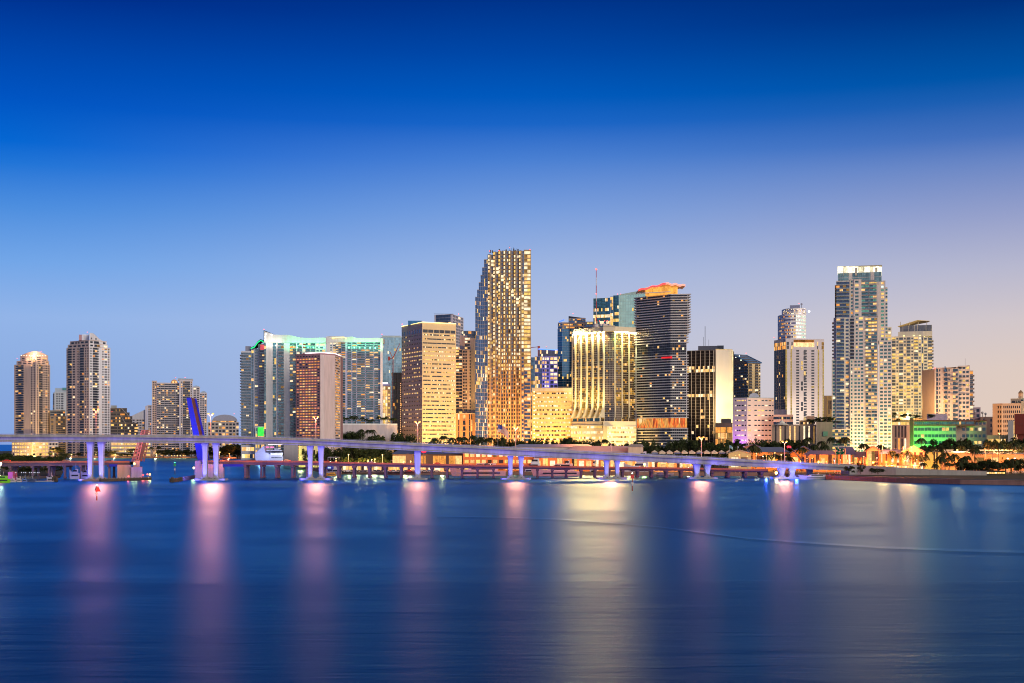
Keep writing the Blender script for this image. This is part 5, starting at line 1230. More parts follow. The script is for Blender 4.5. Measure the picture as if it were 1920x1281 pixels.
# small signal lamps
def beacon_thing(px, py, D, col, label, W=0, zb=0, r=.45, s=6):
    t = empty('signal_lamp', (X(px, D), D, zb), label, 'lamp'); z = Z(py, D)
    m = MB(); m.tube([(X(px, D), D, zb), (X(px, D), D, z - r)], .08, DARKM, 5); m.build('post', t)
    m = MB(); m.ball((X(px, D), D, z), r, glow(col, s, 0), 8, 5); m.build('lamp_head', t)
    if W: light('POINT', 'signal_light', (X(px, D), D - r - .1, z), col, W, .3)
beacon_thing(241, 893, 698, (1, .05, .04), 'red lamp on the left fender below the bascule pier', 900, 1.6, .4, 8)
beacon_thing(268.5, 891, 708, (1, .05, .04), 'red lamp near the end of the left fender', 900, 1.6, .4, 8)
beacon_thing(276.5, 889.5, 713, (1, .1, .05), 'red lamp beside the amber one at the tip of the left fender', 500, 1.6, .4, 8)
beacon_thing(281, 889.8, 716, (1, .55, .12), 'amber lamp at the tip of the left fender', 1500, 1.6, .5, 8)
beacon_thing(363.5, 877.5, 736, (1, .7, .2), 'yellow lamp on the left corner of the right bascule pier', 2500, 1.9, .6, 10)
beacon_thing(252, 869.5, 738, (1, .6, .15), 'yellow lamp inside the left bascule tower', 2500, 9, .6, 10)
beacon_thing(1455.5, 887, 735, (1, .6, .15), 'bright amber lamp under the last bridge span', 6000, 0, .8, 14)
beacon_thing(1208.5, 871, 800, (1, .75, .15), 'bright yellow lamp on the quay below the middle span', 5000, 1.8, .7, 14)
beacon_thing(0.5, 870, 735, (1, .85, .45), 'glaring white lamp at the left edge under the bridge', 16000, 1.3, .9, 14)

# channel markers
def marker(px, yb, yt, D, mat, label, shape='tri', lampc=None):
    t = empty('channel_marker', (X(px, D), D, -.3), label, 'channel marker'); x = X(px, D); zt = Z(yt, D)
    m = MB(); k = 6
    for i in range(k): m.tube([(x, D, -.3 + (zt + .3) * i / k), (x, D, -.3 + (zt + .3) * (i + 1) / k)], .22, plain((.5, .5, .5)) if i == 2 else (plain((.22, .07, .05)) if shape != 'sq' else plain((.06, .08, .07))), 8)
    m.build('post', t)
    m = MB(); h = 1.7
    if shape == 'tri':
        m.extr([(x - .15 - h * .2, D - .4, zt - h * 1.15), (x + h * .9, D - .4, zt - h * 1.15), (x + h * .35, D - .4, zt - h * .02)], (0, .08, 0), mat)
        m.extr([(x - .2, D + .3, zt - h * 1.1), (x - .9, D + .3, zt - h * .9), (x - .4, D + .3, zt - .1)], (0, .08, 0), plain((.04, .05, .12)))
    else: m.box(x - .75, x + .75, D - .4, D - .3, zt - 1.9, zt - .4, mat)
    m.build('day_board', t)
    m = MB(); m.ball((x, D, zt + .35), .28, glow(lampc or (1, .8, .8), 5, 0), 8, 5); m.build('lamp_head', t)
    m = MB(); m.box(x - .5, x + .5, D - .36, D - .28, zt * .42, zt * .42 + .7, plain((.6, .6, .6))); m.build('number_board', t)
marker(181.5, 938, 911.5, 455, glow((1, .03, .01), .8, 0) if False else plain((.6, .02, .012), .4), 'channel marker with a red triangle standing in open water at left')
marker(328, 888, 868.5, 850, plain((.02, .35, .08)), 'channel marker with green board and lamp between the two fenders', 'sq', (.1, 1, .6))
marker(1185.5, 922, 889, 545, plain((.55, .03, .04)), 'red and white striped channel marker right of the middle columns', 'sq2', (1, .9, .9))

# ================================================================== STREET LAMPS
LPOLE = plain((.42, .36, .30), .5, .2, 'lamp_pole')
def lamp_proto(label):
    t = empty('street_lamp', (0, 0, 0), label, 'street lamp', 'twin arm lamps along the tall bridge')
    m = MB(); m.tube([(0, 0, 0), (0, 0, 10.2)], [.22, .13], LPOLE, 8); m.build('pole', t, (0, 0, 0))
    for s in (-1, 1):
        m = MB(); m.tube([(0, 0, 10.0), (s * .7, 0, 10.7), (s * 1.25, 0, 11.3)], .1, LPOLE, 6); m.build('arm', t, (0, 0, 0))
        m = MB(); m.ball((s * 1.25, 0, 11.4), .62, SODIUM, 10, 6, .7); m.build('lamp_head', t, (0, 0, 0))
    return t
lampspec = [(180, 'first'), (395, 'second'), (592, 'third'), (783, 'fourth'), (967, 'fifth'), (1146, 'sixth'), (1315, 'seventh'), (1471, 'eighth')]
heads = {180: 768, 395: 776, 592: 782, 783: 791, 967: 801, 1146: 811, 1315: 820, 1471: 828}
proto = None
SOD = (1, .15, .075)
for i, (px, od) in enumerate(lampspec):
    D = DB(px) + 1.2; t_, _ = interp(px); z = Z(t_, DB(px)) - .2; hh = Z(heads[px], D) - z
    lab = 'twin arm orange lamp above the %s pair of lit columns from the left' % od if px != 783 else 'twin arm orange lamp above the single lit column'
    if proto is None: o = proto = lamp_proto(lab)
    else:
        o = proto.copy(); COL.objects.link(o); o['label'] = lab
        for ch in proto.children:
            c = ch.copy(); COL.objects.link(c); c.parent = o
    o.location = (X(px, D), D, z); o.scale = (1, 1, hh / 11.4)
    for s in (-1.25, 1.25):
        light('POINT', 'lamp_light', (X(px, D) + s, D - .6, Z(heads[px], D) - .2), SOD, {180: 27000, 395: 46000, 592: 26000}.get(px, 22000), .35)
light('POINT', 'lamp_light', (X(-20, 690), 690, 27), SOD, 24000, .4)
# ================================================================== TREES
LEAF = None
def leafmat(c1, c2):
    m, nt, out = newmat('leaves'); b = bsdf(nt, out, c1, .75, 0, .25); g = nt.nodes.new('ShaderNodeNewGeometry')
    n = nt.nodes.new('ShaderNodeTexNoise'); n.inputs['Scale'].default_value = .7; n.inputs['Detail'].default_value = 3; nt.links.new(g.outputs['Position'], n.inputs[0])
    cr = nt.nodes.new('ShaderNodeValToRGB'); cr.color_ramp.elements[0].position = .35; cr.color_ramp.elements[0].color = (*c1, 1); cr.color_ramp.elements[1].position = .65; cr.color_ramp.elements[1].color = (*c2, 1)
    nt.links.new(n.outputs[0], cr.inputs[0]); nt.links.new(cr.outputs[0], b.inputs['Base Color']); return m
LEAFM = leafmat((.014, .024, .007), (.04, .058, .014)); PALMM = leafmat((.014, .022, .008), (.042, .055, .016)); BARK = plain((.10, .07, .045), .9)
def crown_mesh(seed, w, h, n=1900):
    r = random.Random(seed); b = MB(); lobes = [(r.uniform(-.46, .46) * w, r.uniform(-.4, .4) * w, h * r.uniform(.25, .84), r.uniform(.10, .26) * w) for _ in range(17)]
    for i in range(n):
        lx, ly, lz, lr = r.choice(lobes); a = r.uniform(0, 2 * math.pi); ph = math.acos(r.uniform(-.6, 1)); q = lr * (r.random() ** .35)
        c = Vector((lx + q * math.sin(ph) * math.cos(a), ly + q * math.sin(ph) * math.sin(a), lz + q * math.cos(ph) * .75)); s = r.uniform(.16, .46) * w / 9
        d1 = Vector((r.gauss(0, 1), r.gauss(0, 1), r.gauss(0, .6))).normalized(); d2 = d1.orthogonal().normalized()
        b.poly([c - d1 * s, c + d2 * s * .6, c + d1 * s, c - d2 * s * .6], LEAFM)
    return b.mesh('crown')
def trunk_mesh(w, h):
    b = MB(); b.tube([(0, 0, 0), (.1 * w / 9, 0, h * .35), (0, 0, h * .6)], [.05 * w, .035 * w, .015 * w], BARK, 7)
    for a in range(5):
        t = a * 1.257; b.tube([(0, 0, h * .3), (math.cos(t) * w * .2, math.sin(t) * w * .2, h * .55), (math.cos(t) * w * .32, math.sin(t) * w * .3, h * .72)], [.025 * w, .016 * w, .006 * w], BARK, 5)
    return b.mesh('trunk')
def palm_crown(seed, h, nf=15, fl=4.3):
    r = random.Random(seed); b = MB(); top = Vector((0, 0, h))
    for i in range(nf):
        a = 2 * math.pi * i / nf + r.uniform(-.2, .2); up = r.uniform(-.2, 1.0); L = fl * r.uniform(.8, 1.1); prev = top.copy(); d = Vector((math.cos(a), math.sin(a), 0)); side = Vector((-d.y, d.x, 0)); k = 6
        for q in range(k):
            t0, t1 = q / k, (q + 1) / k
            f = lambda t: top + d * L * t * (1 - .12 * t) + Vector((0, 0, L * (up * t * .7 - (.55 + up * .45) * t * t * 1.35)))
            p0, p1 = f(t0), f(t1); w = fl * .115 * (math.sin(math.pi * min(1, .12 + .88 * (t0 + t1) / 2))) + .05
            dr = Vector((0, 0, -w * .75))
            for s in (-1, 1):
                mid = p0.lerp(p1, .55)
                b.poly([p0, mid, p1 + side * s * w + dr * .9 + (p1 - p0) * .5, p0.lerp(p1, .2) + side * s * w + dr + (p1 - p0) * .4], PALMM)
                b.poly([mid, p1, p1 + side * s * w + dr + (p1 - p0) * 1.0, mid + side * s * w + dr + (p1 - p0) * .7], PALMM)
    return b.mesh('crown')
def palm_trunk(seed, h):
    r = random.Random(seed); b = MB(); lx = r.uniform(-.5, .5); b.tube([(lx, 0, 0), (lx * .4, 0, h * .4), (0, 0, h * .8), (0, 0, h)], [.24, .17, .14, .17], BARK, 7); return b.mesh('trunk')
TREES = [(crown_mesh(i, 10, 9), trunk_mesh(10, 9)) for i in range(7)]
PALMS = [(palm_crown(20 + i, 8.5, 12 + i), palm_trunk(i, 8.5)) for i in range(6)]
ORD = 'first second third fourth fifth sixth seventh eighth ninth tenth eleventh twelfth thirteenth fourteenth fifteenth sixteenth seventeenth eighteenth nineteenth twentieth'.split()
def ordn(i): return ORD[i] if i < 20 else 'twenty ' + ORD[i - 20] if i < 40 else 'forty ' + ORD[i - 40]
def plant(kind, px, ytop, D, label, group=None, base=None, wid=None, seedi=None):
    zb = GZ if base is None else base
    h = max(Z(ytop, D) - zb, 2); P = PALMS if kind == 'palm' else TREES; h0 = 8.5 if kind == 'palm' else 8.6
    cm, tm = R.choice(P); k = h / h0; kw = k if wid is None else wid / 10.0
    if kind == 'palm': kw = min(k, 1.25) if k > 1 else max(k, .75)
    o = empty('palm_tree' if kind == 'palm' else 'broadleaf_tree', (X(px, D), D, zb), label, 'palm' if kind == 'palm' else 'tree', group, R.uniform(0, 6.28))
    c = link('crown', cm, o); t = link('trunk', tm, o)
    if kind == 'palm': c.scale = (kw, kw, kw); c.location = (0, 0, (k - kw) * 8.5); t.scale = (kw, kw, k)
    else: c.scale = t.scale = (kw, kw, k)
    return o
def zone(kind, x0, x1, n, y0, y1, D0, D1, what, where, group, base=None, wid=None, jit=.35):
    st = (x1 - x0) / max(n - 1, 1)
    for i in range(n):
        px = x0 + st * i + R.uniform(-jit, jit) * st; 
        lab = '%s %s, %s from the left' % (what, where, ordn(i)) if n > 1 else '%s %s' % (what, where)
        dy = (y1 - y0) * .6 + 1.2; plant(kind, px, R.uniform(y0 - dy * .4, y1 + dy), R.uniform(D0, D1), lab, group, base, wid and wid * R.uniform(.75, 1.5))
zone('tree', -6, 112, 12, 850, 856, 1000, 1040, 'bushy islet tree', 'behind the low bridge', 'trees on the left islet', 1.3, 13)
zone('tree', 6, 100, 8, 866, 872, 800, 840, 'dark bushy tree', 'under the left end of the low bridge', 'dark trees under the low bridge', 1.3, 10)
zone('tree', 112, 255, 8, 840, 846, 1850, 1870, 'dark shore tree', 'under the two left towers', 'trees on the far shore', None, 18)
zone('palm', 275, 300, 3, 836, 840, 1830, 1840, 'shore palm', 'left of the broad grid tower base', 'palms on the far shore')
zone('tree', 305, 372, 6, 843, 848, 1820, 1840, 'dark shore tree', 'before the broad grid tower', 'trees before the grid tower', None, 18)
zone('tree', 392, 448, 7, 833, 842, 1790, 1810, 'tall dark tree', 'below the round topped office', 'trees below the round topped office', None, 24)
zone('tree', 448, 480, 4, 843, 848, 1560, 1600, 'low dark tree', 'at the foot of the blue balcony tower', 'trees by the blue balcony tower', None, 14)
zone('palm', 537, 542, 1, 845, 847, 1200, 1200, 'single palm', 'just right of the excursion ship', None)
zone('tree', 575, 596, 3, 842, 846, 985, 1000, 'green lit tree', 'before the yellow lit wall', 'trees before the yellow wall', None, 6)
zone('tree', 640, 745, 4, 808, 812, 1330, 1335, 'dark rounded tree', 'before the white podium wall', 'trees before the white podium', None, 16)
zone('palm', 676, 700, 3, 806, 814, 1300, 1320, 'tall palm', 'before the white podium wall', 'palms before the white podium')
zone('palm', 644, 742, 13, 781, 785, 1352, 1356, 'terrace palm', 'on top of the white podium', 'palms on the white podium', Z(796.5, 1340))
zone('tree', 606, 740, 14, 840, 848, 905, 960, 'dark park tree', 'under the third bridge span', 'park trees behind the quay', None, 10)
zone('tree', 640, 735, 9, 853, 858, 868, 880, 'yellow lit quay tree', 'behind the low bridge deck', 'lit trees on the quay', None, 6)
zone('tree', 752, 768, 2, 811, 813, 1180, 1190, 'dark rounded tree', 'at the left foot of the cream tower', 'trees at the cream tower foot', None, 11)
zone('palm', 815, 900, 7, 818, 823, 1080, 1100, 'dark palm', 'before the cream and white towers', 'palms before the cream tower')
zone('tree', 815, 890, 5, 824, 827, 1090, 1110, 'low dark tree', 'before the cream and white towers', 'low trees before the cream tower', None, 9)
zone('palm', 900, 945, 5, 821, 826, 1060, 1070, 'dark palm', 'before the tallest tower', 'palms before the tallest tower')
zone('tree', 938, 990, 5, 818, 822, 1060, 1080, 'dark rounded tree', 'before the tallest tower', 'trees before the tallest tower', None, 11)
zone('tree', 995, 1060, 6, 824, 828, 1050, 1060, 'low dark tree', 'before the gold lit office', 'trees before the gold office', None, 9)
zone('tree', 1062, 1112, 6, 819, 824, 1040, 1060, 'dark rounded tree', 'before the bright garage', 'trees before the bright garage', None, 10)
zone('palm', 1120, 1150, 3, 824, 829, 1030, 1050, 'dark palm', 'before the bright garage', 'palms before the bright garage')
zone('tree', 1150, 1195, 5, 829, 833, 1030, 1050, 'low dark tree', 'before the bright garage', 'low trees before the bright garage', None, 8)
zone('tree', 1212, 1375, 18, 824, 833, 1000, 1060, 'dark tree', 'below the slab balcony and black towers', 'trees below the balcony tower', None, 11)
zone('palm', 1225, 1340, 9, 838, 843, 930, 950, 'yellow lit palm', 'below the slab balcony tower', 'palms below the balcony tower')
zone('tree', 1375, 1446, 8, 823, 829, 1060, 1090, 'dark tree', 'before the violet washed block', 'trees before the violet block', None, 10)
zone('tree', 1448, 1500, 6, 822, 827, 1070, 1090, 'dark tree', 'before the brown arcade', 'trees before the brown arcade', None, 12)
zone('tree', 1525, 1562, 5, 778, 786, 1180, 1190, 'dark roof garden tree', 'above the brown arcade', 'roof garden trees', Z(794, 1155), 9)
zone('palm', 1376, 1500, 9, 838, 850, 860, 900, 'dark palm', 'before the pale pavilion roofs', 'palms before the pavilion roofs')
zone('palm', 1500, 1575, 7, 822, 834, 900, 960, 'tall dark palm', 'between arcade and pavilions', 'tall palms by the arcade')
zone('palm', 1580, 1665, 6, 820, 838, 860, 930, 'tall dark palm', 'before the tallest condo', 'palms before the tallest condo')
zone('palm', 1670, 1735, 6, 842, 852, 800, 830, 'slim palm', 'before the orange lit pavilion', 'palms before the orange pavilion')
zone('palm', 1672, 1704, 6, 776, 783, 1240, 1246, 'terrace palm', 'on the terracotta arcade roof', 'palms on the arcade roof', Z(789, 1240))
zone('tree', 1722, 1740, 2, 775, 778, 1066, 1070, 'dark tree', 'on the roof of the green washed hotel', 'hotel roof trees', Z(787.5, 1060), 8)
zone('palm', 1726, 1734, 2, 824, 832, 900, 910, 'tall palm', 'before the green washed wall', 'palms before the green wall')
zone('tree', 1752, 1826, 9, 820, 829, 930, 980, 'broad dark tree', 'below the green washed hotel', 'trees below the green hotel', None, 14)
zone('palm', 1738, 1830, 12, 838, 850, 820, 880, 'dark palm', 'before the yellow lit building', 'palms before the yellow building')
zone('tree', 1830, 1925, 12, 822, 836, 900, 980, 'dark park tree', 'below the domed hotel', 'trees below the domed hotel', None, 12)
zone('palm', 1850, 1920, 7, 828, 842, 840, 900, 'dark park palm', 'below the domed hotel', 'palms below the domed hotel')
zone('tree', 1800, 1925, 11, 858, 866, 760, 775, 'black rounded shrub tree', 'along the right bank', 'shrub trees on the right bank', GZ + .6, 9)
zone('palm', 1735, 1900, 12, 856, 866, 745, 765, 'short dark palm', 'along the right bank', 'short palms on the right bank', GZ + .6)
zone('tree', 1598, 1650, 4, 868, 874, 722, 724, 'small bush', 'on the approach ramp wall', 'bushes on the ramp wall', 3, 5)

# low swell left by a passing boat, curving across the bay
m = MB(); pr = None
wk = [(820, 970), (930, 972), (1050, 976), (1150, 983), (1240, 991), (1340, 1004), (1400, 1012), (1500, 1020), (1650, 1030), (1800, 1036), (1990, 1041)]
for px, py in wk:
    D = DW(py); x = X(px, D); sec = [(x, D - 5, .004), (x, D - 2, .05), (x, D + 1.5, .12), (x, D + 9, .004)]
    if pr:
        for i in range(3): m.poly([pr[i], sec[i], sec[i + 1], pr[i + 1]], WATER)
    pr = sec
o = link('water_swell', m.mesh('water_swell')); tag(o, kind='structure')

# ================================================================== PAVILIONS AND LOW BUILDINGS BY THE QUAY
BLUER = plain((.11, .15, .30), .45, 0, 'blue_roof'); BLR2 = plain((.20, .26, .38), .4, 0, 'grey_blue_roof'); ORG = wall((.44, .14, .05)); ORG2 = wall((.44, .22, .08)); YW = wall((.62, .50, .22))
def pavilion(px0, px1, ye, yr, D, dep, label, wm, rm, gable='front', pat='sWsWsWsWs', lit=.4, nf=2, pal='warm', base=None, name='pavilion', cat='pavilion'):
    """ye eave height, yr ridge height in the photo"""
    zb = GZ if base is None else base
    P = flat(px0, px1, D, dep); b = Bld(name, label, cat, P, wm, BRNG, zb); ze, zr = Z(ye, D), Z(yr, D)
    b.vol(P, zb, ze, nf, [(pat, dict(lit=lit, pal=pal)), None, None, None], par=0)
    m = MB(); o = .8; A = P[0]; W = (P[1] - P[0]).length; u = (P[1] - P[0]) / W; n = Vector((-u.y, u.x)); z = ze + .02
    def q(x, y, zz): p = A + u * x + n * y; return (p.x, p.y, zz)
    x0, x1, y0, y1, xm, ym = -o, W + o, -o, dep + o, W / 2, dep / 2
    if gable == 'front':
        for xa, za, xb, zb_ in ((x0, z, xm, zr), (xm, zr, x1, z)):
            m.hexa([q(xa, y0, za), q(xb, y0, zb_), q(xb, y1, zb_), q(xa, y1, za)], [q(xa, y0, za + .35), q(xb, y0, zb_ + .35), q(xb, y1, zb_ + .35), q(xa, y1, za + .35)], rm)
        g = MB(); v = n * .5; g.extr([q(0, .02, z), q(W, .02, z), q(xm, .02, zr - .1)], (v.x, v.y, 0), wm); b.add('gable', g)
    else:
        hip = min(6, W * .2)
        m.poly([q(x0, y0, z), q(x1, y0, z), q(x1 - hip, ym, zr), q(x0 + hip, ym, zr)], rm); m.poly([q(x1, y1, z), q(x0, y1, z), q(x0 + hip, ym, zr), q(x1 - hip, ym, zr)], rm)
        m.poly([q(x1, y0, z), q(x1, y1, z), q(x1 - hip, ym, zr)], rm); m.poly([q(x0, y1, z), q(x0, y0, z), q(x0 + hip, ym, zr)], rm); m.poly([q(x0, y0, z), q(x0, y1, z), q(x1, y1, z), q(x1, y0, z)], wm)
    b.add('roof', m); return b
pavilion(560, 600, 836, 833, 1010, 20, 'plain yellow lit wall building behind the excursion ship', wall((.62, .62, .30)), CONC, 'hip', 'SSsWS', .3, 1).done()
pavilion(532, 559, 834, 831, 1060, 20, 'grey wall block between the ship and the yellow lit wall', wall((.30, .30, .34)), CONC, 'hip', 'SS', 0, 1).done()
pavilion(736, 892, 851.5, 841, 870, 30, 'long blue roofed amphitheatre with amber lit interior under the fourth span', wall((.06, .04, .04)), BLUER, 'hip', 'BSBSBsBSS', .9, 1, 'amber').done()
pavilion(868, 1000, 848, 846, 862, 22, 'orange arcade building with many lit arches behind the fifth columns', ORG, plain((.2, .12, .1)), 'hip', 'sWsWsWsWsWsWsWsWsWsWsWsWs', .75, 3, 'warm').done()
pavilion(1000, 1140, 859, 855, 856, 18, 'orange lit marina arcade between the middle columns', ORG, BLUER, 'hip', 'sWsGsWsGsWsGsWsWsGsWs', .9, 1, 'warm').done()
pavilion(1140, 1300, 862, 859, 850, 18, 'orange lit low arcade right of the middle columns', ORG2, plain((.2, .14, .12)), 'hip', 'sGsWsGsWsWsGsWsWsGsWs', .85, 1, 'warm').done()
pavilion(960, 1116, 838.5, 833, 905, 26, 'long pale blue roof seen above the bridge before the gold office', wall((.5, .42, .4)), plain((.22, .32, .55), .4), 'hip', 'sWsWsWsWsWs', .5, 1).done()
pavilion(1060, 1200, 847.5, 836.5, 890, 30, 'wide blue hipped market roof right of the sixth lamp', wall((.55, .36, .24)), plain((.20, .28, .46), .4), 'hip', 'sWsWsWsWs', .5, 1).done()
pavilion(1178, 1206, 838, 833, 884, 10, 'small cream tower block with a flat cap at the end of the blue market roof', wall((.62, .48, .34)), wall((.45, .38, .34)), 'hip', 'SS', 0, 1).done()
pavilion(1395, 1424, 838, 834.5, 920, 20, 'small red gabled pavilion above the seventh and eighth lamps', wall((.55, .2, .12)), plain((.35, .25, .32), .4), 'front', 'sWsWs', .6, 1).done()
pavilion(1390, 1480, 848, 838.5, 890, 26, 'wide grey blue pavilion roof behind the palms near the eighth lamp', ORG2, BLR2, 'hip', 'sWsWsWsWs', .5, 1).done()
pavilion(1366, 1408, 851, 844.5, 850, 22, 'white edged cream gable by the flag poles', YW, wall((.55, .45, .3)), 'front', 'sWsWs', .7, 1).done()
pavilion(1482, 1530, 851, 837, 880, 26, 'violet blue gable roof behind the dark crane boom', ORG2, plain((.18, .18, .34), .4), 'front', 'sWsWsWs', .6, 1).done()
pavilion(1508, 1572, 852.5, 845, 850, 24, 'yellow lit pavilion with a blue hipped roof left of the green sign', ORG2, BLUER, 'hip', 'sGsWsGsWSGsWs', .4, 1, 'yellow').done()
pavilion(1568, 1604, 852.5, 838, 846, 26, 'orange pavilion with a steep blue roof right of the green sign', ORG, BLUER, 'hip', 'gsgsGsgsgs', .5, 1, 'warm').done()
pavilion(1602, 1628, 858, 847, 838, 24, 'orange lit open gallery between two gables', ORG, BLUER, 'hip', 'GsGsGsG', .85, 2, 'warm').done()
pavilion(1625, 1650, 846, 837, 830, 26, 'tall red glowing gabled entrance hall', wall((.70, .24, .12)), plain((.3, .12, .10)), 'front', 'sGGGs', .7, 2, 'warm').done()
pavilion(1650, 1692, 851, 843, 826, 26, 'orange lit hall with slot windows and a blue roof', ORG, BLUER, 'hip', 'sgsSgssSGSGsS', .25, 2, 'pale').done()
pavilion(1692, 1733, 848, 836.5, 822, 26, 'salmon gabled hall right of the slot windowed one', wall((.66, .32, .18)), plain((.45, .25, .18)), 'front', 'SGsSgSGs', .5, 2, 'pale').done()
pavilion(1640, 1732, 873.5, 872, 812, 8, 'bright glowing shop arcade along the ground before the orange halls', ORG, plain((.3, .16, .1)), 'hip', 'tGtGtGtGtGtGtGtGtGt', .97, 1, 'pale').done()
pavilion(1733, 1764, 848, 846, 850, 22, 'yellow floodlit plain building with two slot windows', YW, YW, 'hip', 'SSSgsgS', 0, 2).done()
pavilion(1764, 1826, 849, 846.5, 852, 22, 'orange floodlit low block behind the bank palms', wall((.55, .33, .18)), CONC, 'hip', 'SSsSsSS', .1, 1).done()
pavilion(1826, 1960, 852, 849, 880, 22, 'low amber lit block among the trees at right', wall((.45, .28, .14)), CONC, 'hip', 'sWSWSWSWSWs', .6, 1, 'amber').done()
pavilion(1810, 1885, 884, 882.5, 742, 6, 'dark shed with a row of yellow windows on the right bank', wall((.05, .035, .03)), plain((.03, .02, .02)), 'hip', 'RtRtRtRtRt', .8, 1, 'yellow', GZ + .6).done()
b = Bld('railway_viaduct', 'elevated track with bright platform lamps between the trees at right', 'viaduct', flat(1750, 1960, 900, 5), CONC)
m = MB(); m.box(X(1750, 900), X(1960, 900), 900, 905, Z(846, 900), Z(843, 900), wall((.5, .5, .35)))
for k in range(12): x = X(1755 + k * 18, 902); m.box(x, x + .8, 902, 903, GZ, Z(846, 900) - .01, CONC)
b.add('track_deck', m); b.done()
# white tent row, quay clutter
m = MB()
for i in range(12):
    px = 1222 + i * 14; a = P2(px, 905); w = 4.6; z = Z(848.5, 905)
    m.poly([(a.x, a.y, z), (a.x + w, a.y, z), (a.x + w / 2, a.y + 3, z + 1.7)], plain((.7, .62, .48))); m.poly([(a.x + w, a.y, z), (a.x + w, a.y + 6, z), (a.x + w / 2, a.y + 3, z + 1.7)], plain((.7, .62, .48)))
    m.poly([(a.x + w, a.y + 6, z), (a.x, a.y + 6, z), (a.x + w / 2, a.y + 3, z + 1.7)], plain((.7, .62, .48))); m.poly([(a.x, a.y + 6, z), (a.x, a.y, z), (a.x + w / 2, a.y + 3, z + 1.7)], plain((.7, .62, .48)))
    m.box(a.x + .1, a.x + w - .1, a.y + .1, a.y + .16, z - .9, z, plain((.08, .10, .25)) if i % 3 == 0 else plain((.65, .55, .4)))
    if i % 1 == 0:
        t = m; t.tube([(a.x + .1, a.y + .1, GZ), (a.x + .1, a.y + .1, z)], .08, STEEL, 4)
        t.top('market_tent', 'white peaked market tent below the balcony tower, %s from the left' % ordn(i), 'tent', 'market tents on the quay'); m = MB()

# signs
t = empty('neon_sign', (X(795, 866), 866, GZ), 'round red neon sign above the quay right of the single column', 'sign')
D = 866; m = MB(); m.tube([(X(795, D), D - 2, GZ), (X(795, D), D - 2, Z(850, D))], .2, DARKM, 6); m.build('post', t)
m = MB(); pts = [(X(795, D) + math.cos(a) * 1.85, D - 2.3, Z(845.5, D) + math.sin(a) * 1.5) for a in [i * math.pi / 10 for i in range(20)]]; m.extr(pts[::-1], (0, .4, 0), glow((1, .03, .06), 1.6, 0)); m.build('sign_panel', t)
m = MB(); m.box(X(795, D) - 1.2, X(795, D) + 1.2, D - 2.42, D - 2.31, Z(845.5, D), Z(845.5, D) + .5, glow((1, .75, .45), 3, 0)); m.build('lit_bar', t)
D = 835
t = empty('billboard', (X(1576, D), D, GZ), 'dark green display board with pink and cream shapes before the orange pavilion', 'sign')
m = MB(); m.box(X(1567, D) - .4, X(1567, D), D - .2, D + .3, GZ, Z(841, D), wall((.5, .25, .15))); m.box(X(1584, D), X(1584, D) + .4, D - .2, D + .3, GZ, Z(841, D), wall((.5, .25, .15))); m.build('post', t)
m = MB(); m.box(X(1567.3, D), X(1583.7, D), D - .3, D, Z(852.5, D), Z(841, D), glow((.005, .09, .05), .6, 0)); m.build('sign_panel', t)
m = MB(); PKG = glow((1, .38, .28), .9, 0); CRG = glow((.8, .5, .22), .7, 0)
for px, y, w, h, mm in ((1568.8, 845.3, .6, 1.1, PKG), (1580.9, 845.2, .6, 1.1, PKG), (1574.9, 843.5, .7, .7, PKG), (1573.2, 847.2, .6, .7, PKG), (1576.4, 847.3, .5, .6, CRG), (1572, 841.5, 1.0, .3, CRG), (1582.3, 841.5, 1.0, .3, CRG), (1567.9, 851.3, .8, .35, CRG), (1575, 851.4, .7, .4, CRG), (1582, 851.3, .9, .35, CRG)):
    m.box(X(px, D) - w / 2, X(px, D) + w / 2, D - .36, D - .305, Z(y, D) - h / 2, Z(y, D) + h / 2, mm)
m.build('sign_shape', t)
# flags
def flag(px, yb, yt, D, label, cols, w=5, h=3):
    t = empty('flag', (X(px, D), D, GZ), label, 'flag'); x = X(px, D); zt = Z(yt, D)
    m = MB(); m.tube([(x, D, GZ), (x, D, zt)], [.14, .07], plain((.5, .5, .5)), 6); m.build('pole', t)
    m = MB(); n = 10
    for i in range(n):
        a, c = i / n, (i + 1) / n; f = lambda s: (x + s * w * .8, D + math.sin(s * 7) * .5, -s * s * w * .55)
        p, q = f(a), f(c); k = len(cols)
        for j in range(k):
            h0, h1 = zt - h * j / k, zt - h * (j + 1) / k; mm = cols[j]
            if len(cols) > 3 and j < k / 2 and a < .4: mm = plain((.03, .04, .30))
            m.poly([(p[0], p[1], h1 + p[2]), (q[0], q[1], h1 + q[2]), (q[0], q[1], h0 + q[2]), (p[0], p[1], h0 + p[2])], mm)
    m.build('cloth', t)
RD = plain((.62, .10, .07)); WH = plain((.78, .68, .55))
flag(933.5, 835, 796, 1050, 'large striped flag drooping before the tallest tower', [RD, WH] * 6 + [RD], 11, 6.5)
flag(1403, 836, 823.5, 930, 'small striped flag above the red gabled pavilion', [RD, WH] * 3 + [RD], 2.6, 1.4)
flag(1368, 855, 835, 860, 'pale blue flag among the flag poles right of the seventh lamp', [plain((.25, .5, .6))], 2.6, 1.8)
flag(1383, 855, 836.5, 860, 'small light blue pennant left of the red gabled pavilion', [plain((.3, .5, .7))], 1, 1.2)
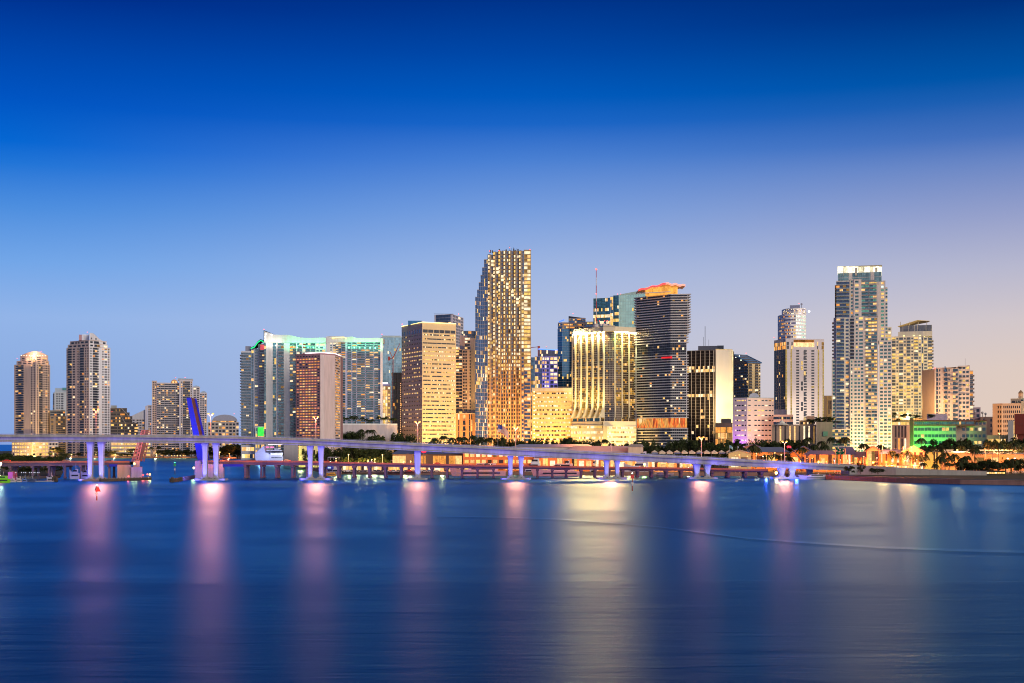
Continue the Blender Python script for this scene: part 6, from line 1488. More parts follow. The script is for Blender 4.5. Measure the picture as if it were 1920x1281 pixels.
# dark boom crane on the bank
D = 745
t = empty('boom_crane', (X(1517, D), D, 1.9), 'barge crane with a long dark boom leaning up to the left', 'crane')
m = MB(); m.tube([(X(1518, D), D, Z(880, D)), (X(1481, D), D, Z(837, D))], [.45, .22], plain((.02, .06, .10)), 6); m.build('boom', t)
m = MB(); m.box(X(1513, D), X(1523, D), D - 1.5, D + 1.5, 2.2, Z(879, D), plain((.03, .03, .04))); m.build('cab', t)
m = MB(); [m.ball((X(x, D), D, Z(y, D)), .8, plain((.7, .08, .16)), 8, 5) for x, y in ((1477.5, 838), (1481, 838.5))]; m.build('red_ball', t)
# tower crane
D = 1700
t = empty('tower_crane', (X(737, 1690), 1690, GZ), 'red luffing tower crane before the pale blue glass tower', 'crane'); CRD = plain((.40, .07, .06), .5); D = 1690
m = MB(); x = X(736.5, D); zt = Z(672, D)
for dx in (-.8, .8):
    for dy in (-.8, .8): m.tube([(x + dx, D + dy, GZ), (x + dx, D + dy, zt)], .16, CRD, 4)
k = 0
z = GZ
while z < zt - 3: m.tube([(x - .8, D - .8, z), (x + .8, D - .8, z + 3)], .1, CRD, 4); z += 3
m.build('mast', t)
m = MB(); m.tube([(x, D, zt), (X(750, D), D, Z(644, D))], [.8, .35], CRD, 6); m.build('jib', t)
m = MB(); m.tube([(x, D, zt), (X(731, D), D, Z(659, D))], .5, CRD, 5); m.box(X(727.5, D), X(731.5, D), D - 1, D + 1, Z(676, D), Z(669, D), CRD); m.tube([(X(729, D), D, Z(672, D)), (x, D, zt)], .5, CRD, 5); m.build('counter_jib', t)
t = empty('tower_crane', (X(1009, 1760), 1760, GZ), 'tower crane with a level red jib just right of the tallest tower', 'crane'); D = 1760
m = MB(); m.tube([(X(1009, D), D, GZ), (X(1009, D), D, Z(650, D))], .7, CRD, 5); m.build('mast', t)
m = MB(); m.tube([(X(993, D), D, Z(652, D)), (X(1009, D), D, Z(650.5, D))], .45, CRD, 5); m.box(X(1008, D), X(1012.5, D), D - 1, D + 1, Z(653, D), Z(649, D), CRD); m.build('jib', t)

# ================================================================== BOATS
HULLW = plain((.48, .48, .54), .3, 0, 'white_hull')
def hull(x0, x1, D, beam, zdeck, mat, bow=-1, rise=.6, zb=-.3):
    """bow=-1 points left; sheer rises to the bow"""
    m = MB(); L = x1 - x0; n = 10; rows = []
    for i in range(n + 1):
        t = i / n; s = (1 - t) if bow < 0 else t; w = beam / 2 * (1 - max(0, (s - .55) / .45) ** 2.0 * .97); zz = zdeck + rise * max(0, s - .3) ** 2 * 2; x = x0 + L * t
        k = (-1 if bow < 0 else 1) * L * .06 * max(0, s - .6) / .4
        rows.append([(x, D - w * .75, zb), (x + k, D - w, zz), (x + k, D + w, zz), (x, D + w * .75, zb)])
    for a, c in zip(rows, rows[1:]):
        for i in range(4): j = (i + 1) % 4; m.poly([a[j], c[j], c[i], a[i]][::-1], mat)
    m.poly(rows[0][::-1], mat); m.poly(rows[-1], mat); return m
def yacht(px0, px1, D, label, hcol, bow=-1, tiers=2, H_=3.4, win=None, glowm=None, group=None, cat='yacht', nm='motor_yacht', mast=True):
    x0, x1 = X(px0, D), X(px1, D); L = x1 - x0; t = empty(nm, ((x0 + x1) / 2, D, 0), label, cat, group)
    hull(x0, x1, D, L * .22, H_ * .45, hcol, bow, H_ * .3).build('hull', t)
    m = MB(); s = 1 if bow < 0 else -1; zz = H_ * .45 + .02; c = (x0 + x1) / 2
    for k in range(tiers):
        w = L * (.58 - .16 * k); xo = c + s * L * (.06 + .05 * k); h = H_ * .33
        q0, q1 = xo - w / 2, xo + w / 2; sl = h * .9
        a0, a1 = (q0 + sl, q1) if s > 0 else (q0, q1 - sl); bw = L * .09
        m.hexa([(q0, D - bw, zz), (q1, D - bw, zz), (q1, D + bw, zz), (q0, D + bw, zz)], [(a0, D - bw * .9, zz + h), (a1, D - bw * .9, zz + h), (a1, D + bw * .9, zz + h), (a0, D + bw * .9, zz + h)], hcol)
        w_ = MB(); w_.box(q0 + w * .16, q1 - w * .16, D - bw - .04, D - bw + .1, zz + h * .35, zz + h * .75, glowm or plain((.01, .01, .02), .2)); w_.build('window_band', t)
        zz += h + .02
    m.build('cabin', t)
    if mast: m = MB(); m.tube([(c + s * L * .1, D, zz), (c + s * L * .14, D, zz + H_ * .45)], .1, HULLW, 5); m.build('mast', t)
    m = MB(); m.box(x0 + L * .2, x1 - L * .1, D - L * .11 - .02, D - L * .108, H_ * .22, H_ * .33, plain((.01, .01, .02), .2)); m.build('hull_window', t)
    return t
PKH = plain((.66, .42, .42), .35)
yacht(848, 948, 806, 'long pink lit motor yacht with dark window slash under the fifth span', PKH, -1, 2, 7.2)
yacht(1000, 1090, 800, 'second long pink lit motor yacht moored right of the fifth columns', PKH, -1, 2, 7.0)
yacht(1172, 1222, 838, 'white motor yacht with dark windows above the low bridge deck', HULLW, -1, 3, 10.5)
yacht(978, 1018, 842, 'pale blue motor yacht just right of the fifth columns', plain((.5, .58, .66), .3), -1, 2, 9.6)
yacht(1106, 1118, 836, 'small white cruiser seen bow on left of the middle columns', HULLW, -1, 2, 8.5)
yacht(1050, 1072, 838, 'small white cabin cruiser above the low bridge between the two cranes of light', HULLW, -1, 2, 8.6) if False else yacht(1050, 1072, 838, 'small white cabin cruiser between the fifth and middle columns', HULLW, -1, 2, 8.6)
yacht(1222, 1262, 792, 'low grey motor boat moored left of the seventh columns', plain((.4, .35, .35)), 1, 1, 3.2)
# excursion ship
D = 1240; x0, x1 = X(480, D), X(534.5, D)
t = empty('excursion_ship', ((x0 + x1) / 2, D, 0), 'white excursion ship with a tall blue lit bow and open top deck', 'ship')
HB = plain((.55, .58, .80), .35); light('POINT', 'ship_fill', (X(492, 1225), 1215, 9), (.5, .55, 1), 11000, .5); light('POINT', 'ship_fill', (X(522, 1225), 1222, 10), (.8, .85, 1), 6000, .5)  # unseen points added before the ship to brighten its bow and side
m = MB(); zt = lambda y: Z(y, D)
m.extr([(X(483, D), D - 5, -.3), (X(508, D), D - 5, -.3), (X(508, D), D - 5, zt(852)), (X(498.5, D), D - 5, zt(846)), (X(496, D), D - 5, zt(836)), (X(490, D), D - 5, zt(841.5)), (X(484, D), D - 5, zt(846.5)), (X(480, D), D - 5, zt(850)), (X(480.5, D), D - 5, zt(858))], (0, 11, 0), HB); m.build('bow', t)
m = MB(); m.box(X(508.1, D), X(533, D), D - 6, D + 6, -.3, zt(849), HULLW); m.build('hull', t)
m = MB(); m.box(X(500, D), X(530, D), D - 5.6, D + 5.4, zt(849) + .01, zt(845.8), plain((.01, .01, .02), .2)); m.build('window_band', t)
m = MB(); m.box(X(501, D), X(531, D), D - 6, D + 6, zt(845.7), zt(844.3), HULLW); m.box(X(515, D), X(526, D), D - 4, D + 4, zt(844.2), zt(841), HULLW); m.build('upper_deck', t)
m = MB(); m.tube([(X(513, D), D - 4, zt(844)), (X(513, D), D - 4, zt(838))], .15, STEEL, 5); m.box(X(504, D), X(528, D), D - 4, D + 4, zt(834.3), zt(833), glow((1, .85, .95), 2.2, .2))
for px in (505, 516, 527): m.tube([(X(px, D), D - 3.8, zt(844)), (X(px, D), D - 3.8, zt(834.4))], .12, STEEL, 5)
m.build('canopy', t)
m = MB()
for i in range(9): m.box(X(511 + i * 2.3, D), X(512.6 + i * 2.3, D), D - 6.08, D - 6.001, zt(853.5), zt(850.3), glow((.85, .92, 1), 1.5, .4))
m.build('window', t)
m = MB()
for i in range(15): w = R.uniform(.5, .8); m.box(X(510.5 + i * 1.35, D), X(510.5 + i * 1.35, D) + w, D - 6.1, D - 6.001, zt(859), zt(857.3), plain((.03, .04, .08)))
m.build('name_lettering', t)
m = MB(); [m.box(X(a, D), X(c, D), D - 3, D + 2, zt(840), zt(837.5), glow((1, .2, .5), 1.4, .4)) for a, c in ((500, 504), (508, 513))]; m.build('deck_bar', t)
# excursion boat at the quay
D = 842
t = yacht(609, 640, D, 'white double deck tour boat with an open upper deck behind the third columns', HULLW, -1, 1, 9.5, mast=True, cat='boat', nm='tour_boat')
m = MB(); a, c = X(616, D), X(637, D); z = Z(862.5, D)
for px in (616, 621, 626, 631, 636.5): m.tube([(X(px, D), D - 2.6, z), (X(px, D), D - 2.6, Z(857.8, D))], .1, HULLW, 5)
m.box(a, c, D - 3, D + 3, Z(857.8, D), Z(857, D), HULLW); m.build('upper_canopy', t)
t = empty('quay_kiosk', (X(618, 846), 846, GZ - 1), 'blue roofed kiosk with white panel behind the pier cluster', 'kiosk'); D = 836
m = MB(); m.box(X(612, D), X(624, D), D, D + 4, Z(880, D), Z(872, D), plain((.01, .04, .45))); m.build('blue_panel', t)
m = MB(); m.box(X(614.5, D), X(620.5, D), D - .1, D - .001, Z(878.5, D), Z(875.5, D), glow((.6, .8, 1), .9, 0)); m.build('white_panel', t)
yacht(612, 630, 812, 'yellow and black water taxi moored at the quay left end', plain((.65, .38, .03)), -1, 1, 2.8, cat='boat', nm='water_taxi')
# parked cars along the lit quay car park
CARC = [((.6, .6, .6)), ((.5, .05, .04)), ((.08, .08, .1)), ((.55, .5, .4)), ((.1, .15, .3))]
def carmesh():
    pass
def make_car(label, colr):
    t = empty('parked_car', (0, 0, 0), label, 'car', 'cars parked along the quay'); cm = plain(colr, .25)
    m = MB(); m.hexa([(-2.2, -.9, .3), (2.2, -.9, .3), (2.2, .9, .3), (-2.2, .9, .3)], [(-2.1, -.85, .85), (2.15, -.85, .8), (2.15, .85, .8), (-2.1, .85, .85)], cm); m.hexa([(-1.5, -.82, .86), (1.2, -.82, .86), (1.2, .82, .86), (-1.5, .82, .86)], [(-1.0, -.68, 1.42), (.6, -.68, 1.42), (.6, .68, 1.42), (-1.0, .68, 1.42)], cm); m.build('body', t, (0, 0, 0))
    m = MB(); m.hexa([(-1.3, -.84, .9), (1.0, -.84, .9), (1.0, -.8, .9), (-1.3, -.8, .9)], [(-.95, -.73, 1.35), (.55, -.73, 1.35), (.55, -.69, 1.35), (-.95, -.69, 1.35)], plain((.02, .02, .03), .1)); m.build('side_window', t, (0, 0, 0))
    for x in (-1.4, 1.4): m = MB(); m.tube([(x, -.92, .33), (x, .92, .33)], .33, plain((.02, .02, .02)), 10); m.build('wheel', t, (0, 0, 0))
    return t
protos = {}
CN = ['silver', 'red', 'black', 'beige', 'blue']
for i in range(26):
    px = 638 + i * 7.2; ci = R.randrange(5); D = 836 + (i % 2) * 3
    lab = '%s car parked along the lit quay, %s from the left' % (CN[ci], ordn(i))
    if ci not in protos: o = protos[ci] = make_car(lab, CARC[ci])
    else:
        o = protos[ci].copy(); COL.objects.link(o); o['label'] = lab
        for ch in protos[ci].children: c = ch.copy(); COL.objects.link(c); c.parent = o
    o.location = (X(px, D), D, GZ + .01); o.rotation_euler = (0, 0, R.choice((0, math.pi)))
for i in range(14):
    px = 20 + i * 100 + R.uniform(-25, 25)
    if 235 < px < 385: continue
    ci = R.randrange(5); D = DL(px) + R.choice((3.4, 7.0)); t_, _ = li(px)
    lab = '%s car driving on the low bridge, %s from the left' % (CN[ci], ordn(i))
    o = make_car(lab, CARC[ci]); o['group'] = 'cars on the low bridge'
    o.location = (X(px, D), D, Z(t_, DL(px)) - .68)
    s_ = R.choice((-1, 1)); o.rotation_euler = (0, 0, 0 if s_ > 0 else math.pi)
    for y in (-.6, .6):
        m = MB(); m.box(-2.26, -2.2, y - .16, y + .16, .55, .75, glow((1, .05, .02), 9, 0)); m.build('tail_lamp', o, (0, 0, 0))
        m = MB(); m.box(2.2, 2.27, y - .16, y + .16, .5, .7, glow((1, .85, .6), 12, 0)); m.build('headlight', o, (0, 0, 0))
# low quay shed with bright interior
pavilion(642, 700, 874, 872.5, 846, 6, 'bright lit quay shed with a white canopy behind the parked cars', wall((.6, .55, .3)), wall((.6, .58, .45)), 'hip', 'tGtGtGtGtGt', .9, 1, 'pale').done()
pavilion(700, 800, 875, 873, 850, 6, 'long lit market shed behind the parked cars', wall((.6, .4, .25)), wall((.5, .4, .3)), 'hip', 'tGtGtGtGtGtGtGt', .8, 1, 'warm').done()
pavilion(802, 862, 876, 874, 848, 6, 'crowded lit quay shop row left of the long pink yacht', wall((.5, .3, .25)), wall((.3, .3, .4)), 'hip', 'tGtWtGtWtGt', .7, 1, 'warm').done()
# marina at far left
D = 682
t = empty('floating_dock', (X(70, D), D, 0), 'long floating dock with white capped piles at far left', 'dock')
m = MB(); m.box(X(20, D), X(100, D), D - 1, D + 1.5, -.2, .5, plain((.25, .27, .32))); m.build('deck', t)
for px in (29, 39.5, 44, 47.5, 55, 58.5, 63, 65, 69.5, 72.5):
    m = MB(); m.tube([(X(px, D), D + .5, -.5), (X(px, D), D + .5, Z(887, D))], .16, plain((.03, .04, .07)), 6); m.tube([(X(px, D), D + .5, Z(887, D) + .001), (X(px, D), D + .5, Z(885.2, D))], .24, glow((.8, .85, 1), .8, 0), 6); m.build('pile', t)  # white caps are drawn with a glow of their own
for px in (100.3, 105.5): cluster(px, 684, 'tall dark pile bundle beside the dock, %s one' % ('left' if px < 102 else 'right'), 5)
def smallboat(px0, px1, D, label, col, H_=2.6, **k): return yacht(px0, px1, D, label, col, -1, 1, H_, cat='boat', nm='small_boat', **k)
smallboat(-14, 18.5, 664, 'bright green hulled workboat at the left edge', plain((.18, .55, .02), .3), 4.6)
smallboat(16, 29, 674, 'white dinghy with a tilted hull beside the green workboat', HULLW, 2.6)
smallboat(31, 40, 676, 'small white skiff with black stripes at the dock', HULLW, 3.6, mast=False); smallboat(42, 50, 676, 'blue and white runabout in the middle of the dock', plain((.12, .2, .5)), 3.0)
smallboat(52, 66, 676, 'low dark blue boat at the right of the dock', plain((.05, .08, .2)), 2.4); smallboat(88, 101, 690, 'white sport boat under the second pier pair', HULLW, 3.8)
smallboat(131, 149, 735, 'white fishing boat under the low bridge left of the lit columns', HULLW, 7.5); smallboat(152, 166, 742, 'blue trimmed work boat just left of the first lit columns', plain((.25, .28, .5)), 6.5)
m = MB(); m.box(X(15, 700), X(24, 700), 700, 706, .5, Z(885, 700), plain((.42, .08, .10))); m.top('tank', 'red tank behind the small white boats at far left', 'tank')
smallboat(1500, 1556, 728, 'white barge with low cabin beside the boom crane', HULLW, 3.4); smallboat(1556, 1580, 727, 'red tug boat at the foot of the bridge abutment', plain((.5, .04, .04)), 4.2)

# ================================================================== STREET AND PARK LAMPS OF THE CITY
def citylamp(px, py, D, col, W, label, r=.5, s=3.2, zb=None, off=2.0):
    zb = GZ if zb is None else zb
    t = empty('street_lamp', (X(px, D), D, zb), label, 'street lamp'); z = Z(py, D)
    m = MB(); m.tube([(X(px, D), D, zb), (X(px, D), D, z - r * .6)], [.16, .1], LPOLE, 6); m.build('pole', t)
    m = MB(); m.ball((X(px, D), D, z), r, glow(col, s, 0), 8, 5, .7); m.build('lamp_head', t)
    if W: light('POINT', 'lamp_light', (X(px, D), D - off, z + .2), (col[0], col[1] * .62, col[2] * .7), W, .5)
O_ = (1, .40, .10); Yl = (1, .72, .22); Wl = (1, .9, .65)
citylamp(1655, 831.5, 830, O_, 36000, 'orange street lamp on a tall pole before the red gabled hall', .7)
citylamp(1694, 838.5, 815, O_, 40000, 'left orange lamp of the two above the slot windowed hall', .6); citylamp(1708.5, 838, 815, O_, 40000, 'right orange lamp of the two above the salmon gable', .6)
citylamp(1795, 844, 860, Yl, 22000, 'glaring yellow lamp below the big dark tree', .7); citylamp(1822.5, 845.5, 850, O_, 36000, 'orange lamp inside the foliage right of the yellow one', .7)
citylamp(1847.5, 842, 870, O_, 12000, 'orange lamp between trees, left of the row of white lamps', .6)
for i, px in enumerate((1867, 1885.5, 1903.5)): citylamp(px, 843.5, 898, Yl, 9000, 'yellow white platform lamp on the viaduct, %s of three' % ORD[i], .5, zb=Z(843, 900))
citylamp(1873.5, 813, 1000, Yl, 12000, 'green yellow lamp before the old hotel', .6); citylamp(1889.5, 860, 850, Wl, 9000, 'bright oblong lamp low among the trees, left one', .7); citylamp(1903, 860, 850, Wl, 9000, 'bright oblong lamp low among the trees, right one', .7)
for i, (px, py, D_, c) in enumerate(((40, 847, 1860, Yl), (100, 851, 1860, Yl), (134, 852.5, 1850, Yl), (180, 853, 1850, Yl), (216, 852, 1850, Yl), (293, 851.5, 1830, Yl), (430, 851, 1780, O_), (412, 848, 1600, Yl))):
    citylamp(px, py, D_, c, 30000, 'yellow shore lamp at the water edge, %s from the left' % ORD[i], .9, 3.5, off=4)
for i, px in enumerate((322, 327, 333, 338, 345, 347.5)): citylamp(px, 854.5, 1822, Yl, 1500, 'small lamp of the row before the grid tower, %s from the left' % ORD[i], .6, 3)
for i, (px, py) in enumerate(((653.5, 852.5), (672, 867), (690, 863), (697, 862), (703, 861), (717, 853), (580, 851), (564, 857), (770, 865), (757, 866), (630, 860))):
    citylamp(px, py, 860 if px > 600 else 990, Yl, 7000, 'yellow park lamp behind the quay, number %s from the left' % ORD[i] if False else 'yellow park lamp %s' % ('at the quay near the parked cars, lamp %s' % ORD[i]), .45, 4)
for i in range(30):
    px = 1378 + i * 12.2 + R.uniform(-4, 4); citylamp(px, R.uniform(856, 869) if px > 1480 else R.uniform(849, 857), R.uniform(805, 830), R.choice((O_, Yl, Wl, O_)), 1500 if i % 2 else 0, 'small promenade lamp between the palms, %s from the left' % ordn(i), R.uniform(.28, .5), 3.2)
# floodlights that wash facades (unseen spots, no fixtures modelled)
def flood(px, D, z, aim, col, W, spot=80, label=None, size=.6, n=None):
    a = Vector(aim); p = Vector((X(px, D), D, z))
    light('SPOT', 'flood_light', p + Vector((0, 0, .9)), col, W, size, None, a - p, spot, .9)
GOLD = (1, .62, .18); ORF = (1, .40, .12)
for px, aimx in ((905, 905), (930, 930), (955, 955), (980, 980)):
    flood(px, 1330, GZ, (X(aimx, 1400), 1400, 40), ORF, 430000, 80, 'ground floodlight aimed up at the tallest tower, %s' % {905: 'leftmost of four', 930: 'second of four', 955: 'third of four', 980: 'rightmost of four'}[px])
for px in (1010, 1040, 1062): flood(px, 1235, GZ, (X(px, 1280), 1280, 26), (1, .46, .09), 110000, 110, 'ground floodlight aimed at the gold office, %s' % {1010: 'left', 1040: 'middle', 1062: 'right'}[px])
for i, px in enumerate((1079.5, 1090, 1101, 1112, 1122.5, 1133)):
    D_ = 1250 * 1.024 + (1252 - 1250 * 1.024) * (px - 1072) / 61
    zz = Z(783, 1250) - 1
    flood(px - 1.2, D_ - 10, zz - 1, (X(px, D_), D_, zz + 30), (1, .74, .30), 120000, 46, 'roof floodlight at the foot of the %s gold rib' % ORD[i], .3)
    light('SPOT', 'cap_light', (X(px + 1.5, D_), D_ - 5.5, Z(624, 1250)), (1, .80, .36), 50000, .3, None, (-.2, 1, -1.6), 100, 1)
for i, px in enumerate((1158, 1171, 1184)): light('SPOT', 'cap_light', (X(px, 1250), 1250 - 5, Z(624, 1250)), (.35, 1, .25) if i == 0 else (1, .85, .4), 30000, .3, None, (0, 1, -1.2), 110, 1)
for px in (1150, 1175): flood(px, 1222, GZ, (X(px, 1250), 1250, 20), GOLD, 110000, 110, 'ground floodlight aimed at the bright garage, %s' % ('left' if px < 1160 else 'right'))
flood(1095, 1222, GZ, (X(1100, 1250), 1250, 20), GOLD, 110000, 110, 'ground floodlight aimed at the left wing of the garage')
for px in (800, 835, 865): flood(px, 1290, GZ, (X(px, 1350), 1350, 30), (1, .52, .10), 200000, 110, 'ground floodlight below the cream ribbon tower, %s' % {800: 'left', 835: 'middle', 865: 'right'}[px])
flood(880, 1400, GZ, (X(875, 1450), 1450, 22), (1, .45, .15), 160000, 100, 'ground floodlight aimed at the orange podium')
flood(1356, 1262, Z(790, 1262), (X(1358, 1300), 1300, 60), (1, .72, .30), 300000, 110, 'roof floodlight washing the blank white wall')
flood(1376, 1225, GZ, (X(1376, 1252), 1255, 8), (.55, .08, 1), 120000, 90, 'violet floodlight at the left foot of the ribbed white block'); flood(1385, 1205, GZ, (X(1386, 1252), 1255, 30), (.35, .28, 1), 45000, 90, 'blue floodlight before the ribbed white block')
flood(1425, 1205, GZ, (X(1427, 1250), 1250, 20), (1, .5, .18), 150000, 110, 'orange floodlight before the ribbed white block')
for i, px in enumerate((1722, 1735)): flood(px, 1040, GZ, (X(px + 2, 1060), 1060, 12), (.02, 1, .05), 110000, 110, 'green floodlight before the hotel, %s' % ('left' if i == 0 else 'right'))
flood(1640, 1165, GZ, (X(1645, 1200), 1200, 30), (1, .58, .22), 300000, 120, 'ground floodlight below the tallest condo'); flood(1580, 1165, GZ, (X(1585, 1200), 1200, 14), (1, .6, .3), 50000, 120, 'ground floodlight at the left foot of the tallest condo')
flood(1700, 1350, Z(780, 1350), (X(1705, 1420), 1420, 80), (1, .75, .3), 260000, 110, 'terrace floodlight below the canopy roofed condo')
flood(1742, 1290, Z(787, 1290), (X(1742, 1335), 1335, 40), (1, .55, .2), 150000, 110, 'roof floodlight washing the tan blank wall')
light('POINT', 'wall_wash', (X(1738, 1300), 1300, 62), (1, .55, .25), 90000, 1)  # unseen point added in mid air to brighten the tan wall
flood(1747, 835, GZ, (X(1748, 850), 850, 8), (1, .50, .08), 20000, 130, 'ground floodlight before the yellow plain building'); flood(1700, 803, GZ + .3, (X(1695, 822), 822, 10), (1, .28, .05), 20000, 140, 'ground floodlight before the salmon hall'); flood(1660, 806, GZ + .3, (X(1660, 826), 826, 10), (1, .26, .04), 20000, 140, 'ground floodlight before the slot windowed hall')
flood(1880, 1240, GZ + 20, (X(1885, 1300), 1300, 36), (1, .55, .25), 120000, 110, 'roof floodlight washing the old hotel')
flood(60, 1890, GZ, (X(60, 1930), 1930, 20), (1, .62, .15), 260000, 140, 'ground floodlight at the foot of the round topped tower')
flood(1500, 1370, Z(782, 1370), (X(1505, 1420), 1420, 40), (1, .75, .5), 120000, 110, 'roof floodlight before the slotted white tower')
flood(1030, 1600, 40, (X(1030, 1650), 1650, 100), (.3, .25, 1), 260000, 90, 'violet floodlight before the white grid block')
light('SPOT', 'wall_wash', (X(580, 985), 985, 6), (1, 1, .25), 26000, .4, None, (0, 1, .2), 140, 1)
for px, W in ((760, 9000), (830, 9000), (905, 9000), (960, 9000), (1030, 9000), (1090, 9000), (1180, 9000), (1240, 9000), (1290, 7000)): light('POINT', 'quay_light', (X(px, 846), 843, 7.5), (1, .45, .14), W, .5)
def crownlights(xs, y, D, col, W, back=5, dz=-3):
    for px in xs: light('SPOT', 'crown_light', (X(px, D), D - back, Z(y, D) + dz), col, W, .4, None, (0, 1, .5), 150, 1)
crownlights(range(540, 612, 10), 642, 1480, (.12, 1, .40), 4000, 9, -5); crownlights(range(656, 718, 10), 642, 1380, (.14, 1, .40), 3600, 9, -5); crownlights((505, 520), 640, 1480, (1, .9, .7), 3500, 9, -4)
crownlights((45, 57, 68, 80, 90), 672, 1950, (1, .55, .3), 22000, 7, 0)
for px in (1080, 1093, 1106, 1119, 1140, 1165): light('SPOT', 'streak_spot', (X(px, 1240), 1236, Z(623, 1250)), (1, .27, .06), 150000, .6, None, (-.05 * (px - 960) / 120, -1, -.2), 70, .9)  # added spots turned to the bay, only to lay a broad gold streak
for px in (1575, 1600, 1625, 1650): light('SPOT', 'streak_spot', (X(px, 1200), 1200, Z(500, 1208)), (1, .29, .12), 80000, .8, None, (-.28, -1, -.25), 60, .9)  # added spots turned to the water for the pale streak below the condo
for px, D_ in ((1400, 884), (1450, 886), (1500, 874), (1535, 845), (1585, 840), (1615, 833), (1637, 824), (1672, 820), (1715, 816), (1800, 846), (1850, 874), (1890, 874)): light('POINT', 'pavilion_light', (X(px, D_ - 4), D_ - 4, 8), (1, .30, .05), 12000, .5)
for px in (645, 668, 690, 712, 730): light('POINT', 'tree_light', (X(px, 862), 862, 5), (1, .75, .08), 5000, .4)
for px in (1640, 1655, 1680, 1700, 1720): light('POINT', 'arcade_light', (X(px, 806), 806, 4), (1, .35, .06), 4000, .4)
# blue flood and red lamps on the bascule leaves and under the last span
light('SPOT', 'leaf_light', (X(395, 735), 731, 13.5), (.04, .06, 1), 26000, .4, None, (X(366, 748) - X(395, 735), 14, 12), 75, 1)
light('SPOT', 'leaf_light', (X(372, 735), 728, 3), (.04, .06, 1), 26000, .4, None, (-3, 20, 24), 80, 1)
light('SPOT', 'leaf_light', (X(240, 735), 735, 9), (1, .30, .22), 22000, .4, None, (6, 12, 10), 100, 1)
light('POINT', 'under_span_light', (X(1436, 745), 744, 3.5), (.08, .12, 1), 9000, .3); light('POINT', 'under_span_light', (X(1488, 740), 732, 4), (.1, .15, 1), 9000, .3); light('SPOT', 'deck_wash', (X(1500, 735), 716, 1.0), (.2, .15, 1), 9000, .4, None, (-.2, 1, .55), 120, 1)
for px in range(-150, 1450, 62):
    if 240 < px < 380: continue
    light('SPOT', 'trail_glow', (X(px, DL(px)), DL(px) - 9, Z(860, DL(px))), (1, .26, .04), 2600, .3, None, (0, 1, -.35), 130, 1)  # added spots in place of the orange glow of car light trails
for px in range(60, 1400, 110):
    light('SPOT', 'pile_wash', (X(px, 735), 735, 1.2), (.3, .2, 1), 600, .3, None, (0, 1, .35), 140, 1)
for px in (60, 110): light('POINT', 'islet_light', (X(px, 1000), 985, 13), (1, .55, .12), 7000, .5)

# ================================================================== SKY, SUN, CAMERA
w = bpy.data.worlds.new('World'); scene.world = w; w.use_nodes = True; nt = w.node_tree; nt.nodes.clear(); L = nt.links
out = nt.nodes.new('ShaderNodeOutputWorld'); bg = nt.nodes.new('ShaderNodeBackground'); L.new(bg.outputs[0], out.inputs[0])
tc = nt.nodes.new('ShaderNodeTexCoord'); sx = nt.nodes.new('ShaderNodeSeparateXYZ'); L.new(tc.outputs['Generated'], sx.inputs[0])
def mth(op, a, b=None, c=None):
    n = nt.nodes.new('ShaderNodeMath'); n.operation = op
    for i, v in enumerate((a, b, c)):
        if v is None: continue
        if isinstance(v, (int, float)): n.inputs[i].default_value = v
        else: L.new(v, n.inputs[i])
    return n.outputs[0]
xx, yy, zz = sx.outputs[0], sx.outputs[1], sx.outputs[2]
hor = mth('SQRT', mth('ADD', mth('MULTIPLY', xx, xx), mth('MULTIPLY', yy, yy))); saz = mth('DIVIDE', xx, mth('MAXIMUM', hor, .001)); tel = mth('DIVIDE', zz, mth('MAXIMUM', hor, .05))
tadj = mth('ADD', tel, mth('MULTIPLY', saz, 0))
def ramp(stops):
    r = nt.nodes.new('ShaderNodeValToRGB'); cr = r.color_ramp; cr.interpolation = 'B_SPLINE' if False else 'LINEAR'
    for i, (p, c) in enumerate(stops):
        e = cr.elements[i] if i < 2 else cr.elements.new(p)
        e.position = p; e.color = (*srgb(c), 1)
    return r
u_ = mth('MULTIPLY', tadj, 2.0)                      # ramp position = 2 x tangent of elevation
SL_ = [(0, (135, 165, 222)), (.114, (142, 174, 226)), (.186, (146, 180, 232)), (.266, (114, 166, 232)), (.346, (76, 142, 223)), (.41, (30, 116, 215)), (.442, (2, 102, 210)), (.506, (0, 84, 194)), (.666, (0, 46, 140)), (.82, (0, 30, 98)), (1.0, (0, 14, 60))]
SC_ = [(0, (188, 196, 220)), (.11, (184, 195, 223)), (.194, (177, 192, 226)), (.2775, (158, 182, 226)), (.361, (122, 160, 222)), (.444, (76, 130, 212)), (.5, (26, 102, 200)), (.544, (0, 90, 190)), (.611, (0, 72, 168)), (.694, (0, 52, 140)), (.82, (0, 30, 98)), (1.0, (0, 14, 60))]
SR_ = [(0, (230, 204, 184)), (.111, (223, 203, 192)), (.18, (211, 199, 201)), (.258, (184, 184, 206)), (.335, (150, 160, 202)), (.413, (106, 134, 196)), (.452, (68, 112, 188)), (.506, (28, 94, 176)), (.54, (0, 84, 166)), (.646, (0, 50, 126)), (.82, (0, 28, 90)), (1.0, (0, 14, 56))]
def sortramp(st):
    r = nt.nodes.new('ShaderNodeValToRGB'); cr = r.color_ramp
    cr.elements[0].position = st[0][0]; cr.elements[0].color = (*srgb(st[0][1]), 1); cr.elements[1].position = st[-1][0]; cr.elements[1].color = (*srgb(st[-1][1]), 1)
    for p, c in st[1:-1]: e = cr.elements.new(p); e.color = (*srgb(c), 1)
    L.new(u_, r.inputs[0]); return r.outputs[0]
cl, cc_, cr_ = sortramp(SL_), sortramp(SC_), sortramp(SR_)
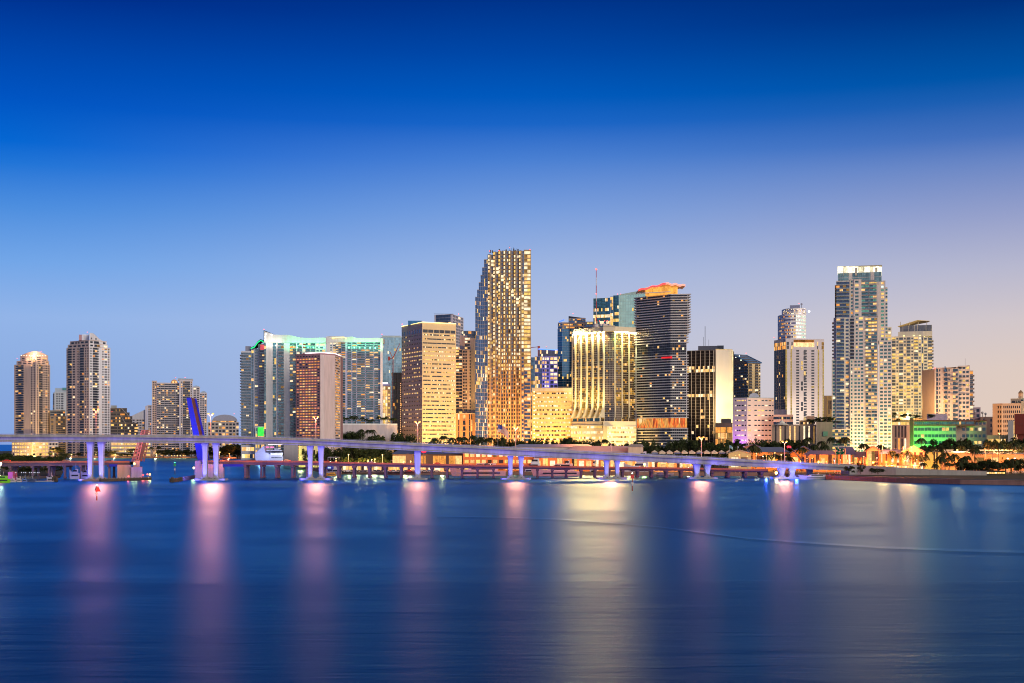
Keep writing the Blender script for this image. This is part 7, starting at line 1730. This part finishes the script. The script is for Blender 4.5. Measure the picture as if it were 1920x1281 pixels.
def mixr(lo, hi, A_, B_):
    mr = nt.nodes.new('ShaderNodeMapRange'); mr.interpolation_type = 'SMOOTHSTEP'; mr.inputs[1].default_value = lo; mr.inputs[2].default_value = hi; L.new(saz, mr.inputs[0])
    mx = nt.nodes.new('ShaderNodeMix'); mx.data_type = 'RGBA'; L.new(mr.outputs[0], mx.inputs['Factor']); L.new(A_, mx.inputs['A']); L.new(B_, mx.inputs['B']); return mx.outputs['Result']
skyc = mixr(-.05, .42, mixr(-.40, .08, cl, cc_), cr_)
# afterglow low in the west, beyond the right edge of the picture
gl = mth('MULTIPLY', mth('POWER', mth('MAXIMUM', mth('ADD', mth('MULTIPLY', xx, .80), mth('MULTIPLY', yy, -.60)), 0), 3.0), mth('POWER', 2.718, mth('MULTIPLY', mth('ABSOLUTE', zz), -3.2)))
gm = nt.nodes.new('ShaderNodeVectorMath'); gm.operation = 'SCALE'; gm.inputs[0].default_value = (1.0, .74, .56); L.new(mth('MULTIPLY', gl, 1.5), gm.inputs['Scale'])
ge = mth('MULTIPLY', mth('POWER', mth('MAXIMUM', mth('MULTIPLY', yy, -1), 0), 1.0), mth('POWER', 2.718, mth('MULTIPLY', mth('ABSOLUTE', zz), -2.2)))
gn = nt.nodes.new('ShaderNodeVectorMath'); gn.operation = 'SCALE'; gn.inputs[0].default_value = (.80, .74, .90); L.new(mth('MULTIPLY', ge, .5), gn.inputs['Scale'])
a0 = nt.nodes.new('ShaderNodeVectorMath'); a0.operation = 'ADD'; L.new(gn.outputs[0], a0.inputs[0]); L.new(gm.outputs[0], a0.inputs[1])
ad = nt.nodes.new('ShaderNodeVectorMath'); ad.operation = 'ADD'; L.new(skyc, ad.inputs[0]); L.new(a0.outputs[0], ad.inputs[1]); L.new(ad.outputs[0], bg.inputs[0]); bg.inputs[1].default_value = 1.0
w.cycles.sampling_method = 'MANUAL'; w.cycles.sample_map_resolution = 512
s = bpy.data.lights.new('sun', 'SUN'); s.energy = 2.25; s.angle = rad(25); s.color = (1, .86, .66); so = bpy.data.objects.new('sun', s); COL.objects.link(so)
so.rotation_euler = Vector((-.62, .78, -.26)).to_track_quat('-Z', 'Y').to_euler()
cd = bpy.data.cameras.new('camera'); cam = bpy.data.objects.new('camera', cd); COL.objects.link(cam); cam.location = (0, 0, H); cam.rotation_euler = (rad(90), 0, 0)
cd.sensor_width = 36; cd.lens = 36 * F / 1920; cd.shift_y = (HY - 640.5) / 1920; cd.clip_start = 1; cd.clip_end = 90000; scene.camera = cam
vs = scene.view_settings; scene.display_settings.display_device = 'sRGB'; vs.view_transform = 'Standard'; vs.look = 'None'; vs.exposure = 0; vs.gamma = 1; vs.use_curve_mapping = False
c = scene.cycles; c.use_denoising = True; c.filter_width = 1.05; c.max_bounces = 5; c.diffuse_bounces = 2; c.glossy_bounces = 3; c.transmission_bounces = 2; c.sample_clamp_indirect = 6; c.sample_clamp_direct = 0; c.use_light_tree = True; c.caustics_reflective = False; c.caustics_refractive = False
